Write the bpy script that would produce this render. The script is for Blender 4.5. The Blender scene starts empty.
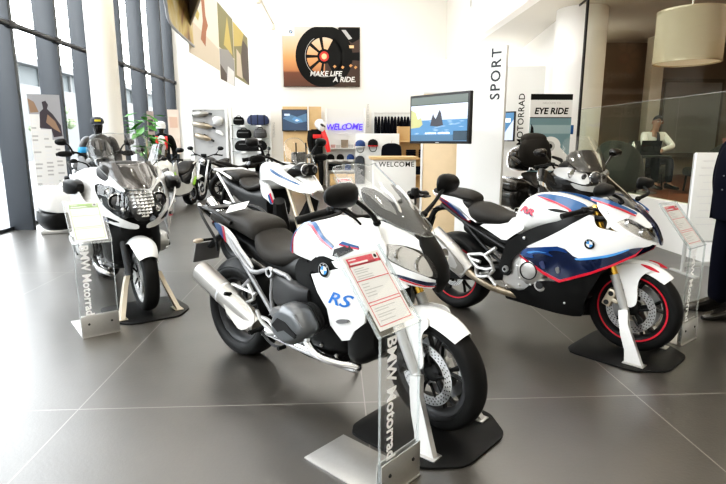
import bpy, bmesh, math, random
import numpy as np
from math import sin, cos, pi, radians, sqrt, atan2
from mathutils import Vector, Matrix
from mathutils.geometry import delaunay_2d_cdt

random.seed(7)
SC = bpy.context.scene
COL = SC.collection

# ------------------------------------------------------------------ materials
MATS = {}
def mat(name, col, rough=0.5, metal=0.0, coat=0.0, spec=0.5, emit=None, estr=0.0, noise=0.0, nscale=20.0, bump=0.0, bscale=200.0):
    m = bpy.data.materials.new(name); m.use_nodes = True
    nt = m.node_tree; b = nt.nodes['Principled BSDF']
    b.inputs['Base Color'].default_value = (*col, 1)
    b.inputs['Roughness'].default_value = rough
    b.inputs['Metallic'].default_value = metal
    b.inputs['Coat Weight'].default_value = coat
    b.inputs['Coat Roughness'].default_value = 0.04
    b.inputs['Specular IOR Level'].default_value = spec
    if emit is not None:
        b.inputs['Emission Color'].default_value = (*emit, 1)
        b.inputs['Emission Strength'].default_value = estr
    tc = None
    if noise or bump:
        tc = nt.nodes.new('ShaderNodeTexCoord')
    if noise:
        n = nt.nodes.new('ShaderNodeTexNoise'); n.inputs['Scale'].default_value = nscale; n.inputs['Detail'].default_value = 5
        r = nt.nodes.new('ShaderNodeMapRange'); r.inputs['To Min'].default_value = 1 - noise; r.inputs['To Max'].default_value = 1 + noise
        mx = nt.nodes.new('ShaderNodeMix'); mx.data_type = 'RGBA'; mx.blend_type = 'MULTIPLY'
        mx.inputs['Factor'].default_value = 1
        nt.links.new(tc.outputs['Object'], n.inputs['Vector']); nt.links.new(n.outputs['Fac'], r.inputs['Value'])
        mx.inputs['A'].default_value = (*col, 1); nt.links.new(r.outputs['Result'], mx.inputs['B'])
        nt.links.new(mx.outputs['Result'], b.inputs['Base Color'])
    if bump:
        n2 = nt.nodes.new('ShaderNodeTexNoise'); n2.inputs['Scale'].default_value = bscale
        bp = nt.nodes.new('ShaderNodeBump'); bp.inputs['Strength'].default_value = bump; bp.inputs['Distance'].default_value = 0.002
        nt.links.new(tc.outputs['Object'], n2.inputs['Vector']); nt.links.new(n2.outputs['Fac'], bp.inputs['Height'])
        nt.links.new(bp.outputs['Normal'], b.inputs['Normal'])
    MATS[name] = m
    return m

def glass(name, tint=(1, 1, 1), refl=0.5, rough=0.02, haze=0.0, hazecol=(.8, .8, .8)):
    """thin clear sheet: transparent plus a fresnel reflection, optionally a little milky"""
    m = bpy.data.materials.new(name); m.use_nodes = True
    nt = m.node_tree; nt.nodes.clear()
    out = nt.nodes.new('ShaderNodeOutputMaterial'); tr = nt.nodes.new('ShaderNodeBsdfTransparent')
    gl = nt.nodes.new('ShaderNodeBsdfGlossy'); lw = nt.nodes.new('ShaderNodeLayerWeight'); lw.inputs['Blend'].default_value = .5; mx = nt.nodes.new('ShaderNodeMixShader')
    pw = nt.nodes.new('ShaderNodeMath'); pw.operation = 'POWER'; pw.inputs[1].default_value = 5      # Schlick, the same from both sides of a sheet
    ma = nt.nodes.new('ShaderNodeMath'); ma.operation = 'MULTIPLY_ADD'; ma.inputs[1].default_value = .92 * refl * 2; ma.inputs[2].default_value = .08 * refl * 2; ma.use_clamp = True
    tr.inputs['Color'].default_value = (*tint, 1); gl.inputs['Roughness'].default_value = rough
    nt.links.new(lw.outputs['Facing'], pw.inputs[0]); nt.links.new(pw.outputs[0], ma.inputs[0]); nt.links.new(ma.outputs[0], mx.inputs[0])
    nt.links.new(tr.outputs[0], mx.inputs[1]); nt.links.new(gl.outputs[0], mx.inputs[2])
    last = mx
    if haze:
        d = nt.nodes.new('ShaderNodeBsdfDiffuse'); d.inputs['Color'].default_value = (*hazecol, 1)
        m2 = nt.nodes.new('ShaderNodeMixShader'); m2.inputs[0].default_value = haze
        nt.links.new(mx.outputs[0], m2.inputs[1]); nt.links.new(d.outputs[0], m2.inputs[2]); last = m2
    nt.links.new(last.outputs[0], out.inputs['Surface'])
    MATS[name] = m
    return m

mat('white_paint', (.80, .80, .79), .22, 0, .9)
mat('cream_paint', (.80, .79, .75), .22, 0, .9)
mat('black_paint', (.008, .007, .006), .22, 0, .45, .35)
mat('brown_black', (.016, .013, .010), .18, 0, .5, .4)
mat('blue_paint', (.006, .045, .20), .2, .25, 1)
mat('dark_blue', (.006, .014, .05), .2, .2, 1)
mat('blue_decal', (.006, .07, .21), .3, 0, .6)
mat('light_blue', (.05, .25, .62), .3, 0, .6)
mat('red_decal', (.50, .010, .03), .3, 0, .6)
mat('black_plastic', (.009, .009, .009), .42, spec=.18, bump=.25, bscale=900)
mat('satin_black', (.014, .014, .014), .34, spec=.18)
mat('dark_grey', (.035, .035, .036), .38, spec=.18)
mat('mid_grey', (.13, .13, .132), .42)
mat('engine_grey', (.05, .052, .054), .36, .5)
mat('rubber', (.009, .009, .009), .55, spec=.18, bump=.3, bscale=120)
mat('groove', (.004, .004, .004), .9)
mat('vinyl', (.026, .024, .022), .6, spec=.18, bump=.3, bscale=600)
mat('chrome', (.86, .86, .86), .08, 1)
mat('steel', (.36, .345, .32), .4, 1)
mat('titan', (.42, .36, .28), .34, 1)
mat('alu', (.70, .70, .70), .3, 1)
mat('brushed', (.52, .51, .49), .42, .9, noise=.06, nscale=60)
mat('silver_paint', (.44, .44, .43), .35, .4, .3)
mat('gold', (.75, .47, .10), .25, 1)
mat('cast', (.55, .54, .52), .4, .7)
mat('champagne', (.60, .53, .42), .35, .6)
mat('lens', (.55, .55, .55), .12, .8, 1)
mat('lens_dark', (.05, .05, .055), .06, .2, 1)
mat('lens_orange', (.55, .45, .35), .2)
mat('red_lens', (.25, .01, .01), .15, 0, 1)
mat('white_plastic', (.82, .82, .80), .4)
mat('white_wall', (.86, .85, .82), .75)
mat('paper', (.78, .77, .75), .7)
mat('print_grey', (.45, .44, .43), .7)
mat('print_red', (.62, .06, .09), .6)
mat('print_green', (.28, .45, .12), .6)
mat('print_black', (.009, .009, .009), .7, spec=.2)
mat('print_navy', (.03, .04, .10), .6)
mat('wood', (.58, .38, .18), .5, noise=.12, nscale=7)
mat('pale_wood', (.72, .54, .33), .5, noise=.08, nscale=7)
mat('floor_wood', (.20, .065, .028), .4, noise=.2, nscale=5)
mat('navy_cloth', (.007, .008, .013), .9, spec=.1, bump=.3, bscale=300)
mat('black_cloth', (.008, .008, .008), .8, spec=.15, bump=.3, bscale=300)
mat('suit', (.003, .0035, .009), .9, spec=.1)
mat('leather', (.035, .033, .032), .38, bump=.3, bscale=120)
mat('red_leather', (.62, .02, .02), .45)
mat('skin', (.42, .24, .18), .6)
mat('shirt', (.80, .80, .78), .8)
mat('hair', (.03, .022, .018), .7)
mat('mull', (.036, .040, .046), .45, .2)
mat('mull_dark', (.02, .02, .024), .4, .3)
mat('leaf', (.06, .24, .025), .5, noise=.4, nscale=6)
mat('lime', (.30, .62, .05), .4)
mat('neon', (.05, .03, .5), .4, emit=(.10, .05, .95), estr=1.0)
mat('sky_blue', (.03, .30, .62), .5)
mat('yellow', (.75, .62, .05), .5)
mat('panel_grey', (.42, .42, .42), .5, .2)
glass('screen_clear', (.95, .95, .94), .4, haze=.04, hazecol=(.9, .9, .88))
glass('screen_smoke', (.30, .29, .28), .7)
glass('acrylic', (.97, .98, .98), .25, haze=.03)
mat('silver_white', (.62, .62, .58), .25, .2, .7)
mat('reflector', (.55, .54, .52), .25, .9)
mat('blue_paint2', (.008, .05, .19), .25, .2, 1)
mat('shield', (.30, .285, .26), .5, .7)
glass('lens_clear', (.92, .92, .92), .35)
mat('letter_white', (.95, .95, .94), .5)
mat('rs_blue', (.012, .13, .48), .3, 0, .5)
mat('frame_grey', (.24, .24, .245), .35, .5)
mat('head_grey', (.11, .115, .12), .3, .6)
mat('smoke_grey', (.045, .040, .037), .12, 0, 1)
glass('rt_screen', (.80, .79, .78), .25)
glass('acrylic_edge', (.85, .88, .88), .4, haze=.16, hazecol=(.75, .77, .76))
glass('pane', (.97, .98, .98), .3)
glass('office_glass', (.80, .80, .72), .14)
glass('office_glass_low', (.76, .83, .72), .20, haze=.03, hazecol=(.55, .62, .52))

# ------------------------------------------------------------------ mesh kit
def chaikin(p, n=2, r=.22):
    p = [np.array(q, float) for q in p]
    for _ in range(n):
        o = []
        for i in range(len(p)):
            a, b = p[i], p[(i + 1) % len(p)]
            o.append(a * (1 - r) + b * r); o.append(a * r + b * (1 - r))
        p = o
    return [tuple(q) for q in p]

def catmull(pts, sub, closed=False):
    P = [np.array(p, float) for p in pts]; n = len(P); out = []
    if sub <= 1 or n < 3: return [tuple(p) for p in P]
    m = n if closed else n - 1
    for i in range(m):
        if closed: p0, p1, p2, p3 = P[(i - 1) % n], P[i], P[(i + 1) % n], P[(i + 2) % n]
        else:
            p1, p2 = P[i], P[i + 1]
            p0 = P[i - 1] if i > 0 else 2 * p1 - p2
            p3 = P[i + 2] if i + 2 < n else 2 * p2 - p1
        for k in range(sub):
            t = k / sub
            out.append(tuple(.5 * (2 * p1 + (p2 - p0) * t + (2 * p0 - 5 * p1 + 4 * p2 - p3) * t * t + (3 * p1 - p0 - 3 * p2 + p3) * t ** 3)))
    if not closed: out.append(tuple(P[-1]))
    return out

class Field:
    """thin-plate surface through control points (u, v, value)"""
    def __init__(s, pts):
        P = np.array(pts, float); s.c = P[:, :2]; n = len(P)
        K = s.k(s.c); A = np.zeros((n + 3, n + 3)); A[:n, :n] = K + 1e-5 * np.eye(n)
        A[:n, n] = 1; A[:n, n + 1:] = s.c; A[n, :n] = 1; A[n + 1:, :n] = s.c.T
        s.w = np.linalg.lstsq(A, np.concatenate([P[:, 2], np.zeros(3)]), rcond=None)[0]
    def k(s, q):
        r2 = ((q[:, None, :] - s.c[None]) ** 2).sum(-1)
        return np.where(r2 > 1e-12, r2 * np.log(r2 + 1e-12) * .5, 0)
    def __call__(s, u, v):
        q = np.array([[u, v]], float); n = len(s.c)
        return float(s.k(q)[0] @ s.w[:n] + s.w[n] + s.w[n + 1] * u + s.w[n + 2] * v)

class MB:
    def __init__(s): s.v = []; s.f = []; s.m = []; s.mats = []
    def mi(s, m):
        m = MATS[m] if isinstance(m, str) else m
        if m not in s.mats: s.mats.append(m)
        return s.mats.index(m)
    def add(s, vs, fs, m, T=None):
        o = len(s.v); k = s.mi(m)
        for p in vs:
            p = Vector(p); s.v.append(tuple(T @ p) if T is not None else tuple(p))
        for f in fs: s.f.append([i + o for i in f]); s.m.append(k)
        return s
    def apply(s, T):
        s.v = [tuple(T @ Vector(p)) for p in s.v]; return s
    def mirror_y(s):
        s.v = [(x, -y, z) for x, y, z in s.v]; s.f = [f[::-1] for f in s.f]; return s
    # ---- shapes
    def box(s, c, d, m, bev=0.0, T=None, seg=2):
        bm = bmesh.new(); bmesh.ops.create_cube(bm, size=1)
        for v in bm.verts: v.co = Vector((v.co.x * d[0], v.co.y * d[1], v.co.z * d[2]))
        if bev: bmesh.ops.bevel(bm, geom=bm.edges[:], offset=bev, segments=seg, profile=.5, affect='EDGES')
        M = Matrix.Translation(c)
        if T is not None: M = T @ M
        return s.bm(bm, m, M)
    def bm(s, bm, m, M=None):
        bm.verts.index_update()
        s.add([v.co for v in bm.verts], [[v.index for v in f.verts] for f in bm.faces], m, M); bm.free(); return s
    def tube(s, pts, r, m, n=8, sub=1, closed=False, cap=True, T=None, flat=1.0):
        """flat<1 squeezes the section along its second axis"""
        pts = catmull(pts, sub, closed); N = len(pts)
        if isinstance(r, (int, float)): R = [r] * N
        else:
            R = list(np.interp(np.linspace(0, 1, N), np.linspace(0, 1, len(r)), r))
        P = [Vector(p) for p in pts]; vs = []; fs = []
        nrm = None
        for i in range(N):
            a = P[(i - 1) % N] if (closed or i > 0) else P[i]; b = P[(i + 1) % N] if (closed or i < N - 1) else P[i]
            t = (b - a).normalized()
            if nrm is None:
                up = Vector((0, 0, 1)) if abs(t.z) < .9 else Vector((1, 0, 0)); nrm = t.cross(up).normalized()
            else:
                nrm = (nrm - t * nrm.dot(t)).normalized()
            bi = t.cross(nrm)
            for k in range(n):
                an = 2 * pi * k / n; vs.append(P[i] + nrm * (cos(an) * R[i]) + bi * (sin(an) * R[i] * flat))
        for i in range(N if closed else N - 1):
            j = (i + 1) % N
            for k in range(n): fs.append([i * n + k, i * n + (k + 1) % n, j * n + (k + 1) % n, j * n + k])
        if cap and not closed: fs.append(list(range(n))[::-1]); fs.append([(N - 1) * n + k for k in range(n)])
        return s.add(vs, fs, m, T)
    def lathe(s, prof, m, c=(0, 0, 0), axis='z', n=24, closed=False, T=None, a0=0, a1=2 * pi, caps=False):
        """prof: list of (radius, height along axis)"""
        vs = []; fs = []; full = abs(a1 - a0 - 2 * pi) < 1e-6; K = len(prof); cnt = n if full else n + 1
        for i in range(cnt):
            a = a0 + (a1 - a0) * i / n; ca, sa = cos(a), sin(a)
            for r, h in prof:
                if axis == 'z': p = (r * ca, r * sa, h)
                elif axis == 'y': p = (r * ca, h, r * sa)
                else: p = (h, r * ca, r * sa)
                vs.append((p[0] + c[0], p[1] + c[1], p[2] + c[2]))
        for i in range(n):
            j = (i + 1) % cnt
            for k in range(K if closed else K - 1):
                l = (k + 1) % K; fs.append([i * K + k, j * K + k, j * K + l, i * K + l])
        if caps and full and not closed:
            fs.append([i * K for i in range(cnt)][::-1]); fs.append([i * K + K - 1 for i in range(cnt)])
        if not full and closed: fs.append(list(range(K))); fs.append([n * K + k for k in range(K)][::-1])
        return s.add(vs, fs, m, T)
    def loft(s, secs, m, us=3, vs_=2, cap=True, T=None):
        """skin closed loops"""
        L = [catmull(q, vs_, True) for q in secs]; n = len(L[0])
        cols = [catmull([q[k] for q in L], us) for k in range(n)]; N = len(cols[0])
        vs = [cols[k][i] for i in range(N) for k in range(n)]; fs = []
        for i in range(N - 1):
            for k in range(n): fs.append([i * n + k, i * n + (k + 1) % n, (i + 1) * n + (k + 1) % n, (i + 1) * n + k])
        if cap: fs.append(list(range(n))[::-1]); fs.append([(N - 1) * n + k for k in range(n)])
        return s.add(vs, fs, m, T)
    def ball(s, c, r, m, seg=12, rings=8, T=None):
        r = (r, r, r) if isinstance(r, (int, float)) else r
        bm = bmesh.new(); bmesh.ops.create_uvsphere(bm, u_segments=seg, v_segments=rings, radius=1)
        for v in bm.verts: v.co = Vector((v.co.x * r[0] , v.co.y * r[1], v.co.z * r[2]))
        M = Matrix.Translation(c)
        return s.bm(bm, m, M if T is None else T @ M)
    def prism(s, outl, h0, h1, m, axis='y', T=None, bev=0.0):
        """extrude a 2d outline; axis y: outline is (x,z); z: (x,y); x: (y,z)"""
        mp = {'y': lambda a, b, h: (a, h, b), 'z': lambda a, b, h: (a, b, h), 'x': lambda a, b, h: (h, a, b)}[axis]
        if bev:
            bm = bmesh.new(); va = [bm.verts.new(mp(a, b, h0)) for a, b in outl]; vb = [bm.verts.new(mp(a, b, h1)) for a, b in outl]
            n = len(outl); bm.faces.new(va); bm.faces.new(vb[::-1])
            for i in range(n): bm.faces.new((va[i], vb[i], vb[(i + 1) % n], va[(i + 1) % n]))
            bmesh.ops.recalc_face_normals(bm, faces=bm.faces[:])
            ed = [e for e in bm.edges if (e.verts[0] in va) == (e.verts[1] in va)]
            bmesh.ops.bevel(bm, geom=ed, offset=bev, segments=2, profile=.5, affect='EDGES', clamp_overlap=True)
            return s.bm(bm, m, T)
        n = len(outl); vs = [mp(a, b, h0) for a, b in outl] + [mp(a, b, h1) for a, b in outl]
        fs = [list(range(n)), list(range(2 * n - 1, n - 1, -1))] + [[i, i + n, (i + 1) % n + n, (i + 1) % n] for i in range(n)]
        return s.add(vs, fs, m, T)
    def panel(s, outl, fld, m, th=.006, axis='y', side=1, step=.03, round_=2, off=0.0, T=None, sheet=False):
        """bulged sheet: outline in (x,z) with y=side*fld (axis y) or in (y,z) with x=fld (axis x) or (x,y) with z=fld"""
        if round_: outl = chaikin(outl, round_)
        pts = []
        n = len(outl)
        for i in range(n):                      # resample long edges
            a = np.array(outl[i]); b = np.array(outl[(i + 1) % n]); k = max(1, int(np.linalg.norm(b - a) / step))
            for j in range(k): pts.append(tuple(a + (b - a) * j / k))
        P = pts; n = len(P)
        A = np.array(P); mn = A.min(0); mx = A.max(0); ins = []
        for x in np.arange(mn[0] + step * .5, mx[0], step):
            for z in np.arange(mn[1] + step * .5, mx[1], step):
                c = False
                for i in range(n):
                    (x1, z1), (x2, z2) = P[i], P[i - 1]
                    if (z1 > z) != (z2 > z) and x < (x2 - x1) * (z - z1) / (z2 - z1) + x1: c = not c
                if c and min((A[:, 0] - x) ** 2 + (A[:, 1] - z) ** 2) > (step * .45) ** 2: ins.append((x, z))
        r = delaunay_2d_cdt([Vector(p) for p in P + ins], [(i, (i + 1) % n) for i in range(n)], [list(range(n))], 1, 1e-6)
        V2, F2 = r[0], r[2]
        def mp(a, b, d):
            h = fld(a, b) + off + d
            return {'y': (a, side * h, b), 'x': (h, a, b), 'z': (a, b, h)}[axis]
        N = len(V2)
        top = [mp(p.x, p.y, 0) for p in V2]
        if sheet:
            return s.add(top, [list(f) for f in F2], m, T)
        bot = [mp(p.x, p.y, -th) for p in V2]
        fs = [list(f) for f in F2] + [[i + N for i in f][::-1] for f in F2]
        ec = {}
        for f in F2:
            for i in range(len(f)):
                e = (f[i], f[(i + 1) % len(f)]); ec[e] = 1
        for (a, b) in list(ec):
            if (b, a) not in ec: fs.append([b, a, a + N, b + N])
        return s.add(top + bot, fs, m, T)
    def text(s, txt, size, m, mp, bold=0.0, shear=0.0, align='CENTER', spacing=1.0):
        """mp maps (u,v) in metres to 3d"""
        cu = bpy.data.curves.new('t', 'FONT'); cu.body = txt; cu.size = size; cu.align_x = align; cu.align_y = 'CENTER'
        cu.offset = bold; cu.shear = shear; cu.space_character = spacing; cu.resolution_u = 3; cu.fill_mode = 'FRONT'
        ob = bpy.data.objects.new('t', cu); COL.objects.link(ob)
        bpy.context.view_layer.update()
        dg = bpy.context.evaluated_depsgraph_get(); ev = ob.evaluated_get(dg); me = ev.to_mesh()
        vs = [mp(v.co.x, v.co.y) for v in me.vertices]; fs = [list(p.vertices) for p in me.polygons]
        ev.to_mesh_clear(); bpy.data.objects.remove(ob); bpy.data.curves.remove(cu)
        return s.add(vs, fs, m)
    def build(s, name, parent=None, ang=38, fix=True, loc=None, rz=0.0, flat=False):
        me = bpy.data.meshes.new(name); me.from_pydata(s.v, [], s.f)
        for m in s.mats: me.materials.append(m)
        me.polygons.foreach_set('material_index', s.m)
        if fix:
            bm = bmesh.new(); bm.from_mesh(me); bmesh.ops.recalc_face_normals(bm, faces=bm.faces[:]); bm.to_mesh(me); bm.free()
        if not flat:
            me.polygons.foreach_set('use_smooth', [True] * len(me.polygons)); me.set_sharp_from_angle(angle=radians(ang))
        me.update()
        o = bpy.data.objects.new(name, me); COL.objects.link(o)
        if parent is not None: o.parent = parent
        if loc is not None: o.location = loc
        o.rotation_euler = (0, 0, rz)
        return o

def tag(o, label, cat, group=None):
    o['label'] = label; o['category'] = cat
    if group: o['group'] = group
    return o
def thing(name, label, cat, loc=(0, 0, 0), rz=0.0, group=None):
    o = bpy.data.objects.new(name, None); COL.objects.link(o); o.empty_display_size = .1
    o.location = loc; o.rotation_euler = (0, 0, rz)
    return tag(o, label, cat, group)
def struct(name, mb, label=None, **k):
    o = mb.build(name, **k); o['kind'] = 'structure'
    if label: o['label'] = label
    return o
def lab(o, t): o['label'] = t; return o
def dup(o, parent=None, loc=None, rz=None):
    c = o.copy(); COL.objects.link(c)
    if parent is not None: c.parent = parent
    for ch in o.children: dup(ch, c)
    if loc is not None: c.location = loc
    if rz is not None: c.rotation_euler = (0, 0, rz)
    return c

def ring(x, hw, z0, z1, p=2.6, n=16, yc=0.0, wt=1.0, wb=1.0):
    """superellipse loop in a plane of constant x; wt/wb scale the width at top and bottom"""
    zc, hh = (z0 + z1) / 2, (z1 - z0) / 2; o = []
    for k in range(n):
        a = 2 * pi * k / n; c, s_ = cos(a), sin(a)
        y = math.copysign(abs(c) ** (2 / p), c); z = math.copysign(abs(s_) ** (2 / p), s_)
        w = 1 + (wt - 1) * max(0, z) + (wb - 1) * max(0, -z)
        o.append((x, yc + hw * w * y, zc + hh * z))
    return o
def rot_about(axis_pt, axis_dir, ang):
    return Matrix.Translation(axis_pt) @ Matrix.Rotation(ang, 4, Vector(axis_dir)) @ Matrix.Translation(-Vector(axis_pt))
def circ(cx, cz, r, n=20): return [(cx + r * cos(2 * pi * k / n), cz + r * sin(2 * pi * k / n)) for k in range(n)]
# ------------------------------------------------------------------ parts shared by the motorcycles
def roundel(mb, c, u, v, r, n=None):
    """round badge: silver rim, black ring, blue and white quarters"""
    u = Vector(u).normalized(); v = Vector(v).normalized(); nn = u.cross(v).normalized() if n is None else Vector(n); c = Vector(c)
    P = lambda a, b, h: c + u * a + v * b + nn * h
    def disc(rr, h, m, a0=0, a1=2 * pi, k=24):
        vs = [P(0, 0, h)] + [P(rr * cos(a0 + (a1 - a0) * i / k), rr * sin(a0 + (a1 - a0) * i / k), h) for i in range(k + 1)]
        mb.add(vs, [[0, i + 1, i + 2] for i in range(k)], m)
    disc(r, .001, 'alu'); disc(r * .95, .0016, 'print_black')
    for q in range(4): disc(r * .58, .0022, 'light_blue' if q % 2 == 1 else 'white_plastic', q * pi / 2, (q + 1) * pi / 2, 8)
    for ch, a in (('B', 135), ('M', 90), ('W', 45)):
        a = radians(a); t = a - pi / 2
        mb.text(ch, r * .36, 'white_plastic', lambda x, y: P(r * .76 * cos(a) + x * cos(t) - y * sin(t), r * .76 * sin(a) + x * sin(t) + y * cos(t), .0024), bold=.0)

def wheel(root, name, x, z, R, w, T=None, rimm='satin_black', stripe=None, discs=(1,), spokes=5, rimr=.222, detail=True, disc_r=.16):
    c = (x, 0, z); h = w / 2; mb = MB()
    pr = [(rimr, -h * .62), (rimr + .012, -h * .80), (R - .062, -h * .97), (R - .04, -h), (R - .024, -h * .93), (R - .011, -h * .72), (R - .003, -h * .40), (R, 0)]
    pr = pr + [(r, -y) for r, y in pr[-2::-1]]
    mb.lathe(pr, 'rubber', c, 'y', 64, closed=True)
    if detail:                                                     # slanting tread sipes, a hair above the crown
        for i in range(26):
            a = 2 * pi * i / 26
            for sd in (-1, 1):
                vs = []
                for k in range(5):
                    t = k / 4; yy = sd * h * (.12 + .70 * t); rr = np.interp(abs(yy), [0, h * .4, h * .72, h * .93], [R, R - .003, R - .011, R - .024]) + .0008
                    aa = a + (.5 if sd > 0 else .5 + pi / 26) * .3 + .22 * t; wd = .010 * (1 - .5 * t)
                    for s_ in (-1, 1): vs.append((x + rr * cos(aa + s_ * wd), yy, z + rr * sin(aa + s_ * wd)))
                mb.add(vs, [[2 * k, 2 * k + 1, 2 * k + 3, 2 * k + 2] for k in range(4)], 'groove')
    if T is not None: mb.apply(T)
    tyre = mb.build(name, root)
    mb = MB()
    rp = [(rimr + .006, -h * .66), (rimr + .006, -h * .58), (rimr - .012, -h * .5), (rimr - .026, -h * .2), (rimr - .026, h * .2), (rimr - .012, h * .5), (rimr + .006, h * .58), (rimr + .006, h * .66), (rimr - .006, h * .66), (rimr - .02, h * .52), (rimr - .034, h * .2), (rimr - .034, -h * .2), (rimr - .02, -h * .52), (rimr - .006, -h * .66)]
    mb.lathe(rp, rimm, c, 'y', 48, closed=True)
    mb.lathe([(.0, -h * .55), (.026, -h * .55), (.034, -h * .5), (.05, -h * .35), (.05, h * .35), (.034, h * .5), (.026, h * .55), (0, h * .55)], rimm, c, 'y', 20)
    for i in range(spokes):
        for sd in (-1, 1):
            a = 2 * pi * i / spokes + .25; b = a + sd * .20; g = a + sd * .06
            p0 = (x + .04 * cos(g), 0, z + .04 * sin(g)); p1 = (x + .12 * cos(a + sd * .10), 0, z + .12 * sin(a + sd * .10)); p2 = (x + (rimr - .03) * cos(b), 0, z + (rimr - .03) * sin(b))
            mb.tube([p0, p1, p2], [.016, .012, .013], rimm, 6, 3, flat=.9)
    if stripe:
        for sd in (-1, 1):
            mb.lathe([(rimr + .0065, sd * h * .675), (rimr - .006, sd * h * .675), (rimr - .006, sd * (h * .675 + .0012)), (rimr + .0065, sd * (h * .675 + .0012))], stripe, c, 'y', 48, closed=True)
    if T is not None: mb.apply(T)
    mb.build('rim', tyre)
    for sd in discs:
        mb = MB(); yy = sd * h * .92
        ri, ro = disc_r * .70, disc_r
        mb.lathe([(ri, yy - .0025), (ro, yy - .0025), (ro, yy + .0025), (ri, yy + .0025)], 'alu', c, 'y', 48, closed=True)
        if detail:
            for k in range(36):
                a = 2 * pi * k / 36
                for j, rr in enumerate((ri + (ro - ri) * .25, ri + (ro - ri) * .52, ri + (ro - ri) * .8)):
                    a2 = a + j * .058; cx, cz = x + rr * cos(a2), z + rr * sin(a2)
                    mb.add([(cx + .0042 * cos(q * pi / 3), yy + sd * .0031, cz + .0042 * sin(q * pi / 3)) for q in range(6)], [list(range(6))], 'groove')
        for k in range(5):
            a = 2 * pi * k / 5
            mb.tube([(x + .05 * cos(a), yy * .8, z + .05 * sin(a)), (x + (ri + .006) * cos(a + .2), yy, z + (ri + .006) * sin(a + .2))], .008, 'satin_black', 6)
        if T is not None: mb.apply(T)
        mb.build('brake_disc', tyre)
    return tyre

def fork(root, x, z, top, y, T, lower='silver_paint', upper='gold', sd=1, r=.023, split=.48):
    """one telescopic leg from the axle to the upper clamp"""
    a = Vector((x - .02, sd * y, z)); b = Vector((top[0], sd * y, top[1])); m = a.lerp(b, split)
    mb = MB().tube([a - (b - a).normalized() * .03, a.lerp(b, .08), a.lerp(b, .2), m], [.022, .027, r + .001, r + .002], lower, 12, 2)
    mb.ball(a, (.03, .028, .034), lower)
    if T is not None: mb.apply(T)
    o = mb.build('fork_leg', root)
    mb = MB().tube([m - (b - a).normalized() * .01, b], r - .001 if upper == 'gold' else r - .004, upper, 12)
    if T is not None: mb.apply(T)
    mb.build('fork_tube', o)
    return o

def caliper(root, x, z, y, sd, T, m='satin_black', ang=2.6):
    mb = MB(); M = Matrix.Translation((x + .125 * cos(ang), sd * y, z + .125 * sin(ang))) @ Matrix.Rotation(-(ang - pi / 2), 4, 'Y')
    mb.box((0, 0, 0), (.13, .055, .062), m, .014, T=M)
    for k in (-.035, .035): mb.lathe([(0, 0), (.017, 0), (.017, .004), (0, .004)], 'dark_grey', (0, 0, 0), 'z', 12, T=M @ Matrix.Translation((k, sd * .028, 0)) @ Matrix.Rotation(-sd * pi / 2, 4, 'X'))
    mb.box((.0, 0, -.04), (.03, .05, .05), m, .008, T=M)
    if T is not None: mb.apply(T)
    return mb.build('brake_caliper', root)

def fender(root, x, z, R, w, a0, a1, m, T=None, name='front_fender', thick=.006, tail=0.0):
    """curved mudguard over the tyre, angles from +x towards the top"""
    secs = []; N = 14
    for i in range(N + 1):
        t = i / N; a = radians(a0 + (a1 - a0) * t); k = sin(pi * min(max(t, .02), .98)) ** .35; hw = w / 2 * (.55 + .45 * k); lp = []
        for q in range(9):
            f = -1 + 2 * q / 8; rr = R - .055 * abs(f) ** 2.2; lp.append((x + rr * cos(a), hw * f, z + rr * sin(a)))
        for q in range(9):
            f = 1 - 2 * q / 8; rr = R - thick - .055 * abs(f) ** 2.2; lp.append((x + rr * cos(a), (hw - .003) * f, z + rr * sin(a)))
        secs.append(lp)
    mb = MB().loft(secs, m, 1, 1)
    if T is not None: mb.apply(T)
    return mb, T

def handlebar(root, pts, grip_len, T, mirror=None, lever=True, r=.014):
    """tubular or clip-on bar with its two grips, levers and switch boxes"""
    mb = MB()
    full = [(x, -y, z) for x, y, z in pts[::-1]] + pts
    mb.tube(full, r, 'satin_black', 10, 3)
    for sd in (-1, 1):
        x, y, z = pts[-2]; mb.box((x, sd * (y - .03), z), (.05, .05, .045), 'black_plastic', .01)
    if T is not None: mb.apply(T)
    bar = mb.build('handlebar', root)
    for sd in (-1, 1):
        a = Vector((pts[-2][0], sd * pts[-2][1], pts[-2][2])); b = Vector((pts[-1][0], sd * pts[-1][1], pts[-1][2]))
        mb = MB().tube([a, a.lerp(b, .05), a.lerp(b, .1), b], [.026, .026, .0185, .019], 'rubber', 12); d = (b - a).normalized()
        mb.tube([b, b + d * .02], .021, 'satin_black', 12)
        if T is not None: mb.apply(T)
        mb.build('grip', bar)
        if lever:
            f = Vector((.06, 0, -.008))
            mb = MB().tube([a - d * .02, a - d * .02 + f * .8, a + d * .04 + f, b + f * .8 - d * .02], [.011, .011, .008, .007], 'satin_black', 8, 3, flat=.7)
            if T is not None: mb.apply(T)
            mb.build('lever', bar)
    return bar

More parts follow.
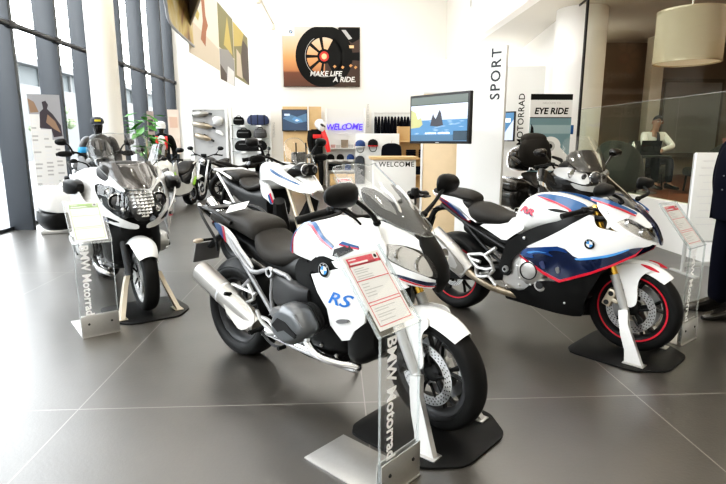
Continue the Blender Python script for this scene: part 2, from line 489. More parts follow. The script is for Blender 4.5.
def mirror(root, c, base, sd, size=(.10, .055), yaw=0.0, m='black_plastic', tilt=0.0, stalk_mid=None, deep=.03):
    """rounded mirror head (glass faces back) on a bent stalk"""
    M = Matrix.Translation(c) @ Matrix.Rotation(yaw, 4, 'Z') @ Matrix.Rotation(tilt, 4, 'X')
    mb = MB(); secs = []
    for x, k in ((-.012, .96), (0, 1), (.012, .93), (deep, .70), (deep + .014, .35)):
        secs.append([(x, size[0] * k * math.copysign(abs(cos(a)) ** .8, cos(a)), size[1] * k * math.copysign(abs(sin(a)) ** .8, sin(a)) * (1 - .18 * sd * cos(a))) for a in [2 * pi * i / 16 for i in range(16)]])
    mb.loft(secs, m, 2, 1, T=M)
    c = Vector(c); b = Vector(base); mid = stalk_mid if stalk_mid is not None else c.lerp(b, .5) + Vector((.01, 0, 0))
    mb.tube([b, mid, c + Vector((.012, -sd * size[0] * .55, -size[1] * .3))], [.014, .010, .011], m, 8, 3)
    mb.ball(b, (.02, .02, .018), m)
    o = mb.build('mirror', root)
    g = MB(); g.add([M @ Vector((-.0135, size[0] * .9 * math.copysign(abs(cos(a)) ** .8, cos(a)), size[1] * .9 * math.copysign(abs(sin(a)) ** .8, sin(a)) * (1 - .18 * sd * cos(a)))) for a in [2 * pi * i / 16 for i in range(16)]], [list(range(16))], 'chrome')
    g.build('mirror_glass', o)
    return o

def engine_core(root, x0, x1, z0, z1, hw, m='engine_grey', finned=False):
    mb = MB()
    mb.loft([ring(x0, hw * .7, z0 + .06, z1 - .05, 5), ring(x0 + .04, hw, z0 + .02, z1, 5), ring((x0 + x1) / 2, hw * 1.05, z0, z1 + .01, 5), ring(x1 - .05, hw * .95, z0 + .03, z1 - .03, 5), ring(x1, hw * .75, z0 + .08, z1 - .08, 5)], m, 2, 1)
    for sd in (-1, 1):
        for k in range(5):
            xx = x0 + .06 + (x1 - x0 - .12) * k / 4
            mb.ball((xx, sd * hw * 1.03, z0 + .05 + .03 * (k % 2)), .011, 'cast', 8, 5)
            mb.ball((xx, sd * hw * 1.0, z1 - .05 - .03 * (k % 2)), .011, 'dark_grey', 8, 5)
        mb.lathe([(0, 0), (.075, 0), (.085, -.012), (.085, -.03)], 'dark_grey', ((x0 + x1) / 2 - .03, sd * (hw * 1.05 + .022), (z0 + z1) / 2), 'y', 20) if sd > 0 else mb.lathe([(0, 0), (.075, 0), (.085, .012), (.085, .03)], 'dark_grey', ((x0 + x1) / 2 - .03, sd * (hw * 1.05 + .022), (z0 + z1) / 2), 'y', 20)
    return mb.build('engine_block', root)

def boxer_head(root, sd, x, z, y0=.13, y1=.40, s=1.0, m='engine_grey'):
    """one sticking-out cylinder with its six-sided cover"""
    out = [(-.13, -.01), (-.085, .075), (-.02, .118), (.095, .112), (.16, .03), (.165, -.02), (.05, -.10), (-.02, -.108), (-.10, -.075)]
    out = chaikin([(a * s, b * s) for a, b in out], 2, .2)
    mb = MB()
    for k in range(6):
        y = y0 + (y1 - .13 - y0) * k / 5; mb.prism([(x + a * .82, z + b * .86) for a, b in out], sd * y, sd * (y + .012), 'dark_grey', 'y')
    mb.prism([(x + a * .7, z + b * .7) for a, b in out], sd * y0, sd * (y1 - .1), 'satin_black', 'y')
    lp = lambda k, y: [(x + a * k, sd * y, z + b * k) for a, b in out]
    mb.loft([lp(.9, y1 - .125), lp(1, y1 - .11), lp(1.0, y1 - .06), lp(.93, y1 - .03), lp(.72, y1 - .005), lp(.5, y1)], m, 2, 1)
    ins = [(-.075, .0), (-.03, .045), (.03, .035), (.11, -.015), (.10, -.035), (.02, -.01), (-.03, -.03)]
    mb.prism([(x + a * s, z + b * s) for a, b in ins], sd * (y1 - .008), sd * (y1 + .004), 'satin_black', 'y')
    mb.prism([(x + a * s, z + b * s) for a, b in [(-.12, .035), (-.075, .09), (.09, .085), (.14, .03), (.09, .05), (-.06, .055)]], sd * (y1 - .05), sd * (y1 - .012), 'mid_grey', 'y')
    for a, b in ((-.09, .05), (.10, .08), (.13, -.05), (-.05, -.09)): mb.lathe([(0, 0), (.012, 0), (.012, .02), (0, .02)], 'alu', (x + a * s, sd * (y1 - .045), z + b * s), 'y', 8)
    return mb.build('cylinder_head', root)

def silencer(root, a, b, ra, rb, m='steel', squash=1.25, tip='satin_black', T=None):
    a = Vector(a); b = Vector(b); d = (b - a).normalized(); up = Vector((0, 0, 1)); u = d.cross(up).normalized(); v = u.cross(d)
    def lp(t, r): 
        c = a + (b - a) * t
        return [tuple(c + u * (r * cos(q)) + v * (r * squash * sin(q))) for q in [2 * pi * i / 16 for i in range(16)]]
    mb = MB().loft([lp(-.01, ra * .8), lp(.0, ra * .96), lp(.03, ra), lp(.45, ra), lp(.62, (ra * .9 + rb * .1)), lp(.85, rb * 1.05), lp(1, rb)], m, 2, 1)
    mb.loft([lp(-.012, ra * .62), lp(-.006, ra * .62)], tip, 1, 1)
    mb.loft([lp(.40, ra * 1.015), lp(.405, ra * 1.02), lp(.42, ra * 1.02), lp(.425, ra * 1.015)], 'alu', 1, 1)
    return mb.build('silencer', root)

def wheel_chock(label, bike, x, z=.32, yhw=.115, base='black_plastic', arm='brushed', lean=.11, gr=None):
    """front wheel display stand: plate on the floor with two leaning arms that hold the axle"""
    px, py, a = bike; t = thing('wheel_stand', label, 'stand', (px + x * cos(a), py + x * sin(a), 0), a, gr)
    mb = MB(); pl = chaikin([(-.33, -.31), (.14, -.33), (.30, -.18), (.31, .18), (.14, .33), (-.33, .31)], 3, .12)
    mb.prism(pl, 0, .012, base, 'z', bev=.003); mb.build('base_plate', t)
    for sd in (-1, 1):
        mb = MB(); o = [(-.045, z + .005), (.012, z + .018), (.03, z - .07), (.115, .10), (.165, .013), (.055, .013), (.04, .09), (.0, .17), (-.03, z - .06)]
        def mp(q): 
            f = (z - q[1]) / z; return sd * (yhw + .10 * f)
        n = len(o); vs = [(q[0], mp(q), q[1]) for q in o] + [(q[0], mp(q) + sd * .034, q[1]) for q in o]
        mb.add(vs, [list(range(n)), list(range(2 * n - 1, n - 1, -1))] + [[i, i + n, (i + 1) % n + n, (i + 1) % n] for i in range(n)], arm)
        mb.box((.11, sd * (yhw + .11), .016), (.13, .07, .008), arm, .002)
        mb.lathe([(0, 0), (.014, 0), (.014, .006), (0, .006)], 'dark_grey', (-.012, sd * (yhw + .024), z - .02), 'y', 10)
        mb.build('support_arm', t)
    return t

def card(mb, w, h, band, mp, title=None, sub=None):
    """price card face: coloured header, boxes and lines; mp maps (u,v) to 3d, v up"""
    R = lambda x0, y0, x1, y1, m, d: mb.add([mp(x0, y0, d), mp(x1, y0, d), mp(x1, y1, d), mp(x0, y1, d)], [[0, 1, 2, 3]], m)
    W, H = w / 2, h / 2
    R(-W, -H, W, H, 'paper', .0)
    e = .006; ix = W * .88
    R(-ix, H * .70, ix * .62, H * .93, band, .001); R(-ix, H * .70, ix, H * .78, band, .001); R(ix * .92, H * .70, ix, H * .93, band, .001)
    mb.add([mp(ix * .77 + .009 * cos(q), H * .86 + .009 * sin(q), .0014) for q in [pi / 6 * i for i in range(12)]], [list(range(12))], 'print_black')
    for x in (-ix, ix): R(x - e / 3, -H * .9, x + e / 3, H * .75, band, .001)
    for y in (.30, -.28, -.36, -.9): R(-ix, H * y - e / 3, ix, H * y + e / 3, band, .001)
    R(-ix * .9, H * .86, -ix * .45, H * .89, 'paper', .0015); R(-ix * .9, H * .75, ix * .2, H * .80, 'paper', .0015)
    rnd = random.Random(3)
    for y in (.62, .56, .50, .42, .36, .20, .12, .04, -.04, -.12, -.46, -.52, -.62, -.68, -.78):
        R(-ix * .85, H * y - .0016, -ix * .85 + ix * rnd.uniform(.4, 1.3), H * y + .0016, 'print_grey', .001)

def price_stand(label, loc, rz, band, gr=None, w=.26, lift=.70):
    t = thing('price_stand', label, 'stand', (*loc, 0), rz, gr); h = w / 2
    mb = MB(); mb.box((0, .215, .004), (w, .47, .008), 'brushed', .002); mb.box((0, -.012, .082), (w, .006, .164), 'brushed', .002); mb.box((0, .012, .082), (w, .006, .164), 'brushed', .002)
    for x in (-h * .6, h * .6): mb.lathe([(0, -.019), (.007, -.019), (.009, -.015), (.009, -.012)], 'dark_grey', (x, 0, .10), 'y', 10)
    mb.build('foot', t)
    mb = MB(); mb.add([(-h, 0, .03), (h, 0, .03), (h, 0, lift), (-h, 0, lift)], [[0, 1, 2, 3]], 'acrylic')
    for sx in (-1, 1): mb.box((sx * (h - .002), 0, .02 + lift / 2), (.004, .0115, lift - .02), 'acrylic_edge')
    up = mb.build('acrylic_panel', t)
    mb = MB()
    for dy, m in ((-.0062, 'letter_white'),):
        mb.text('BMW Motorrad', .080, m, lambda u, v: (-h * .50 + v - (0 if dy < 0 else .03), dy, .43 - u), bold=.0022)
    lab(mb.build('lettering', t), 'white vertical lettering')
    # tilted holder
    a = Vector((0, .0, lift)); d = Vector((0, .62, .785)); nrm = Vector((0, -.785, .62)); L = .376; hw = h + .002
    P = lambda u, v, k=0.0: tuple(a + Vector((u, 0, 0)) + d * (v + L / 2) + nrm * k)
    def slab(u0, u1, v0, v1, k0, k1, m, q):
        vs = [P(u, v, k) for k in (k0, k1) for u, v in ((u0, v0), (u1, v0), (u1, v1), (u0, v1))]
        q.add(vs, [[0, 3, 2, 1], [4, 5, 6, 7], [0, 1, 5, 4], [1, 2, 6, 5], [2, 3, 7, 6], [3, 0, 4, 7]], m)
    mb = MB()
    for k in (-.006, .006): mb.add([P(-hw, -L / 2, k), P(hw, -L / 2, k), P(hw, L / 2, k), P(-hw, L / 2, k)], [[0, 1, 2, 3]], 'acrylic')
    for sx in (-1, 1): slab(sx * hw - .002, sx * hw + .002, -L / 2, L / 2, -.007, .009, 'acrylic_edge', mb)
    slab(-hw, hw, -L / 2 - .002, -L / 2 + .002, -.007, .009, 'acrylic_edge', mb)
    mb.build('card_holder', t)
    mb = MB(); slab(-.110, .110, -.165, .165, -.001, .0005, 'paper', mb); card(mb, .22, .33, band, lambda u, v, k: P(u, v, k + .001))
    lab(mb.build('price_card', t, flat=True), 'printed card with a %s header and ruled boxes' % ('green' if 'green' in band else 'red'))
    return t
# ------------------------------------------------------------------ white roadster-tourer in the middle (RS)
POSE_RS = (-.0704, 2.967, -.7627)
def bike_rs():
    root = thing('motorcycle', 'white sport touring motorcycle with blue RS lettering in the middle foreground', 'motorcycle', (POSE_RS[0], POSE_RS[1], 0), POSE_RS[2])
    ax, az = .7635, .32
    top = (.405, 1.02)                                            # upper end of the fork
    sdir = Vector((top[0] - ax, 0, top[1] - az)).normalized()
    S = rot_about(Vector((ax - .03, 0, az)), sdir, -.16)
    wheel(root, 'front_wheel', ax, az, .30, .12, S, 'dark_grey', None, (-1, 1))
    wheel(root, 'rear_wheel', -.7635, .318, .318, .18, None, 'dark_grey', None, (1,), disc_r=.13)
    for sd in (-1, 1):
        fork(root, ax, az, top, .105, S, 'silver_paint', 'gold', sd, .027)
        caliper(root, ax - .01, az, .088, sd, S, 'satin_black', 2.75)
    # front fender: arc plus the two legs
    mb, _ = fender(root, ax, az, .335, .15, 50, 128, 'white_paint')
    for sd in (-1, 1):
        f = Field([(ax, az, .09), (ax, az + .3, .082), (ax - .1, az + .15, .09), (ax + .1, az + .15, .088)])
        mb.panel([(ax - .13, az + .31), (ax + .03, az + .325), (ax + .05, az + .27), (ax - .005, az + .22), (ax + .015, az + .07), (ax - .005, az + .03), (ax - .06, az + .04), (ax - .075, az + .15), (ax - .13, az + .24)], f, 'white_paint', .008, side=sd)
    mb.apply(S); mb.build('front_fender', root)
    # upper fork clamp and bars turn with the wheel
    mb = MB(); mb.box((top[0] - .01, 0, top[1] + .01), (.09, .27, .035), 'silver_paint', .014)
    for sd in (-1, 1): mb.lathe([(.0, .032), (.02, .032), (.027, .02), (.027, -.02)], 'gold', (top[0], sd * .105, top[1] + .01), 'z', 14)
    mb.apply(S); mb.build('fork_clamp', root)
    bar = handlebar(root, [(.35, .0, 1.05), (.37, .12, 1.07), (.40, .22, 1.125), (.395, .30, 1.13), (.335, .43, 1.105)], .12, S)
    for sd in (-1, 1):
        mb = MB(); mb.lathe([(0, .0), (.022, 0), (.022, .035), (.018, .042), (0, .042)], 'black_plastic', (.43, sd * .25, 1.13), 'z', 14)
        mb.tube([(.43, sd * .25, 1.13), (.47, sd * .2, 1.08), (.45, sd * .12, 1.0)], .006, 'rubber', 6, 3); mb.apply(S); mb.build('fluid_reservoir', bar)
    # tank
    mb = MB()
    mb.loft([ring(-.105, .085, .79, .865, 2.4), ring(-.085, .135, .79, .90, 2.6, wt=.85), ring(-.04, .17, .79, .965, 2.8, wt=.72), ring(.02, .195, .79, 1.015, 2.8, wt=.62), ring(.09, .205, .79, 1.035, 2.8, wt=.58), ring(.18, .205, .79, 1.02, 2.8, wt=.6), ring(.27, .20, .80, .985, 2.8, wt=.62), ring(.35, .18, .82, .95, 2.6, wt=.7), ring(.40, .14, .84, .92, 2.4)], 'white_paint', 3, 2)
    tank = mb.build('fuel_tank', root, 50)
    tf = Field([(-.085, .84, .150), (-.04, .86, .186), (.02, .88, .212), (.1, .9, .219), (.2, .9, .217), (.3, .88, .20), (.02, .99, .15), (.1, 1.0, .150), (.2, .98, .16), (-.05, .95, .135), (.28, .95, .165)])
    # painted cover from the tank to the front, with the M stripe along its crest
    cf = Field([(0, .93, .215), (.1, .95, .215), (.2, .93, .222), (.3, .87, .225), (.05, 1.005, .165), (.15, 1.0, .17), (.25, .95, .195), (.0, .83, .21), (.15, .83, .228), (.32, .82, .232), (.4, .9, .20), (-.095, .84, .165), (-.06, .92, .175), (-.02, .985, .15)])
    for sd in (-1, 1):
        mb = MB()
        mb.panel([(-.095, .835), (-.06, .94), (-.01, .992), (.05, 1.020), (.105, 1.014), (.20, .958), (.30, .90), (.315, .86), (.295, .845), (.18, .815), (.07, .83), (-.02, .835)], cf, 'white_paint', .012, side=sd, round_=1)
        mb.panel([(.045, 1.020), (.108, 1.014), (.20, .960), (.303, .902), (.298, .894), (.195, .948), (.10, 1.000), (.05, 1.008)], cf, 'blue_decal', .006, side=sd, step=.02, off=.004, round_=0)
        mb.panel([(.05, 1.008), (.10, 1.000), (.195, .948), (.298, .894), (.294, .887), (.190, .938), (.095, .989), (.05, .997)], cf, 'red_decal', .006, side=sd, step=.02, off=.0045, round_=0)
        mb.panel([(-.095, .836), (-.08, .885), (-.06, .94), (-.01, .992), (.045, 1.020), (.05, 1.008), (.0, .98), (-.032, .945), (-.038, .90), (-.062, .832)], cf, 'blue_decal', .006, side=sd, step=.02, off=.004, round_=0)
        mb.panel([(-.062, .832), (-.038, .90), (-.032, .945), (-.02, .952), (-.024, .895), (-.046, .830)], cf, 'red_decal', .006, side=sd, step=.02, off=.0045, round_=0)
        lab(mb.build('tank_cover', root), 'white cover with a blue and red stripe')
    # black air scoop panel with the badge
    bf = Field([(0, .75, .20), (.1, .80, .222), (.25, .80, .238), (.35, .82, .235), (.05, .62, .205), (.2, .6, .215), (.2, .5, .20), (.3, .75, .24)])
    for sd in (-1, 1):
        mb = MB()
        mb.panel([(-.035, .75), (.012, .812), (.075, .828), (.10, .80), (.20, .866), (.347, .845), (.36, .80), (.318, .755), (.22, .775), (.10, .755), (.16, .66), (.242, .585), (.225, .487), (.16, .47), (.071, .592), (.0, .64)], bf, 'black_plastic', .012, side=sd, round_=1)
        roundel(mb, (.255, sd * .256, .795), (-sd, 0, 0), (0, 0, 1), .038)
        lab(mb.build('side_panel', root), 'black panel with a round blue and white badge')
    # white lower fairing with lettering
    wf = Field([(.13, .745, .225), (.25, .76, .245), (.4, .80, .25), (.55, .80, .22), (.68, .77, .155), (.25, .6, .235), (.35, .5, .225), (.45, .58, .225), (.33, .43, .215), (.5, .65, .22), (.35, .65, .25)])
    for sd in (-1, 1):
        mb = MB()
        mb.panel([(.128, .747), (.21, .772), (.33, .81), (.45, .845), (.58, .85), (.66, .80), (.70, .762), (.62, .725), (.53, .67), (.495, .60), (.488, .555), (.423, .500), (.39, .444), (.338, .427), (.265, .499), (.252, .586), (.178, .66)], wf, 'white_paint', .012, side=sd, round_=0)
        # RS: drawn as slanting strokes
        s0 = .285; zz = .655
        def mp(u, v): 
            x = s0 + (-1.45 * u if sd > 0 else 1.45 * u)
            return (x + .05, sd * (wf(x + .05, zz + v) + .003), zz + v)
        mb.text('RS', .095, 'rs_blue', mp, bold=.002, shear=.5)
        lab(mb.build('side_fairing', root), 'white fairing panel with blue RS lettering')
        mb = MB(); mb.panel([(.318, .535), (.345, .553), (.40, .562), (.412, .552), (.385, .538), (.335, .525)], wf, 'mid_grey', .01, side=sd, off=.012, step=.02); lab(mb.build('turn_signal', root), 'smoked indicator lens')
    # nose, front-on sheets: x as a function of (y, z)
    XF = lambda z: float(np.interp(z, [.70, .74, .79, .85, .92, .98, 1.02, 1.1], [.755, .785, .812, .80, .765, .715, .685, .60]))
    nf = lambda y, z: XF(z) - 6.2 * y * y
    mb = MB()
    for sd in (-1, 1):
        k = lambda pts: [(sd * y, z) for y, z in pts]
        mb.panel(k([(.045, .95), (.075, 1.0), (.13, 1.06), (.185, 1.075), (.205, 1.03), (.215, .95), (.215, .86), (.19, .80), (.12, .765), (.04, .748), (.04, .79), (.075, .805), (.16, .86), (.19, .93), (.175, .955), (.12, .955), (.075, .93), (.05, .91)]), nf, 'white_paint', .012, 'x', step=.025, round_=1)
    mb.build('nose_fairing', root)
    sf = Field([(.3, .85, .235), (.45, .85, .235), (.58, .85, .20), (.52, 1.0, .20), (.42, 1.04, .20), (.3, .92, .22), (.62, .95, .18)])
    for sd in (-1, 1):
        mb = MB(); mb.panel([(.27, .90), (.40, .985), (.50, 1.035), (.545, 1.06), (.57, .99), (.60, .95), (.60, .84), (.50, .82), (.33, .81), (.28, .85)], sf, 'white_paint', .01, side=sd, round_=1); mb.build('cowl_side', root)
        mb = MB(); mb.panel([(.30, .905), (.40, .94), (.43, .915), (.34, .87), (.295, .87)], sf, 'dark_grey', .006, side=sd, off=.005, round_=0); mb.panel([(.33, .935), (.46, .93), (.455, .94), (.35, .95)], sf, 'blue_decal', .004, side=sd, off=.005, round_=0); mb.panel([(.33, .928), (.46, .923), (.46, .93), (.33, .935)], sf, 'red_decal', .004, side=sd, off=.005, round_=0); mb.build('air_vent', root)
    mb = MB()
    mb.panel([(-.028, 1.01), (.028, 1.01), (.07, .965), (.075, .90), (.06, .82), (.042, .735), (0, .715), (-.042, .735), (-.06, .82), (-.075, .90), (-.07, .965)], lambda y, z: nf(y, z) + .012, 'black_plastic', .012, 'x', step=.025, round_=1)
    mb.build('nose_trim', root)
    for sd in (-1, 1):
        k = lambda pts: [(sd * y, z) for y, z in pts]
        mb = MB(); mb.panel(k([(.045, .80), (.06, .90), (.085, .94), (.125, .968), (.188, .968), (.204, .93), (.17, .85), (.08, .795)]), lambda y, z: nf(y, z) - .004, 'satin_black', .01, 'x', step=.03, round_=1); mb.panel(k([(.06, .815), (.072, .895), (.094, .93), (.13, .955), (.178, .952), (.187, .93), (.158, .865), (.085, .812)]), lambda y, z: nf(y, z) + .0, 'reflector', .006, 'x', step=.03, round_=1)
        for cy, cz, r in ((.10, .875, .042), (.145, .915, .034)):
            xx = nf(cy, cz) + .002; mb.lathe([(0, -.004), (r * .5, .0), (r * .85, .003), (r, .010), (r * .92, .002)], 'chrome', (xx, sd * cy, cz), 'x', 16)
        hl = mb.build('headlight', root)
        mb = MB(); mb.panel(k([(.05, .81), (.063, .895), (.088, .935), (.125, .958), (.178, .955), (.19, .93), (.16, .862), (.08, .808)]), lambda y, z: nf(y, z) + .014, 'lens_clear', .004, 'x', step=.025, round_=1, sheet=True); mb.build('lens', hl)
        mb = MB(); mb.panel(k([(.05, .785), (.10, .79), (.19, .835), (.185, .82), (.10, .772), (.05, .768)]), lambda y, z: nf(y, z) + .006, 'dark_blue', .008, 'x', step=.02, round_=1)
        mb.panel(k([(.05, .766), (.10, .770), (.185, .818), (.183, .810), (.10, .763), (.05, .760)]), lambda y, z: nf(y, z) + .006, 'red_decal', .008, 'x', step=.02, round_=1); mb.build('nose_stripe', root)
    # instrument cover and screen
    mb = MB(); mb.panel([(-.10, 1.02), (0, .99), (.10, 1.02), (.15, 1.09), (.155, 1.15), (.12, 1.215), (.075, 1.20), (.05, 1.13), (-.05, 1.13), (-.075, 1.20), (-.12, 1.215), (-.155, 1.15), (-.15, 1.09)], lambda y, z: float(np.interp(z, [.99, 1.05, 1.1, 1.2, 1.31], [.705, .645, .595, .47, .315])) - 3.6 * y * y, 'dark_grey', .02, 'x', round_=1)
    mb.box((.53, 0, 1.06), (.05, .19, .11), 'black_plastic', .015); mb.box((.505, 0, 1.06), (.006, .16, .08), 'lens_dark', .002)
    for sd in (-1, 1): mb.tube([(.60, sd * .05, 1.05), (.55, sd * .055, 1.15), (.47, sd * .06, 1.21)], .008, 'alu', 6, 3)
    mb.build('instrument_cluster', root)
    scx = lambda y, z: float(np.interp(z, [.99, 1.05, 1.1, 1.2, 1.31], [.725, .665, .615, .49, .335])) - 3.6 * y * y
    mb = MB(); mb.panel([(-0.06, 0.995), (0, 0.985), (0.06, 0.995), (0.115, 1.03), (0.165, 1.08), (0.19, 1.14), (0.192, 1.22), (0.178, 1.29), (0.155, 1.315), (0.06, 1.322), (0, 1.312), (-0.06, 1.322), (-0.155, 1.315), (-0.178, 1.29), (-0.192, 1.22), (-0.19, 1.14), (-0.165, 1.08), (-0.115, 1.03)], scx, 'screen_clear', .004, 'x', step=.02, round_=2, sheet=True)
    out = chaikin([(-0.06, 0.995), (0, 0.985), (0.06, 0.995), (0.115, 1.03), (0.165, 1.08), (0.19, 1.14), (0.192, 1.22), (0.178, 1.29), (0.155, 1.315), (0.06, 1.322), (0, 1.312), (-0.06, 1.322), (-0.155, 1.315), (-0.178, 1.29), (-0.192, 1.22), (-0.19, 1.14), (-0.165, 1.08), (-0.115, 1.03)], 2)
    mb.tube([(scx(y, z), y, z) for y, z in out], .003, 'acrylic_edge', 5, 1, closed=True)
    mb.build('windscreen', root)
    for sd in (-1, 1): mirror(root, (.545, sd * .43, 1.205), (.55, sd * .195, 1.06), sd, (.105, .055), 0, stalk_mid=Vector((.565, sd * .27, 1.12)))
    # seats
    mb = MB(); mb.loft([ring(-.50, .10, .82, .90, 2.6), ring(-.455, .135, .76, .905, 3), ring(-.41, .155, .73, .875, 3), ring(-.34, .165, .71, .835, 3, wt=.9), ring(-.25, .155, .70, .815, 3, wt=.88), ring(-.17, .125, .705, .825, 2.8, wt=.85), ring(-.10, .095, .73, .85, 2.6, wt=.85), ring(-.075, .07, .76, .86, 2.4)], 'vinyl', 3, 2); mb.build('rider_seat', root, 60)
    mb = MB(); mb.loft([ring(-1.0, .07, .915, .95, 2.4), ring(-.96, .105, .90, .972, 2.8), ring(-.85, .125, .885, .985, 3), ring(-.70, .135, .87, .985, 3), ring(-.56, .145, .84, .975, 3), ring(-.48, .145, .82, .955, 2.8), ring(-.445, .12, .83, .92, 2.6)], 'vinyl', 3, 2); mb.build('pillion_seat', root, 60)
    tpf = Field([(-.82, .88, .135), (-.65, .86, .172), (-.55, .80, .182), (-.47, .73, .18), (-.93, .9, .10)])
    for sd in (-1, 1):
        mb = MB()
        mb.panel([(-.90, .905), (-.80, .915), (-.67, .90), (-.585, .855), (-.535, .785), (-.46, .735), (-.42, .68), (-.50, .66), (-.60, .68), (-.69, .735), (-.775, .80), (-.89, .865)], tpf, 'white_paint', .01, side=sd, round_=1)
        mb.panel([(-.90, .905), (-.80, .915), (-.74, .908), (-.785, .808), (-.89, .865)], tpf, 'blue_decal', .004, side=sd, off=.005, round_=0)
        mb.panel([(-.74, .908), (-.715, .905), (-.762, .79), (-.785, .808)], tpf, 'red_decal', .004, side=sd, off=.005, round_=0)
        lab(mb.build('tail_panel', root), 'white tail panel with a blue and red tip')
    mb = MB(); mb.loft([ring(-1.0, .07, .86, .91), ring(-.85, .10, .80, .88), ring(-.65, .11, .74, .85), ring(-.5, .11, .68, .80), ring(-.3, .10, .62, .72)], 'black_plastic', 2, 1); mb.build('tail_tray', root)
    mb = MB()
    for sd in (-1, 1):
        mb.tube([(-.66, sd * .155, .93), (-.80, sd * .165, .985), (-.98, sd * .135, 1.0), (-1.05, sd * .09, .975), (-1.02, sd * .06, .93)], .013, 'satin_black', 8, 4)
        mb.tube([(-1.05, sd * .13, 1.0), (-.97, sd * .15, .93), (-.86, sd * .14, .80), (-.90, sd * .10, .72)], .010, 'dark_grey', 8, 4)
        mb.tube([(-1.09, sd * .1, 1.01), (-1.04, sd * .12, .995)], .012, 'alu', 8)
    mb.box((-.99, 0, .99), (.14, .20, .016), 'black_plastic', .006); mb.build('luggage_rack', root)
    mb = MB(); mb.tube([(-.90, 0, .84), (-1.04, 0, .77), (-1.13, 0, .70)], .03, 'black_plastic', 8, 3, flat=.6); mb.box((0, 0, 0), (.012, .21, .15), 'mid_grey', .004, T=Matrix.Translation((-1.18, 0, .66)) @ Matrix.Rotation(radians(18), 4, 'Y')); mb.build('plate_holder', root)
    mb = MB(); mb.loft([ring(-1.03, .05, .875, .915), ring(-.98, .075, .87, .92)], 'red_lens', 1, 1); mb.build('tail_light', root)
    for sd in (-1, 1):
        mb = MB(); mb.tube([(-.98, sd * .07, .78), (-1.0, sd * .15, .78)], .009, 'black_plastic', 8); mb.ball((-1.0, sd * .18, .78), (.02, .04, .016), 'lens_orange'); mb.build('turn_signal', root)
    # rear fender, swing arm
    mb, _ = fender(root, -.7635, .318, .355, .17, 55, 150, 'black_plastic', name='rear_hugger'); mb.build('rear_fender', root)
    mb = MB(); mb.loft([ring(-.80, .03, .27, .36, yc=.13), ring(-.70, .05, .25, .38, yc=.13), ring(-.45, .055, .27, .40, yc=.12), ring(-.2, .06, .30, .44, yc=.09)], 'dark_grey', 2, 1)
    mb.lathe([(0, -.13), (.055, -.12), (.06, -.09), (.06, .14), (.09, .16), (.09, .2), (0, .21)], 'dark_grey', (-.7635, 0, .318), 'y', 20); mb.build('swing_arm', root)
    # tubular rear frame
    mb = MB()
    for sd in (-1, 1):
        for pts in ([(-.70, .15, .86), (-.57, .17, .745), (-.25, .175, .425)], [(-.60, .17, .775), (-.44, .175, .66), (-.25, .19, .705), (-.10, .19, .69)], [(-.58, .17, .51), (-.45, .18, .61)], [(-.22, .19, .70), (-.25, .185, .55), (-.24, .18, .42)], [(-.10, .19, .69), (0, .195, .62), (.05, .2, .60)]):
            mb.tube([(x, sd * y, z) for x, y, z in pts], .014, 'frame_grey', 10, 3)
        mb.lathe([(.018, -.01), (.03, -.01), (.033, 0), (.03, .01), (.018, .012)], 'alu', (-.235, sd * .205, .695), 'y', 16, closed=True)
        mb.lathe([(0, 0), (.018, 0)], 'groove', (-.235, sd * .207, .695), 'y', 12)
    mb.build('rear_frame', root)
    # foot peg hangers
    for sd in (-1, 1):
        mb = MB()
        for pts in ([(-.62, .19, .56), (-.57, .20, .45), (-.40, .20, .50), (-.46, .19, .58)], [(-.60, .19, .55), (-.39, .19, .53)], [(-.36, .21, .44), (-.30, .22, .38), (-.20, .22, .34), (-.30, .22, .31)], [(-.38, .2, .40), (-.25, .21, .40), (-.16, .22, .33)]):
            mb.tube([(x, sd * y, z) for x, y, z in pts], .013, 'silver_paint', 8, 3, flat=.8)
        h = mb.build('peg_hanger', root)
        mb = MB(); mb.tube([(-.30, sd * .22, .345), (-.30, sd * .32, .345)], [.015, .012], 'rubber', 8); mb.build('foot_peg', h)
        mb = MB(); mb.tube([(-.56, sd * .21, .50), (-.57, sd * .29, .52)], [.015, .012], 'rubber', 8); mb.build('foot_peg', h)
        mb = MB(); mb.tube([(-.30, sd * .23, .325), (-.18, sd * .25, .285), (-.08, sd * .26, .295)], .009, 'dark_grey', 8, 3); mb.tube([(-.08, sd * .24, .295), (-.08, sd * .29, .295)], .012, 'rubber', 8); mb.build('foot_lever', h)
    # engine
    engine_core(root, -.28, .30, .25, .62, .15, 'satin_black')
    mb = MB(); mb.loft([ring(.30, .10, .30, .74), ring(.36, .20, .28, .76, 5), ring(.44, .20, .30, .78, 5), ring(.50, .16, .36, .80, 5)], 'satin_black', 2, 1); mb.build('radiator_shroud', root)
    mb = MB(); mb.loft([ring(-.35, .10, .55, .74), ring(-.1, .15, .56, .80), ring(.2, .16, .56, .82), ring(.42, .10, .6, .84)], 'satin_black', 2, 1); mb.build('air_box', root)
    for sd in (-1, 1):
        boxer_head(root, sd, .085, .49, m='head_grey')
        mb = MB(); mb.loft([[(x, sd * y, z) for x, y, z in q] for q in (ring(-.22, .03, .50, .69, yc=.17), ring(-.1, .04, .50, .68, yc=.19), ring(.02, .05, .55, .67, yc=.2), ring(.10, .03, .58, .66, yc=.2))], 'dark_grey', 2, 1); mb.build('throttle_body', root)
    for sd in (-1, 1):
        mb = MB(); mb.tube([(.13, sd * .28, .41), (.20, sd * .27, .335), (.30, sd * .22, .30), (.375, sd * .17, .29), (.385, sd * .15, .275), (.33, sd * .15, .262), (.05, sd * .16, .275), (-.1, sd * .17, .29), (-.30, sd * .20, .33)] if sd < 0 else [(.13, .28, .41), (.20, .27, .335), (.30, .22, .30), (.375, .17, .29), (.37, .10, .27), (.2, .0, .24), (-.2, -.1, .28)], [.022, .022, .022, .022, .026, .026, .028, .028, .03], 'chrome', 12, 4); mb.build('exhaust_pipe', root)
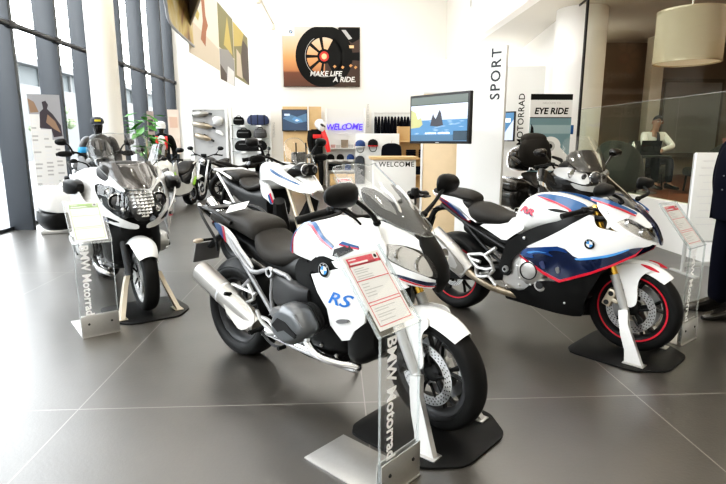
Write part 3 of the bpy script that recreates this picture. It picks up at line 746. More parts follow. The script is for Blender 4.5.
    silencer(root, (-.885, -.24, .60), (-.36, -.205, .345), .063, .05, 'steel', 1.2)
    mb = MB()
    shp = Field([(-.86, .64, .265), (-.6, .46, .27), (-.35, .36, .25), (-.6, .55, .24), (-.4, .42, .22)])
    mb.panel([(-.60, .515), (-.545, .53), (-.37, .425), (-.335, .37), (-.40, .325), (-.45, .33), (-.585, .42)], lambda x, z: shp(x, z) + .012, 'shield', .004, side=-1, round_=1); mb.build('heat_shield', root)
    mb = MB(); mb.loft([ring(-.2, .11, .20, .30), ring(0, .14, .19, .3), ring(.25, .12, .21, .32)], 'satin_black', 2, 1); mb.build('sump', root)
    mb = MB(); mb.tube([(-.1, .16, .25), (-.02, .24, .12), (.02, .27, .012)], .012, 'satin_black', 8, 2); mb.build('side_stand', root)
    for d in (0,):
        tg = MB(); tg.box((0, 0, 0), (.14, .09, .003), 'paper')
        for k in range(3): tg.box((-.02, -.02 + .02 * k, .002), (.08, .004, .001), 'print_grey')
        M = Matrix.Translation((POSE_RS[0], POSE_RS[1], 0)) @ Matrix.Rotation(POSE_RS[2], 4, 'Z') @ Matrix.Translation((-.70, -.07, 1.02)) @ Matrix.Rotation(radians(28), 4, 'X') @ Matrix.Rotation(.55, 4, 'Z')
        o = tg.build('paper_tag'); o.matrix_world = M
        tag(o, 'small white paper tag standing on the rear seat of the RS lettered motorcycle', 'tag')
    return root
# ------------------------------------------------------------------ blue, white and red super sport bike on the right (RR)
POSE_RR = (1.5437, 3.8983, -.8526)
def bike_rr():
    root = thing('motorcycle', 'white, blue and red super sport motorcycle on the right with RR lettering', 'motorcycle', (POSE_RR[0], POSE_RR[1], 0), POSE_RR[2])
    ax, az = .719, .32; top = (.455, .97); S = None
    wheel(root, 'front_wheel', ax, az, .30, .12, S, 'satin_black', 'red_decal', (-1, 1))
    wheel(root, 'rear_wheel', -.719, .318, .318, .19, None, 'satin_black', 'red_decal', (-1,), disc_r=.11)
    for sd in (-1, 1):
        fork(root, ax, az, top, .105, S, 'silver_paint', 'gold', sd, .026, .36)
        caliper(root, ax - .01, az + .02, .09, sd, S, 'champagne', 2.75)
    mb, _ = fender(root, ax, az, .335, .145, 48, 120, 'white_paint')
    for sd in (-1, 1):
        f = Field([(ax, az, .09), (ax, az + .3, .080), (ax - .1, az + .15, .09), (ax + .1, az + .15, .085)])
        mb.panel([(ax - .125, az + .285), (ax + .03, az + .33), (ax + .13, az + .30), (ax + .06, az + .255), (ax + .035, az + .19), (ax + .05, az + .05), (ax + .0, az + .015), (ax - .035, az + .06), (ax - .04, az + .14), (ax - .085, az + .23)], f, 'white_paint', .008, side=sd)
        mb.panel([(ax + .03, az + .328), (ax + .10, az + .323), (ax + .165, az + .29), (ax + .15, az + .285), (ax + .09, az + .30)], f, 'red_decal', .004, side=sd, off=.0045, step=.02)
    mb.build('front_fender', root)
    mb = MB(); mb.box((top[0] - .01, 0, top[1] + .01), (.09, .27, .03), 'satin_black', .012)
    for sd in (-1, 1): mb.lathe([(0, .03), (.018, .03), (.026, .02), (.026, -.02)], 'gold', (top[0], sd * .105, top[1] + .01), 'z', 14)
    mb.build('fork_clamp', root)
    bar = handlebar(root, [(.45, .10, .97), (.44, .16, .975), (.42, .22, .975), (.345, .34, .945)], .12, S)
    # tank: white shell
    mb = MB()
    mb.loft([ring(-.155, .08, .74, .86, 2.4), ring(-.145, .12, .72, .92, 2.6, wt=.8), ring(-.11, .155, .72, .985, 2.8, wt=.7), ring(-.04, .178, .74, 1.04, 2.8, wt=.62), ring(.05, .185, .78, 1.062, 2.8, wt=.58), ring(.16, .185, .80, 1.062, 2.8, wt=.56), ring(.26, .18, .84, 1.045, 2.8, wt=.58), ring(.34, .165, .87, 1.02, 2.6, wt=.65), ring(.40, .12, .90, .99, 2.4)], 'white_paint', 3, 2)
    tank = mb.build('fuel_tank', root, 50)
    tf = Field([(-.1, .9, .163), (0, .9, .186), (.15, .92, .190), (.3, .92, .186), (.4, .95, .13), (0, 1.0, .155), (.1, 1.03, .13), (.2, 1.03, .13), (.3, 1.0, .135), (-.08, .97, .125), (.36, .98, .13), (0, .8, .17), (-.15, .8, .13)])
    for sd in (-1, 1):
        mb = MB()
        mb.panel([(.02, 1.046), (.10, 1.062), (.25, 1.05), (.37, 1.015), (.415, .985), (.33, .945), (.30, .975), (.20, 1.01), (.10, 1.033)], tf, 'blue_decal', .006, side=sd, off=.010, step=.02, round_=1)
        mb.panel([(.02, 1.046), (.10, 1.033), (.20, 1.01), (.30, .975), (.33, .945), (.315, .94), (.285, .968), (.19, 1.0), (.09, 1.022)], tf, 'red_decal', .006, side=sd, off=.0105, step=.02, round_=1)
        lab(mb.build('tank_stripe', tank), 'blue tank panel with a red edge')
        mb = MB()
        mb.text('RR', .062, 'print_red', lambda u, v: (-.018 + (-1 if sd > 0 else 1) * u * 1.5, sd * (tf(-.018 + (-1 if sd > 0 else 1) * u * 1.5, .935 + v) + .006), .935 + v - u * .35), bold=.002, shear=.4)
        mb.text('RR', .062, 'print_navy', lambda u, v: (-.024 + (-1 if sd > 0 else 1) * u * 1.5, sd * (tf(-.024 + (-1 if sd > 0 else 1) * u * 1.5, .929 + v) + .0052), .929 + v - u * .35), bold=.003, shear=.4)
        lab(mb.build('lettering', tank), 'red and navy RR letters')
        mb = MB(); mb.panel([(.13, .955), (.20, .968), (.29, .955), (.30, .948), (.22, .942)], tf, 'satin_black', .006, side=sd, off=.009, step=.02); mb.build('vent', tank)
    # seat base sides (white) below the seat
    wf = Field([(-.45, .77, .12), (-.15, .8, .17), (-.1, .72, .18), (-.3, .74, .15)])
    for sd in (-1, 1):
        mb = MB(); mb.panel([(-.48, .775), (-.18, .81), (-.12, .88), (-.07, .84), (-.01, .80), (-.11, .74), (-.19, .675), (-.33, .728)], wf, 'white_paint', .012, side=sd, round_=1); mb.build('seat_side_panel', root)
    # frame spar
    ff = Field([(-.2, .55, .19), (-.12, .68, .205), (.05, .75, .215), (.3, .88, .205), (.42, .96, .15), (.05, .69, .225), (.25, .80, .225), (-.06, .6, .20)])
    for sd in (-1, 1):
        mb = MB(); mb.panel([(-.22, .50), (-.165, .652), (-.126, .706), (.021, .796), (.127, .848), (.262, .892), (.346, .951), (.40, .985), (.46, .975), (.432, .935), (.371, .90), (.268, .815), (.157, .752), (.041, .69), (-.062, .61), (-.12, .545), (-.12, .42), (-.2, .42)], ff, 'satin_black', .03, side=sd, round_=1)
        mb.ball((-.0, sd * .222, .735), .012, 'alu'); mb.build('frame_spar', root)
    # seat unit
    mb = MB(); mb.loft([ring(-.60, .08, .80, .90, 2.6), ring(-.56, .125, .79, .935, 2.8), ring(-.48, .155, .78, .945, 2.8, wt=.8), ring(-.38, .155, .775, .915, 2.8, wt=.85), ring(-.28, .13, .785, .885, 2.8, wt=.85), ring(-.19, .10, .80, .875, 2.6), ring(-.15, .085, .82, .875, 2.4)], 'vinyl', 3, 2); mb.build('rider_seat', root, 60)
    mb = MB(); mb.loft([ring(-1.0, .03, .985, 1.02, 2.2), ring(-.95, .075, .98, 1.035, 2.6), ring(-.80, .105, .965, 1.045, 2.6, wt=.8), ring(-.66, .115, .95, 1.035, 2.6, wt=.8), ring(-.58, .10, .94, 1.005, 2.6), ring(-.55, .075, .94, .98, 2.4)], 'vinyl', 3, 2); mb.build('pillion_seat', root, 60)
    mb = MB(); mb.loft([ring(-.66, .10, .91, .96), ring(-.58, .12, .87, .965), ring(-.545, .10, .86, .94)], 'satin_black', 2, 1); mb.build('seat_hump', root)
    mb = MB(); mb.loft([ring(-1.02, .02, .985, 1.005, 2.2), ring(-.95, .075, .95, .995, 2.6, wb=.7), ring(-.80, .115, .89, .985, 2.6, wb=.7), ring(-.66, .135, .83, .97, 2.8, wb=.75), ring(-.56, .14, .79, .88, 2.8, wb=.8), ring(-.49, .13, .77, .81, 2.6)], 'white_paint', 3, 2); tail = mb.build('tail_unit', root, 50)
    tlf = Field([(-1, .99, .035), (-.9, .97, .098), (-.75, .92, .126), (-.6, .83, .145), (-.5, .785, .14)])
    for sd in (-1, 1):
        mb = MB()
        mb.panel([(-.96, .985), (-.84, .955), (-.70, .905), (-.60, .872), (-.55, .795), (-.62, .815), (-.75, .88), (-.88, .945)], tlf, 'blue_decal', .006, side=sd, off=.008, step=.025, round_=1)
        mb.panel([(-.97, .985), (-.88, .945), (-.75, .88), (-.62, .815), (-.52, .785), (-.56, .782), (-.66, .80), (-.80, .865), (-.90, .93)], tlf, 'red_decal', .006, side=sd, off=.0085, step=.025, round_=1)
        mb.panel([(-.95, .995), (-.84, .966), (-.75, .93), (-.76, .92), (-.85, .95)], tlf, 'red_decal', .004, side=sd, off=.009, step=.025, round_=1)
        lab(mb.build('tail_stripe', tail), 'blue and red tail stripe')
    mb = MB(); mb.tube([(-.80, 0, .88), (-.98, 0, .84), (-1.06, 0, .72)], .025, 'black_plastic', 8, 3); mb.box((0, 0, 0), (.01, .18, .16), 'dark_grey', .003, T=Matrix.Translation((-1.09, 0, .68)) @ Matrix.Rotation(radians(20), 4, 'Y')); mb.build('plate_holder', root)
    mb = MB()
    for sd in (-1, 1):
        mb.tube([(-.86, sd * .09, .90), (-.55, sd * .13, .76), (-.18, sd * .16, .62)], .016, 'satin_black', 8, 2)
        mb.tube([(-.60, sd * .13, .78), (-.40, sd * .15, .62), (-.2, sd * .17, .50)], .014, 'satin_black', 8, 2)
    mb.loft([ring(-.62, .10, .68, .78), ring(-.45, .12, .60, .76), ring(-.3, .10, .55, .74), ring(-.15, .12, .5, .72)], 'black_plastic', 2, 1); mb.build('rear_frame', root)
    # fairings
    sf = Field([(.02, .66, .235), (.2, .74, .25), (.4, .88, .235), (.55, .98, .19), (.65, .88, .19), (.8, .80, .10), (.5, .76, .262), (.4, .70, .262), (.65, .75, .21), (.3, .72, .262), (.84, .78, .06)])
    bf = Field([(-.02, .6, .225), (.15, .68, .262), (.3, .72, .268), (.17, .49, .235), (.3, .46, .24), (.42, .65, .262), (.3, .6, .245), (.5, .67, .255), (.63, .70, .225), (.5, .56, .245), (.72, .75, .185), (.63, .62, .225), (.15, .58, .235), (.79, .76, .14)])
    lf = Field([(-.2, .3, .12), (0, .3, .17), (.1, .42, .215), (.28, .455, .235), (.5, .55, .235), (.6, .6, .22), (.45, .3, .19), (.45, .22, .14), (0, .22, .12), (.3, .3, .20), (.5, .4, .22)])
    for sd in (-1, 1):
        mb = MB()
        mb.panel([(.01, .665), (.091, .712), (.183, .764), (.302, .84), (.38, .90), (.48, .965), (.50, .90), (.53, .872), (.60, .865), (.70, .838), (.838, .795), (.80, .765), (.72, .755), (.628, .708), (.506, .672), (.413, .652), (.31, .725), (.15, .695)], sf, 'white_paint', .012, side=sd, round_=1)
        roundel(mb, (.497, sd * (sf(.497, .765) + .006), .765), (-sd, 0, 0), (0, sd * .12, 1), .037)
        lab(mb.build('side_fairing', root), 'white upper fairing with a round badge')
        mb = MB()
        mb.panel([(-.025, .605), (.0, .645), (.023, .665), (.15, .695), (.31, .725), (.413, .652), (.506, .672), (.628, .708), (.72, .755), (.79, .768), (.755, .712), (.631, .63), (.513, .565), (.30, .468), (.172, .505)], bf, 'dark_blue', .012, side=sd, round_=1)
        mb.panel([(-.022, .61), (.0, .645), (.03, .667), (.16, .698), (.30, .722), (.37, .68), (.28, .69), (.20, .67), (.26, .635), (.16, .65), (.08, .63), (.10, .60), (.03, .60)], bf, 'blue_paint2', .004, side=sd, off=.005, round_=1, step=.025)
        mb.panel([(.40, .653), (.506, .675), (.628, .712), (.72, .757), (.72, .745), (.63, .695), (.51, .66), (.42, .642)], bf, 'light_blue', .004, side=sd, off=.005, round_=1, step=.025)
        mb.panel([(.03, .64), (.12, .665), (.22, .66), (.12, .655), (.06, .63)], bf, 'light_blue', .004, side=sd, off=.007, round_=1, step=.025)
        mb.panel([(.13, .575), (.17, .60), (.19, .545), (.165, .53)], bf, 'print_navy', .004, side=sd, off=.006, round_=1); mb.panel([(.26, .56), (.29, .575), (.30, .53), (.275, .52)], bf, 'mid_grey', .004, side=sd, off=.006, round_=1)
        mb.panel([(-.025, .605), (.0, .594), (.172, .517), (.30, .48), (.513, .577), (.631, .642), (.755, .724), (.79, .768), (.755, .708), (.631, .625), (.513, .559), (.30, .460), (.172, .497), (-.01, .585)], bf, 'red_decal', .006, side=sd, off=.006, round_=0, step=.025)
        lab(mb.build('mid_fairing', root), 'dark blue fairing panel with a red lower edge')
        mb = MB()
        mb.panel([(-.22, .27), (-.16, .305), (-.025, .312), (.10, .425), (.20, .45), (.28, .455), (.40, .50), (.50, .55), (.58, .595), (.53, .48), (.47, .36), (.455, .26), (.42, .21), (.20, .20), (-.10, .205), (-.21, .22)], lf, 'black_plastic', .012, side=sd, round_=1); mb.ball((.33, sd * (lf(.33, .31) + .004), .31), .009, 'alu', 8, 5); mb.build('belly_pan', root)
    mb = MB(); mb.loft([ring(-.2, .10, .19, .27), ring(0, .12, .18, .3), ring(.3, .14, .18, .3), ring(.45, .12, .21, .35)], 'black_plastic', 2, 1); mb.build('sump', root)
    engine_core(root, -.22, .34, .28, .66, .16, 'cast')
    for sd in (-1, 1):
        mb = MB(); c = (.055, sd * .16, .50)
        mb.lathe([(.0, sd * .075), (.06, sd * .075), (.075, sd * .065), (.105, sd * .05), (.118, sd * .03), (.12, 0)], 'cast', c, 'y', 28); mb.lathe([(.06, sd * .079), (.068, sd * .079), (.068, sd * .07), (.06, sd * .07)], 'dark_grey', c, 'y', 24, closed=True)
        for k in range(7): a = 2 * pi * k / 7 + .3; mb.ball((c[0] + .108 * cos(a), sd * .205, c[2] + .108 * sin(a)), .010, 'alu', 8, 5)
        mb.lathe([(0, sd * .06), (.045, sd * .055), (.06, sd * .03), (.06, 0)], 'cast', (.14, sd * .16, .405), 'y', 20); mb.lathe([(0, sd * .066), (.028, sd * .066), (.03, sd * .05)], 'dark_grey', (.14, sd * .16, .405), 'y', 16)
        mb.build('engine_cover', root)
        mb = MB(); mb.lathe([(0, sd * .02), (.022, sd * .02), (.028, 0)], 'alu', (-.155, sd * .19, .47), 'y', 16); mb.lathe([(0, sd * .022), (.012, sd * .022)], 'groove', (-.155, sd * .19, .47), 'y', 12)
        mb.build('pivot_cap', root)
    mb = MB(); mb.loft([ring(.36, .15, .34, .72, 5), ring(.42, .17, .32, .76, 5), ring(.47, .16, .36, .76, 5)], 'satin_black', 2, 1); mb.build('radiator', root)
    # nose
    XN = lambda z: float(np.interp(z, [.76, .80, .85, .90, .95, 1.0, 1.05, 1.1, 1.2], [.845, .845, .825, .80, .755, .70, .65, .60, .47]))
    nf = lambda y, z: XN(z) - 5.0 * y * y
    mb = MB()
    for sd in (-1, 1):
        k = lambda pts: [(sd * y, z) for y, z in pts]
        mb.panel(k([(.035, .95), (.075, 1.0), (.12, 1.035), (.175, 1.05), (.195, 1.0), (.20, .92), (.20, .865), (.14, .812), (.05, .772), (.02, .78), (.045, .79), (.115, .815), (.174, .885), (.19, .968), (.165, .978), (.115, .93), (.072, .875), (.035, .90)]), nf, 'white_paint', .012, 'x', step=.025, round_=1)
    mb.build('nose_fairing', root)
    cs = Field([(.45, 1.05, .185), (.6, 1.03, .16), (.57, .92, .20), (.45, .92, .21), (.7, .97, .12)])
    for sd in (-1, 1):
        mb = MB(); mb.panel([(.435, 1.065), (.50, 1.06), (.57, 1.04), (.69, .995), (.70, .96), (.60, .90), (.585, .872), (.57, .87), (.575, .91), (.57, .99), (.50, 1.03)], cs, 'white_paint', .01, side=sd, round_=1)
        mb.panel([(.44, 1.072), (.54, 1.062), (.64, 1.025), (.72, .985), (.72, .965), (.64, 1.005), (.54, 1.038), (.45, 1.058)], cs, 'blue_decal', .004, side=sd, off=.006, round_=1); mb.panel([(.45, 1.058), (.54, 1.038), (.64, 1.005), (.72, .965), (.715, .955), (.63, .995), (.53, 1.028), (.45, 1.048)], cs, 'red_decal', .004, side=sd, off=.0065, round_=1)
        mb.build('cowl_side', root)
    mb = MB(); mb.panel([(-.05, 1.02), (.05, 1.02), (.045, .95), (.03, .87), (.025, .79), (0, .765), (-.025, .79), (-.03, .87), (-.045, .95)], lambda y, z: nf(y, z) + .01, 'dark_blue', .012, 'x', round_=1); mb.build('nose_trim', root)
    for sd in (-1, 1):
        k = lambda pts: [(sd * y, z) for y, z in pts]
        o = [(.05, .80), (.08, .872), (.12, .925), (.168, .972), (.184, .966), (.168, .885), (.11, .822)]
        mb = MB(); mb.panel(k(o), lambda y, z: nf(y, z) - .014, 'reflector', .02, 'x', round_=1)
        for cy, cz, r in ((.10, .855, .03), (.14, .91, .025)): mb.lathe([(r * .3, -.02), (r * .8, -.005), (r, .012)], 'chrome', (nf(cy, cz) - .016, sd * cy, cz), 'x', 16)
        hl = mb.build('headlight', root)
        mb = MB(); mb.panel(k(o), lambda y, z: nf(y, z) + .003, 'lens_clear', .004, 'x', step=.02, round_=1, sheet=True); mb.panel(k([(.08, .872), (.12, .925), (.168, .972), (.178, .962), (.13, .912), (.095, .865)]), lambda y, z: nf(y, z) + .004, 'lens_dark', .004, 'x', step=.02, round_=1); mb.build('lens', hl)
    scx = lambda y, z: XN(z) - .005 - 5.2 * y * y
    so = [(-.06, .985), (0, .965), (.06, .985), (.12, 1.03), (.135, 1.07), (.12, 1.13), (.08, 1.185), (.03, 1.205), (-.03, 1.205), (-.08, 1.185), (-.12, 1.13), (-.135, 1.07), (-.12, 1.03)]
    mb = MB(); mb.panel(so, scx, 'screen_smoke', .004, 'x', step=.02, round_=2, sheet=True); mb.tube([(scx(y, z), y, z) for y, z in chaikin(so, 2)], .003, 'satin_black', 5, 1, closed=True); mb.build('windscreen', root)
    mb = MB(); mb.box((.52, 0, 1.0), (.06, .16, .09), 'black_plastic', .015); mb.box((.488, 0, 1.005), (.006, .13, .07), 'lens_dark', .002)
    for sd in (-1, 1): mb.tube([(.45, sd * .18, .93), (.54, sd * .17, .93), (.56, sd * .16, .98)], .02, 'black_plastic', 8, 3)
    mb.build('instrument_cluster', root)
    for sd in (-1, 1): mirror(root, (.60 if sd < 0 else .57, sd * .40, 1.135), (.63, sd * .15, 1.045), sd, (.105, .045), 0, stalk_mid=Vector((.66, sd * .26, 1.08)), deep=.05)
    mb, _ = fender(root, -.719, .318, .352, .18, 40, 130, 'black_plastic'); mb.build('rear_fender', root)
    mb = MB()
    for sd in (-1, 1): mb.loft([[(x, sd * abs(y), z) for x, y, z in q] for q in (ring(-.75, .02, .28, .35, yc=.13), ring(-.6, .025, .29, .39, yc=.135), ring(-.35, .03, .33, .46, yc=.13), ring(-.18, .03, .36, .50, yc=.11))], 'satin_black', 2, 1)
    mb.lathe([(0, -.15), (.03, -.15), (.03, .15), (0, .15)], 'alu', (-.719, 0, .318), 'y', 16); mb.build('swing_arm', root)
    for sd in (-1, 1):
        mb = MB()
        for pts in ([(-.50, .19, .53), (-.42, .195, .545), (-.34, .20, .55), (-.26, .20, .46), (-.40, .20, .44), (-.50, .19, .53)], [(-.47, .195, .50), (-.38, .20, .49)], [(-.42, .195, .44), (-.40, .20, .37), (-.30, .205, .39), (-.25, .205, .45)], [(-.30, .205, .40), (-.22, .21, .33)], [(-.34, .2, .55), (-.25, .19, .62)]):
            mb.tube([(x, sd * y, z) for x, y, z in pts], .017, 'silver_paint', 8, 2, flat=.8)
        h = mb.build('peg_hanger', root)
        mb = MB(); mb.tube([(-.30, sd * .21, .42), (-.31, sd * .30, .425)], [.013, .011], 'alu', 8); mb.build('foot_peg', h)
    silencer(root, (-.82, -.27, .655), (-.50, -.20, .39), .07, .055, 'cast', 1.5)
    mb = MB(); mb.tube([(-.52, -.20, .41), (-.44, -.19, .36), (-.33, -.17, .31), (-.25, -.14, .28), (0, -.05, .23)], [.04, .032, .03, .03, .03], 'titan', 12, 3); mb.build('exhaust_pipe', root)
    mb = MB(); mb.panel([(-.80, .67), (-.72, .675), (-.52, .47), (-.48, .40), (-.56, .36), (-.60, .40), (-.76, .575)], Field([(-.8, .65, .325), (-.5, .4, .262), (-.65, .5, .29), (-.6, .55, .29)]), 'shield', .004, side=-1, round_=1); mb.build('heat_shield', root)
    for sd in (-1, 1):
        mb = MB(); mb.tube([(-.92, sd * .05, .86), (-.94, sd * .13, .85)], .008, 'black_plastic', 8); mb.ball((-.94, sd * .15, .85), (.018, .035, .014), 'lens_orange'); mb.build('turn_signal', root)
    return root
# ------------------------------------------------------------------ white touring bike on the left (RT)
POSE_RT = (-2.041, 5.045, -.973)
def pannier(root, sd, x0, x1, z0, z1, y0, y1, up, low, zs, name='pannier'):
    mb = MB(); zz = lambda t: z0 + (z1 - z0) * t
    def secs(za, zb, g=0.0):
        o = []
        for x, k, dz in ((x0, .72, .03), (x0 + .05, .93, .01), (x0 + (x1 - x0) * .35, 1, 0), (x0 + (x1 - x0) * .75, .97, .01), (x1 - .03, .82, .03), (x1, .6, .06)):
            w = (y1 - y0) * k / 2 + g; o.append(ring(x, w, za + (dz if za == z0 else 0), zb - (dz if zb == z1 else 0), 4, yc=sd * (y0 + w), wb=.8 if za == z0 else 1, wt=.85 if zb == z1 else 1))
        return o
    mb.loft(secs(z0, zs), low, 2, 1); o = mb.build(name, root)
    mb = MB(); mb.loft(secs(zs - .004, z1, .004), up, 2, 1); mb.box(((x0 + x1) / 2, sd * (y1 + .0), zs), ((x1 - x0) * .4, .012, .016), 'mid_grey', .003); mb.build('pannier_lid', o)
    return o

def bike_rt():
    root = thing('motorcycle', 'white touring motorcycle with panniers and tall screen at the left near the windows', 'motorcycle', (POSE_RT[0], POSE_RT[1], 0), POSE_RT[2])
    ax, az = .7425, .32; top = (.40, .98); S = rot_about(Vector((ax - .03, 0, az)), (Vector((top[0] - ax, 0, top[1] - az))).normalized(), -.03)
    wheel(root, 'front_wheel', ax, az, .30, .12, S, 'silver_paint', None, (-1, 1)); wheel(root, 'rear_wheel', -.7425, .318, .318, .18, None, 'silver_paint', None, (1,), disc_r=.13)
    for sd in (-1, 1):
        fork(root, ax, az, top, .105, S, 'dark_grey', 'alu', sd, .03); caliper(root, ax - .01, az, .09, sd, S, 'dark_grey', 2.75)
    mb, _ = fender(root, ax, az, .34, .20, 38, 140, 'white_paint'); mb.apply(S); mb.build('front_fender', root)
    XF = lambda z: float(np.interp(z, [.70, .74, .80, .86, .92, 1.0, 1.06, 1.12, 1.2, 1.25], [.80, .84, .875, .885, .875, .84, .80, .75, .66, .60]))
    nf = lambda y, z: XF(z) - 3.5 * y * y
    mb = MB()
    for sd in (-1, 1):
        k = lambda p: [(sd * y, z) for y, z in p]
        mb.panel(k([(.095, 1.03), (.135, 1.12), (.18, 1.20), (.24, 1.225), (.33, 1.19), (.40, 1.12), (.415, 1.03), (.40, .95), (.35, .89), (.31, .845), (.22, .775), (.12, .735), (.03, .725), (.03, .765), (.10, .79), (.18, .84), (.255, .92), (.278, 1.02), (.27, 1.098), (.17, 1.07), (.12, 1.03)]), nf, 'white_paint', .012, 'x', step=.03, round_=1)
    mb.build('nose_fairing', root)
    for sd in (-1, 1):
        k = lambda p: [(sd * y, z) for y, z in p]
        mb = MB(); mb.panel(k([(.15, .785), (.21, .79), (.28, .845), (.23, .83)]), lambda y, z: nf(y, z) + .006, 'groove', .006, 'x', step=.03, round_=1)
        mb.panel(k([(.22, .80), (.30, .86), (.37, .93), (.38, .925), (.31, .848), (.23, .785)]), lambda y, z: nf(y, z) + .006, 'print_navy', .005, 'x', step=.03, round_=1)
        mb.build('air_inlet', root)
    # lamp unit: centre reflector and a projector at each side
    mb = MB(); mb.panel([(-.10, 1.03), (0, 1.045), (.10, 1.03), (.10, .90), (.05, .80), (0, .79), (-.05, .80), (-.10, .90)], lambda y, z: nf(y, z) - .01, 'dark_grey', .02, 'x', round_=1)
    for j in range(6):
        for q in range(8):
            y = -.075 + .03 * j; z = .83 + .026 * q
            if abs(y) < .03 + (z - .80) * .5: mb.add([(nf(y + a, z + b) + c, y + a, z + b) for a, b, c in ((0, 0, -.004), (.028, .002, .008), (.027, .024, -.004), (.001, .023, .006))], [[0, 1, 2, 3]], 'reflector')
    hl = mb.build('headlight', root, flat=True)
    mb = MB(); mb.panel([(-.10, 1.03), (0, 1.045), (.10, 1.03), (.10, .90), (.05, .80), (0, .79), (-.05, .80), (-.10, .90)], lambda y, z: nf(y, z) + .008, 'pane', .003, 'x', round_=1, sheet=True); mb.build('lens', hl)
    for sd in (-1, 1):
        k = lambda p: [(sd * y, z) for y, z in p]; o = [(.092, .90), (.10, 1.03), (.17, 1.062), (.265, 1.09), (.272, 1.02), (.25, .93), (.19, .85), (.11, .81)]
        mb = MB(); mb.panel(k(o), lambda y, z: nf(y, z) - .02, 'satin_black', .02, 'x', round_=1)
        for cy, cz, r in ((.165, .955, .055), (.13, .89, .03), (.20, 1.03, .03)): mb.lathe([(0, .02), (r * .4, .018), (r * .75, .006), (r * .8, -.005), (r, .01), (r, -.01)], 'chrome' if r < .05 else 'lens_dark', (nf(cy, cz) - .02, sd * cy, cz), 'x', 18)
        mb.lathe([(.055, -.005), (.066, .012), (.062, .014)], 'chrome', (nf(.165, .955) - .02, sd * .165, .955), 'x', 20)
        h2 = mb.build('headlight', root)
        mb = MB(); mb.panel(k(o), lambda y, z: nf(y, z) + .004, 'pane', .003, 'x', round_=1, sheet=True); mb.build('lens', h2)
    mb = MB(); mb.panel([(-.10, 1.045), (0, 1.055), (.10, 1.045), (.15, 1.12), (.215, 1.215), (.20, 1.27), (.10, 1.25), (0, 1.24), (-.10, 1.25), (-.20, 1.27), (-.215, 1.215), (-.15, 1.12)], lambda y, z: nf(y, z) + .006, 'smoke_grey', .02, 'x', round_=1); mb.build('nose_trim', root)
    # cockpit behind the screen
    mb = MB(); mb.loft([ring(.62, .20, 1.04, 1.16), ring(.55, .235, 1.04, 1.24), ring(.46, .25, 1.05, 1.27), ring(.36, .24, 1.06, 1.24), ring(.30, .2, 1.06, 1.18)], 'dark_grey', 2, 1)
    for sd in (-1, 1): mb.lathe([(.055, 0), (.06, .012), (.05, .014), (.05, 0)], 'alu', (.31, sd * .09, 1.17), 'x', 16)
    mb.build('instrument_cluster', root)
    scx = lambda y, z: float(np.interp(z, [1.02, 1.1, 1.2, 1.3, 1.4, 1.5], [.86, .79, .69, .59, .49, .39])) - 2.0 * y * y
    so = [(-.09, 1.05), (0, 1.045), (.09, 1.05), (.16, 1.10), (.23, 1.20), (.27, 1.32), (.25, 1.42), (.19, 1.485), (.10, 1.50), (0, 1.49), (-.10, 1.50), (-.19, 1.485), (-.25, 1.42), (-.27, 1.32), (-.23, 1.20), (-.16, 1.10)]
    mb = MB(); mb.panel(so, scx, 'rt_screen', .004, 'x', step=.03, round_=2, sheet=True); mb.tube([(scx(y, z), y, z) for y, z in chaikin(so, 2)], .0035, 'acrylic_edge', 5, 1, closed=True); mb.build('windscreen', root)
    sf = Field([(.6, 1.0, .36), (.4, 1.1, .41), (.2, 1.05, .40), (.1, .9, .36), (.3, .7, .38), (.5, .75, .33), (.68, .8, .24), (.3, .9, .42), (.0, .8, .30), (.4, .55, .33)])
    for sd in (-1, 1):
        mb = MB(); mb.panel([(.64, .83), (.56, .92), (.50, 1.02), (.46, 1.10), (.40, 1.15), (.25, 1.16), (.12, 1.10), (.05, .98), (.0, .86), (.06, .76), (.20, .70), (.34, .60), (.46, .60), (.56, .72)], sf, 'white_paint', .012, side=sd, round_=1)
        mb.panel([(.62, .83), (.45, .80), (.25, .86), (.10, .95), (.10, .93), (.25, .84), (.45, .775), (.60, .80)], sf, 'dark_blue', .004, side=sd, off=.006, round_=1); mb.panel([(.60, .80), (.45, .775), (.25, .84), (.10, .93), (.10, .92), (.25, .825), (.45, .76), (.58, .78)], sf, 'red_decal', .004, side=sd, off=.006, round_=1)
        mb.build('side_fairing', root)
        mb = MB(); mb.loft([[(x, sd * y, z) for x, y, z in q] for q in (ring(.52, .025, 1.05, 1.09, 3.5, yc=.375), ring(.47, .055, 1.01, 1.115, 3.5, yc=.395), ring(.38, .068, 1.0, 1.125, 4, yc=.41), ring(.335, .064, 1.01, 1.12, 4, yc=.41))], 'black_plastic', 2, 1); m = mb.build('mirror', root)
        mb = MB(); mb.box((.325, sd * .42, 1.065), (.006, .12, .10), 'chrome', .002); mb.build('mirror_glass', m)
        mb = MB(); mb.panel([(sd * .385, 1.02), (sd * .43, 1.03), (sd * .465, 1.06), (sd * .43, 1.05)], lambda y, z: .50 - 1.6 * (abs(y) - .385), 'lens_orange', .008, 'x', step=.02, round_=1); mb.build('turn_signal', root)
    handlebar(root, [(.26, 0, 1.10), (.26, .12, 1.12), (.20, .25, 1.14), (.08, .40, 1.12)], .12, S)
    for sd in (-1, 1):
        mb = MB(); mb.tube([(.27, sd * .25, 1.18), (.33, sd * .28, 1.24), (.30, sd * .36, 1.27)], .007, 'black_plastic', 6, 3); mb.ball((.30, sd * .37, 1.27), (.02, .03, .018), 'black_plastic'); mb.build('fluid_reservoir', root)
    mb = MB(); mb.loft([ring(-.16, .12, .82, .90), ring(-.08, .18, .80, 1.0, wt=.7), ring(.08, .22, .80, 1.08, wt=.6), ring(.22, .22, .82, 1.08, wt=.65), ring(.32, .2, .86, 1.02)], 'white_paint', 2, 2); mb.build('fuel_tank', root, 50)
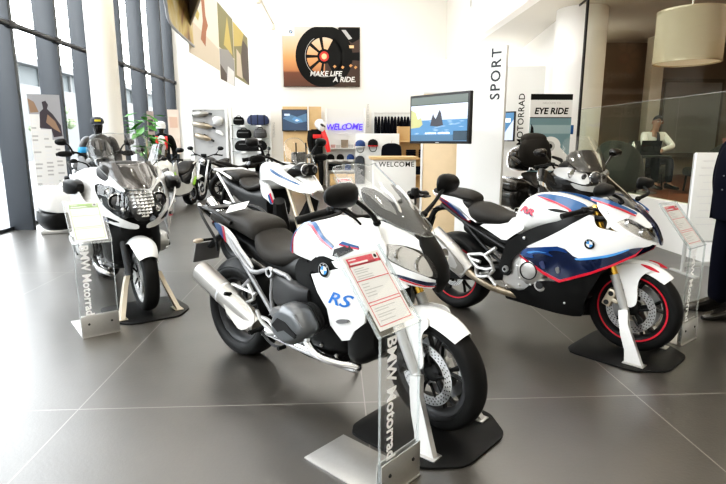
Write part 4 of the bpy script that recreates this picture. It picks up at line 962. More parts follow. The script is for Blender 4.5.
    mb = MB(); mb.loft([ring(-1.0, .10, .88, .95), ring(-.85, .15, .84, .96), ring(-.55, .16, .80, .95), ring(-.46, .16, .76, .86), ring(-.3, .16, .74, .83), ring(-.14, .10, .76, .86)], 'vinyl', 2, 2); mb.build('seat', root, 60)
    mb = MB(); mb.loft([ring(-1.08, .08, .80, .90), ring(-.9, .16, .70, .90), ring(-.6, .17, .64, .86), ring(-.3, .14, .6, .78)], 'white_paint', 2, 2); mb.build('tail_unit', root, 50)
    mb = MB()
    for sd in (-1, 1): mb.tube([(-.6, sd * .17, .94), (-.8, sd * .19, .98), (-1.02, sd * .15, .98), (-1.06, 0, .97)], .014, 'satin_black', 8, 3)
    mb.box((-1.0, 0, .985), (.2, .26, .02), 'black_plastic', .006); mb.build('luggage_rack', root)
    mb = MB(); mb.loft([ring(-1.10, .05, .80, .86), ring(-1.06, .09, .79, .87)], 'red_lens', 1, 1); mb.build('tail_light', root)
    for sd in (-1, 1): pannier(root, sd, -1.02, -.42, .56, 1.0, .27, .58, 'white_paint', 'black_plastic', .76)
    engine_core(root, -.25, .30, .26, .62, .16, 'engine_grey')
    for sd in (-1, 1):
        boxer_head(root, sd, .09, .48, .13, .40, .95, 'silver_paint')
        mb = MB(); mb.tube([(.14, sd * .26, .40), (.24, sd * .25, .32), (.32, sd * .18, .28), (.2, sd * .15, .25), (-.2, sd * .2, .27)], .024, 'chrome', 10, 4); mb.build('exhaust_pipe', root)
        mb = MB(); mb.tube([(-.28, sd * .2, .36), (-.28, sd * .32, .35)], .015, 'rubber', 8); mb.tube([(-.28, sd * .2, .35), (-.2, sd * .2, .55)], .015, 'silver_paint', 8); mb.build('foot_peg', root)
    mb = MB(); mb.loft([ring(.28, .14, .34, .8, 4), ring(.4, .24, .36, .82, 4), ring(.52, .22, .42, .80, 4), ring(.62, .12, .6, .8, 4)], 'satin_black', 2, 1); mb.build('radiator_shroud', root)
    mb = MB(); mb.loft([ring(-.78, .04, .26, .37, yc=.13), ring(-.5, .05, .27, .4, yc=.13), ring(-.2, .06, .3, .44, yc=.09)], 'dark_grey', 2, 1); mb.build('swing_arm', root)
    silencer(root, (-.92, -.23, .42), (-.3, -.2, .29), .07, .045, 'chrome', 1.2)
    return root

# ------------------------------------------------------------------ adventure bike (two stand in the hall)
def bike_gs(pose, label, paint, low, stripe=True, tint='screen_clear', group=None):
    root = thing('motorcycle', label, 'motorcycle', (pose[0], pose[1], 0), pose[2], group)
    ax, az = .7535, .315; top = (.36, 1.02)
    wheel(root, 'front_wheel', ax, az, .315, .12, None, 'dark_grey', None, (-1, 1), detail=False); wheel(root, 'rear_wheel', -.7535, .32, .32, .17, None, 'dark_grey', None, (1,), disc_r=.13, detail=False)
    for sd in (-1, 1): fork(root, ax, az, top, .105, None, 'champagne' if stripe else 'dark_grey', 'champagne' if stripe else 'alu', sd, .025)
    mb, _ = fender(root, ax, az, .36, .14, 55, 125, 'black_plastic'); mb.build('front_fender', root)
    tf = Field([(.0, 1.0, .16), (.1, 1.1, .2), (.3, 1.12, .2), (.45, 1.05, .17), (.6, .98, .12), (.77, .9, .05), (.3, 1.0, .24), (.2, .9, .25), (.4, .75, .24)])
    for sd in (-1, 1):
        mb = MB(); mb.panel([(.02, 1.04), (.09, 1.12), (.20, 1.155), (.32, 1.15), (.40, 1.09), (.55, 1.0), (.70, .94), (.78, .895), (.74, .865), (.60, .875), (.43, .94), (.31, .99), (.15, .97), (.05, .96)], tf, paint, .02, side=sd, round_=1)
        if stripe: mb.panel([(.28, 1.10), (.45, 1.02), (.62, .955), (.62, .94), (.44, 1.0), (.28, 1.07)], tf, 'blue_decal', .004, side=sd, off=.006, round_=1)
        mb.build('beak_side', root)
        mb = MB(); mb.panel([(.09, .955), (.18, .955), (.28, .94), (.33, .86), (.37, .79), (.34, .765), (.28, .80), (.19, .82), (.12, .87)], tf, low, .02, side=sd, round_=1)
        if stripe: mb.panel([(.33, .86), (.37, .79), (.355, .78), (.315, .85)], tf, 'red_decal', .004, side=sd, off=.006, round_=0); mb.panel([(.315, .85), (.355, .78), (.33, .772), (.29, .835)], tf, 'blue_decal', .004, side=sd, off=.006, round_=0)
        mb.build('side_panel', root)
    mb = MB(); mb.loft([ring(.42, .10, 1.0, 1.12), ring(.55, .09, .97, 1.04), ring(.68, .06, .925, .97), ring(.78, .025, .89, .905)], paint, 2, 2); mb.build('beak', root)
    mb = MB(); mb.loft([ring(-.08, .10, .88, .96), ring(-.02, .15, .86, 1.04, wt=.7), ring(.10, .19, .86, 1.13, wt=.65), ring(.25, .19, .88, 1.15, wt=.65), ring(.36, .15, .92, 1.10)], paint, 2, 2); mb.build('fuel_tank', root, 50)
    mb = MB(); mb.loft([ring(.44, .14, .98, 1.10), ring(.52, .13, 1.0, 1.14), ring(.60, .12, 1.02, 1.15), ring(.64, .09, 1.03, 1.13)], 'satin_black', 2, 1)
    hl = mb.build('headlight', root)
    mb = MB()
    for y, r in ((-.055, .05), (.055, .042)): mb.lathe([(0, .012), (r * .7, .01), (r, -.004)], 'lens_dark', (.635, y, 1.085), 'x', 16)
    mb.lathe([(.044, .0), (.052, .006), (.056, 0)], 'alu', (.632, -.055, 1.085), 'x', 16)
    mb.build('lens', hl)
    scx = lambda y, z: float(np.interp(z, [1.12, 1.2, 1.3, 1.45], [.62, .58, .52, .40])) - 2.5 * y * y
    so = [(-.09, 1.13), (.09, 1.13), (.16, 1.2), (.16, 1.3), (.12, 1.42), (.05, 1.46), (-.05, 1.46), (-.12, 1.42), (-.16, 1.3), (-.16, 1.2)]
    mb = MB(); mb.panel(so, scx, tint, .004, 'x', step=.04, round_=2, sheet=True); mb.tube([(scx(y, z), y, z) for y, z in chaikin(so, 2)], .004, 'acrylic_edge', 5, 1, closed=True)
    mb.build('windscreen', root)
    mb = MB(); mb.box((.46, 0, 1.2), (.05, .16, .10), 'black_plastic', .015); mb.tube([(.5, .06, 1.1), (.5, .06, 1.34)], .008, 'satin_black', 6); mb.tube([(.5, -.06, 1.1), (.5, -.06, 1.34)], .008, 'satin_black', 6); mb.build('instrument_cluster', root)
    bar = handlebar(root, [(.30, 0, 1.12), (.30, .10, 1.14), (.28, .24, 1.20), (.26, .32, 1.20), (.20, .45, 1.18)], .12, None)
    for sd in (-1, 1):
        mb = MB(); mb.loft([[(x, sd * y, z) for x, y, z in q] for q in (ring(.35, .06, 1.16, 1.21, yc=.38), ring(.335, .09, 1.15, 1.225, yc=.39), ring(.31, .08, 1.16, 1.215, yc=.40))], 'black_plastic', 2, 1); mb.build('hand_guard', bar)
        mirror(root, (.30, sd * .42, 1.34), (.29, sd * .29, 1.21), sd, (.07, .045), 0, stalk_mid=Vector((.31, sd * .33, 1.29)))
    mb = MB(); mb.loft([ring(-.46, .12, .86, .98, 2.8), ring(-.38, .15, .84, .93, 3), ring(-.25, .15, .83, .89, 3), ring(-.10, .10, .85, .93, 2.8), ring(-.05, .08, .88, .97, 2.6)], 'vinyl', 2, 2); mb.build('rider_seat', root, 60)
    mb = MB(); mb.loft([ring(-.80, .11, .96, 1.02, 2.8), ring(-.65, .14, .93, 1.04, 3), ring(-.5, .14, .91, 1.02, 3), ring(-.44, .11, .92, .99, 2.8)], 'vinyl', 2, 2); mb.build('pillion_seat', root, 60)
    mb = MB(); mb.box((-.86, 0, 1.035), (.24, .26, .025), 'white_paint' if stripe else 'dark_grey', .01)
    for sd in (-1, 1): mb.tube([(-.55, sd * .16, .95), (-.8, sd * .17, 1.03), (-.98, sd * .12, 1.03)], .014, 'white_paint' if stripe else 'satin_black', 8, 3); mb.tube([(-.85, sd * .16, 1.0), (-.6, sd * .17, .80), (-.3, sd * .18, .60)], .014, 'white_paint' if stripe else 'satin_black', 8, 2)
    mb.build('luggage_rack', root)
    mb = MB(); mb.loft([ring(-.95, .07, .86, .96), ring(-.7, .12, .78, .92), ring(-.3, .13, .66, .86), ring(.1, .15, .6, .88)], 'satin_black', 2, 1); mb.build('tail_tray', root)
    mb = MB(); mb.loft([ring(-1.0, .04, .90, .94), ring(-.96, .06, .89, .95)], 'red_lens', 1, 1); mb.build('tail_light', root)
    mb = MB(); mb.tube([(-.9, 0, .86), (-1.0, 0, .78), (-1.05, 0, .62)], .025, 'black_plastic', 8, 2); mb.box((-1.06, 0, .64), (.01, .18, .15), 'dark_grey', .003); mb.build('plate_holder', root)
    engine_core(root, -.25, .30, .27, .66, .16, 'engine_grey')
    for sd in (-1, 1):
        boxer_head(root, sd, .09, .50, .13, .41, 1)
        mb = MB(); mb.tube([(.14, sd * .28, .42), (.24, sd * .26, .33), (.30, sd * .18, .28), (0, sd * .15, .26), (-.3, sd * .2, .32)], .022, 'steel', 10, 3); mb.build('exhaust_pipe', root)
        mb = MB(); mb.tube([(.30, sd * .05, .45), (.36, sd * .16, .62), (.42, sd * .22, .80)], [.05, .09, .06], 'satin_black', 8, 3); mb.build('radiator', root)
    silencer(root, (-.86, -.26, .70), (-.40, -.20, .42), .06, .045, 'chrome', 1.3)
    mb = MB(); mb.loft([ring(-.78, .04, .27, .37, yc=.13), ring(-.5, .05, .27, .4, yc=.13), ring(-.2, .06, .3, .44, yc=.09)], 'dark_grey', 2, 1); mb.build('swing_arm', root)
    for o in root.children_recursive:                        # long travel suspension: everything above the engine sits higher
        if o.type == 'MESH' and o.name.split('.')[0] not in ('front_wheel', 'rear_wheel', 'rim', 'brake_disc', 'windscreen'):
            for v in o.data.vertices:
                if v.co.z > .6: v.co.z += .075 * min(1, (v.co.z - .6) / .25)
    return root

# ------------------------------------------------------------------ big black six cylinder tourer
def bike_k(pose):
    root = thing('motorcycle', 'black luxury touring motorcycle with top case and backrest behind the RR bike', 'motorcycle', (pose[0], pose[1], 0), pose[2])
    bp = 'black_paint'; br = 'brown_black'
    wheel(root, 'front_wheel', .84, .30, .30, .12, None, 'silver_paint', None, (-1, 1), detail=False); wheel(root, 'rear_wheel', -.84, .318, .318, .19, None, 'silver_paint', None, (1,), detail=False)
    for sd in (-1, 1): fork(root, .84, .30, (.5, .95), .11, None, 'dark_grey', 'alu', sd, .03)
    mb, _ = fender(root, .84, .30, .34, .18, 35, 140, bp); mb.build('front_fender', root)
    XF = lambda z: float(np.interp(z, [.65, .72, .8, .9, 1.0, 1.1, 1.2, 1.3], [.80, .88, .92, .92, .88, .80, .70, .58]))
    nf = lambda y, z: XF(z) - 2.8 * y * y
    mb = MB(); mb.panel([(-.30, 1.0), (-.22, 1.12), (-.12, 1.22), (0, 1.25), (.12, 1.22), (.22, 1.12), (.30, 1.0), (.40, .98), (.42, .85), (.34, .72), (.2, .66), (0, .64), (-.2, .66), (-.34, .72), (-.42, .85), (-.40, .98)], nf, bp, .02, 'x', step=.05, round_=1); mb.build('nose_fairing', root)
    for sd in (-1, 1):
        k = lambda p: [(sd * y, z) for y, z in p]
        mb = MB(); mb.panel(k([(.07, .92), (.09, 1.05), (.20, 1.10), (.34, 1.09), (.36, 1.0), (.26, .94), (.14, .89)]), lambda y, z: nf(y, z) + .006, 'silver_paint', .01, 'x', step=.04, round_=1)
        mb.lathe([(0, .02), (.05, .016), (.06, 0)], 'lens', (nf(.22, 1.02), sd * .22, 1.02), 'x', 18); mb.lathe([(0, .02), (.03, .016), (.04, 0)], 'lens_dark', (nf(.12, .99), sd * .12, .99), 'x', 16); mb.build('headlight', root)
    mb = MB(); mb.lathe([(0, .03), (.05, .025), (.065, .012), (.072, 0)], 'lens_dark', (.895, 0, .98), 'x', 20); mb.lathe([(.07, .01), (.08, .014), (.085, 0)], 'chrome', (.895, 0, .98), 'x', 20); mb.build('headlight', root)
    mb = MB(); mb.panel([(-.12, .87), (0, .89), (.12, .87), (.26, .92), (.2, .83), (0, .80), (-.2, .83), (-.26, .92)], lambda y, z: nf(y, z) + .008, 'silver_paint', .01, 'x', step=.05, round_=1); mb.build('nose_trim', root)
    scx = lambda y, z: float(np.interp(z, [1.0, 1.1, 1.2, 1.3, 1.4, 1.5], [.90, .84, .76, .67, .58, .49])) - 2 * y * y
    so = [(-.14, 1.05), (.14, 1.05), (.24, 1.14), (.27, 1.26), (.24, 1.42), (.14, 1.49), (-.14, 1.49), (-.24, 1.42), (-.27, 1.26), (-.24, 1.14)]
    mb = MB(); mb.panel(so, scx, 'screen_clear', .004, 'x', step=.05, round_=2, sheet=True); mb.build('windscreen', root)
    mb = MB(); mb.panel([(-.16, 1.04), (.16, 1.04), (.25, 1.13), (.24, 1.24), (.16, 1.30), (0, 1.32), (-.16, 1.30), (-.24, 1.24), (-.25, 1.13)], lambda y, z: scx(y, z) - .01, br, .03, 'x', step=.05, round_=1); mb.build('screen_base', root)
    mb = MB(); mb.loft([ring(.62, .18, .98, 1.12), ring(.5, .24, 1.0, 1.2), ring(.38, .24, 1.0, 1.17), ring(.3, .2, 1.0, 1.1)], 'satin_black', 2, 1); mb.build('instrument_cluster', root)
    sf = Field([(.6, .95, .36), (.4, 1.0, .42), (.1, .95, .38), (0, .8, .32), (.3, .6, .36), (.6, .7, .30), (.3, .85, .42)])
    for sd in (-1, 1):
        mb = MB(); mb.panel([(.60, .80), (.55, .95), (.45, 1.05), (.25, 1.08), (.08, 1.0), (-.02, .85), (.05, .60), (.2, .42), (.45, .40), (.58, .6)], sf, bp, .015, side=sd, round_=1); mb.build('side_fairing', root)
        mb = MB(); mb.panel([(.50, .80), (.40, .90), (.20, .90), (.18, .86), (.38, .85), (.48, .76)], sf, 'chrome', .01, side=sd, off=.012, round_=1); mb.panel([(.46, .66), (.36, .74), (.16, .74), (.14, .70), (.34, .70), (.44, .62)], sf, 'chrome', .01, side=sd, off=.012, round_=1); mb.build('chrome_trim', root)
        mirror(root, (.44, sd * .52, 1.28), (.45, sd * .30, 1.05), sd, (.09, .055), 0, bp, stalk_mid=Vector((.48, sd * .38, 1.14)), deep=.05)
        mb = MB(); mb.tube([(-.55, sd * .20, 1.0), (-.3, sd * .30, 1.05), (-.05, sd * .34, 1.03)], .014, 'chrome', 8, 3); mb.build('grab_rail', root)
        pannier(root, sd, -1.15, -.45, .42, .88, .24, .55, br, bp, .70)
    handlebar(root, [(.30, 0, 1.06), (.30, .12, 1.08), (.22, .26, 1.12), (.08, .40, 1.08)], .12, None)
    mb = MB(); mb.loft([ring(-.22, .14, .78, .88), ring(-.1, .2, .76, 1.0, wt=.7), ring(.1, .24, .78, 1.08, wt=.65), ring(.3, .22, .84, 1.04)], bp, 2, 2); mb.build('fuel_tank', root, 50)
    mb = MB(); mb.loft([ring(-.95, .16, .86, .95, 3), ring(-.6, .18, .80, .92, 3), ring(-.5, .18, .76, .84, 3), ring(-.3, .18, .72, .80, 3), ring(-.16, .12, .74, .84)], 'vinyl', 2, 2); mb.build('seat', root, 60)
    mb = MB(); mb.loft([ring(-1.2, .12, .70, .86), ring(-.9, .18, .62, .90), ring(-.5, .18, .55, .84), ring(-.2, .16, .5, .78)], bp, 2, 2); mb.build('tail_unit', root, 50)
    mb = MB(); mb.loft([ring(-1.32, .20, 1.0, 1.22, 3.5), ring(-1.25, .28, .96, 1.30, 3.5), ring(-1.08, .31, .95, 1.35, 3.5), ring(-.92, .31, .97, 1.36, 3.5), ring(-.86, .26, 1.0, 1.33, 3.5)], bp, 2, 2); tc = mb.build('top_case', root, 50)
    mb = MB(); mb.loft([ring(-.90, .24, 1.05, 1.46, 3), ring(-.85, .25, 1.02, 1.48, 3), ring(-.80, .20, 1.05, 1.44, 3)], 'vinyl', 2, 2)
    mb.loft([ring(-1.05, .16, 1.34, 1.50, 2.6), ring(-.95, .2, 1.33, 1.55, 2.6), ring(-.86, .19, 1.34, 1.53, 2.6), ring(-.82, .14, 1.36, 1.48, 2.6)], 'vinyl', 2, 2); mb.build('backrest', tc, 60)
    for sd in (-1, 1): mb = MB(); mb.tube([(-.92, sd * .33, 1.18), (-.70, sd * .35, 1.14), (-.6, sd * .33, 1.10)], [.02, .03, .02], 'satin_black', 8, 3); mb.build('arm_rest', tc)
    engine_core(root, -.25, .35, .22, .62, .26, 'engine_grey')
    silencer(root, (-1.15, -.26, .36), (-.4, -.2, .27), .07, .05, 'chrome', 1.2); silencer(root, (-1.15, .26, .36), (-.4, .2, .27), .07, .05, 'chrome', 1.2)
    return root

# ------------------------------------------------------------------ plain roadsters at the back of the hall
def bike_naked(pose, label, paint, accent, gold=False):
    root = thing('motorcycle', label, 'motorcycle', (pose[0], pose[1], 0), pose[2])
    ax, az = .72, .30; top = (.42, .96)
    wheel(root, 'front_wheel', ax, az, .30, .12, None, 'satin_black', None, (-1, 1), detail=False); wheel(root, 'rear_wheel', -.72, .318, .318, .19, None, 'satin_black', None, (1,), detail=False)
    for sd in (-1, 1): fork(root, ax, az, top, .105, None, 'silver_paint', 'gold' if gold else 'alu', sd, .026)
    mb, _ = fender(root, ax, az, .33, .14, 50, 125, accent); mb.build('front_fender', root)
    mb = MB(); mb.lathe([(0, .06), (.05, .055), (.08, .03), (.085, .02)], 'lens', (.50, 0, .92), 'x', 20); mb.lathe([(.085, .03), (.095, .02), (.09, -.06), (.05, -.10), (0, -.11)], 'satin_black', (.50, 0, .92), 'x', 20); mb.build('headlight', root)
    mb = MB(); mb.box((.44, 0, 1.07), (.04, .14, .08), 'black_plastic', .012); mb.build('instrument_cluster', root)
    handlebar(root, [(.38, 0, 1.02), (.38, .08, 1.04), (.36, .22, 1.09), (.34, .28, 1.09), (.28, .40, 1.07)], .12, None)
    for sd in (-1, 1): mirror(root, (.34, sd * .40, 1.24), (.35, sd * .27, 1.10), sd, (.08, .05))
    mb = MB(); mb.loft([ring(-.14, .08, .78, .86), ring(-.08, .14, .76, .94, wt=.75), ring(.06, .18, .76, 1.02, wt=.65), ring(.22, .18, .80, 1.02, wt=.65), ring(.34, .13, .84, .96)], paint, 2, 2); mb.build('fuel_tank', root, 50)
    for sd in (-1, 1): mb = MB(); mb.loft([[(x, sd * y, z) for x, y, z in q] for q in (ring(.15, .03, .66, .84, yc=.2), ring(.3, .05, .62, .9, yc=.22), ring(.42, .03, .66, .88, yc=.2))], accent, 2, 1); mb.build('side_panel', root)
    mb = MB(); mb.loft([ring(-.85, .09, .90, .97), ring(-.6, .12, .83, .94), ring(-.48, .14, .80, .88), ring(-.3, .13, .77, .83), ring(-.12, .09, .80, .87)], 'vinyl', 2, 2); mb.build('seat', root, 60)
    mb = MB(); mb.loft([ring(-.95, .05, .88, .95), ring(-.7, .11, .78, .90), ring(-.4, .11, .68, .80), ring(-.1, .12, .6, .80)], paint, 2, 2); mb.build('tail_unit', root, 50)
    engine_core(root, -.22, .34, .26, .68, .19, 'engine_grey')
    for k in range(4):
        mb = MB(); y = -.12 + .08 * k; mb.tube([(.32, y, .56), (.42, y, .46), (.36, y * .8, .28), (.1, y * .5, .22)], .02, 'steel', 8, 3); mb.build('exhaust_pipe', root)
    mb = MB(); mb.loft([ring(.36, .19, .44, .80, 5), ring(.43, .19, .42, .82, 5)], 'satin_black', 1, 1); mb.build('radiator', root)
    silencer(root, (-.75, -.22, .55), (-.3, -.17, .33), .06, .04, 'steel', 1.3)
    mb = MB(); mb.loft([ring(-.75, .03, .27, .36, yc=.12), ring(-.4, .05, .3, .42, yc=.12), ring(-.15, .05, .34, .48, yc=.1)], 'satin_black', 2, 1); mb.build('swing_arm', root)
    mb = MB(); mb.tube([(-.7, 0, .80), (-.95, 0, .74), (-1.0, 0, .62)], .025, 'black_plastic', 8, 2); mb.box((-1.01, 0, .62), (.01, .18, .14), 'dark_grey', .003); mb.build('plate_holder', root)
    return root

# ------------------------------------------------------------------ electric scooter with lime accents
def scooter(pose):
    root = thing('scooter', 'pale grey maxi scooter with lime accents behind the white touring motorcycle', 'scooter', (pose[0], pose[1], 0), pose[2])
    wheel(root, 'front_wheel', .78, .28, .28, .12, None, 'satin_black', None, (-1, 1), detail=False); wheel(root, 'rear_wheel', -.78, .28, .28, .16, None, 'satin_black', None, (1,), detail=False)
    for sd in (-1, 1): fork(root, .78, .28, (.56, .72), .10, None, 'satin_black', 'alu', sd, .025)
    mb, _ = fender(root, .78, .28, .32, .15, 30, 130, 'white_paint'); mb.build('front_fender', root)
    XF = lambda z: float(np.interp(z, [.5, .65, .8, .95, 1.1], [.72, .88, .90, .80, .62])); nf = lambda y, z: XF(z) - 3 * y * y
    mb = MB(); mb.panel([(-.30, .95), (-.16, 1.08), (0, 1.1), (.16, 1.08), (.30, .95), (.33, .75), (.22, .55), (0, .5), (-.22, .55), (-.33, .75)], nf, 'silver_white', .02, 'x', step=.05, round_=1); mb.build('nose_fairing', root)
    for sd in (-1, 1):
        k = lambda p: [(sd * y, z) for y, z in p]
        mb = MB(); mb.panel(k([(.06, .68), (.10, .80), (.24, .92), (.28, .84), (.2, .72)]), lambda y, z: nf(y, z) + .008, 'lens_dark', .01, 'x', step=.04, round_=1); mb.lathe([(0, .02), (.04, .014), (.05, 0)], 'lens', (nf(.16, .79), sd * .16, .79), 'x', 14); mb.build('headlight', root)
        sf = Field([(.5, .9, .32), (.2, .7, .30), (-.2, .6, .28), (-.6, .75, .24), (-.9, .9, .12), (.5, .5, .28), (0, .4, .26), (-.4, .85, .24)])
        mb = MB(); mb.panel([(.62, .70), (.55, 1.0), (.42, 1.0), (.30, .62), (-.15, .50), (-.30, .55), (-.45, .78), (-.80, .90), (-1.0, .92), (-.9, .80), (-.5, .52), (-.3, .34), (.35, .30), (.55, .45)], sf, 'silver_white', .015, side=sd, round_=1)
        mb.panel([(-.32, .50), (-.50, .66), (-.62, .66), (-.45, .46)], sf, 'lime', .006, side=sd, off=.01, round_=1); mb.panel([(.45, .62), (.55, .80), (.5, .82), (.38, .62)], sf, 'lime', .006, side=sd, off=.01, round_=1); mb.build('side_fairing', root)
        mirror(root, (.45, sd * .42, 1.24), (.48, sd * .25, 1.04), sd, (.085, .05))
    scx = lambda y, z: float(np.interp(z, [1.0, 1.2, 1.4], [.74, .60, .48])) - 2 * y * y
    mb = MB(); so = [(-.14, 1.02), (.14, 1.02), (.21, 1.15), (.16, 1.34), (0, 1.38), (-.16, 1.34), (-.21, 1.15)]
    mb.panel(so, scx, 'screen_smoke', .004, 'x', step=.05, round_=2, sheet=True); mb.build('windscreen', root)
    handlebar(root, [(.40, 0, 1.02), (.40, .12, 1.04), (.36, .24, 1.06), (.28, .37, 1.04)], .1, None)
    mb = MB(); mb.loft([ring(.55, .2, .6, 1.0), ring(.42, .2, .5, 1.04), ring(.34, .14, .45, .95)], 'dark_grey', 2, 1); mb.build('leg_shield', root)
    mb = MB(); mb.loft([ring(.45, .22, .30, .42, 4), ring(0, .25, .26, .46, 4), ring(-.4, .2, .26, .6, 4), ring(-.6, .14, .3, .6, 4)], 'dark_grey', 2, 1); mb.build('floor_board', root)
    mb = MB(); mb.loft([ring(-.98, .10, .90, .98), ring(-.75, .16, .84, .99), ring(-.55, .17, .78, .95), ring(-.45, .17, .74, .84), ring(-.2, .16, .70, .80), ring(-.05, .10, .72, .79)], 'vinyl', 2, 2); mb.build('seat', root, 60)
    mb = MB(); mb.loft([ring(-1.05, .05, .80, .90), ring(-.8, .18, .66, .88), ring(-.4, .2, .5, .80), ring(-.15, .15, .45, .72)], 'dark_grey', 2, 2); mb.build('tail_unit', root, 50)
    mb = MB()
    for sd in (-1, 1): mb.tube([(-.65, sd * .17, .93), (-.9, sd * .16, 1.0), (-1.08, sd * .08, 1.0)], .016, 'silver_white', 8, 3)
    mb.build('grab_rail', root)
    return root
# ------------------------------------------------------------------ the hall
GX = 4.4            # glass front of the raised office
FX = 3.5            # fascia of the upper storey
BY = 17.3           # back wall
WX = -4.94          # inner edge of the window fins
def floor_material():
    m = bpy.data.materials.new('floor_tile'); m.use_nodes = True; nt = m.node_tree; b = nt.nodes['Principled BSDF']
    g = nt.nodes.new('ShaderNodeNewGeometry'); sx = nt.nodes.new('ShaderNodeSeparateXYZ'); nt.links.new(g.outputs['Position'], sx.inputs[0])
    def line(out, off, per, w):
        a = nt.nodes.new('ShaderNodeMath'); a.operation = 'SUBTRACT'; a.inputs[1].default_value = off - per * 20 ; nt.links.new(out, a.inputs[0])
        d = nt.nodes.new('ShaderNodeMath'); d.operation = 'MODULO'; d.inputs[1].default_value = per; nt.links.new(a.outputs[0], d.inputs[0])
        c = nt.nodes.new('ShaderNodeMath'); c.operation = 'LESS_THAN'; c.inputs[1].default_value = w; nt.links.new(d.outputs[0], c.inputs[0]); return c.outputs[0]
    lx = line(sx.outputs['X'], -1.412, 1.56, .006); ly = line(sx.outputs['Y'], 2.734, 3.12, .0075)
    mx = nt.nodes.new('ShaderNodeMath'); mx.operation = 'MAXIMUM'; nt.links.new(lx, mx.inputs[0]); nt.links.new(ly, mx.inputs[1])
    n = nt.nodes.new('ShaderNodeTexNoise'); n.inputs['Scale'].default_value = 1.1; n.inputs['Detail'].default_value = 6; n.inputs['Roughness'].default_value = .6
    nt.links.new(g.outputs['Position'], n.inputs['Vector'])
    cr = nt.nodes.new('ShaderNodeValToRGB'); cr.color_ramp.elements[0].color = (.030, .027, .023, 1); cr.color_ramp.elements[1].color = (.058, .052, .045, 1); cr.color_ramp.elements[0].position = .3; cr.color_ramp.elements[1].position = .7
    nt.links.new(n.outputs['Fac'], cr.inputs[0])
    mc = nt.nodes.new('ShaderNodeMix'); mc.data_type = 'RGBA'; nt.links.new(mx.outputs[0], mc.inputs['Factor']); nt.links.new(cr.outputs[0], mc.inputs['A']); mc.inputs['B'].default_value = (.20, .185, .165, 1)
    nt.links.new(mc.outputs['Result'], b.inputs['Base Color'])
    n2 = nt.nodes.new('ShaderNodeTexNoise'); n2.inputs['Scale'].default_value = 60; n2.inputs['Detail'].default_value = 3; nt.links.new(g.outputs['Position'], n2.inputs['Vector'])
    bp = nt.nodes.new('ShaderNodeBump'); bp.inputs['Strength'].default_value = .06; bp.inputs['Distance'].default_value = .01; nt.links.new(n2.outputs['Fac'], bp.inputs['Height']); nt.links.new(bp.outputs['Normal'], b.inputs['Normal'])
    b.inputs['Roughness'].default_value = .34; b.inputs['Specular IOR Level'].default_value = 1.0; b.inputs['IOR'].default_value = 1.62
    MATS['floor_tile'] = m

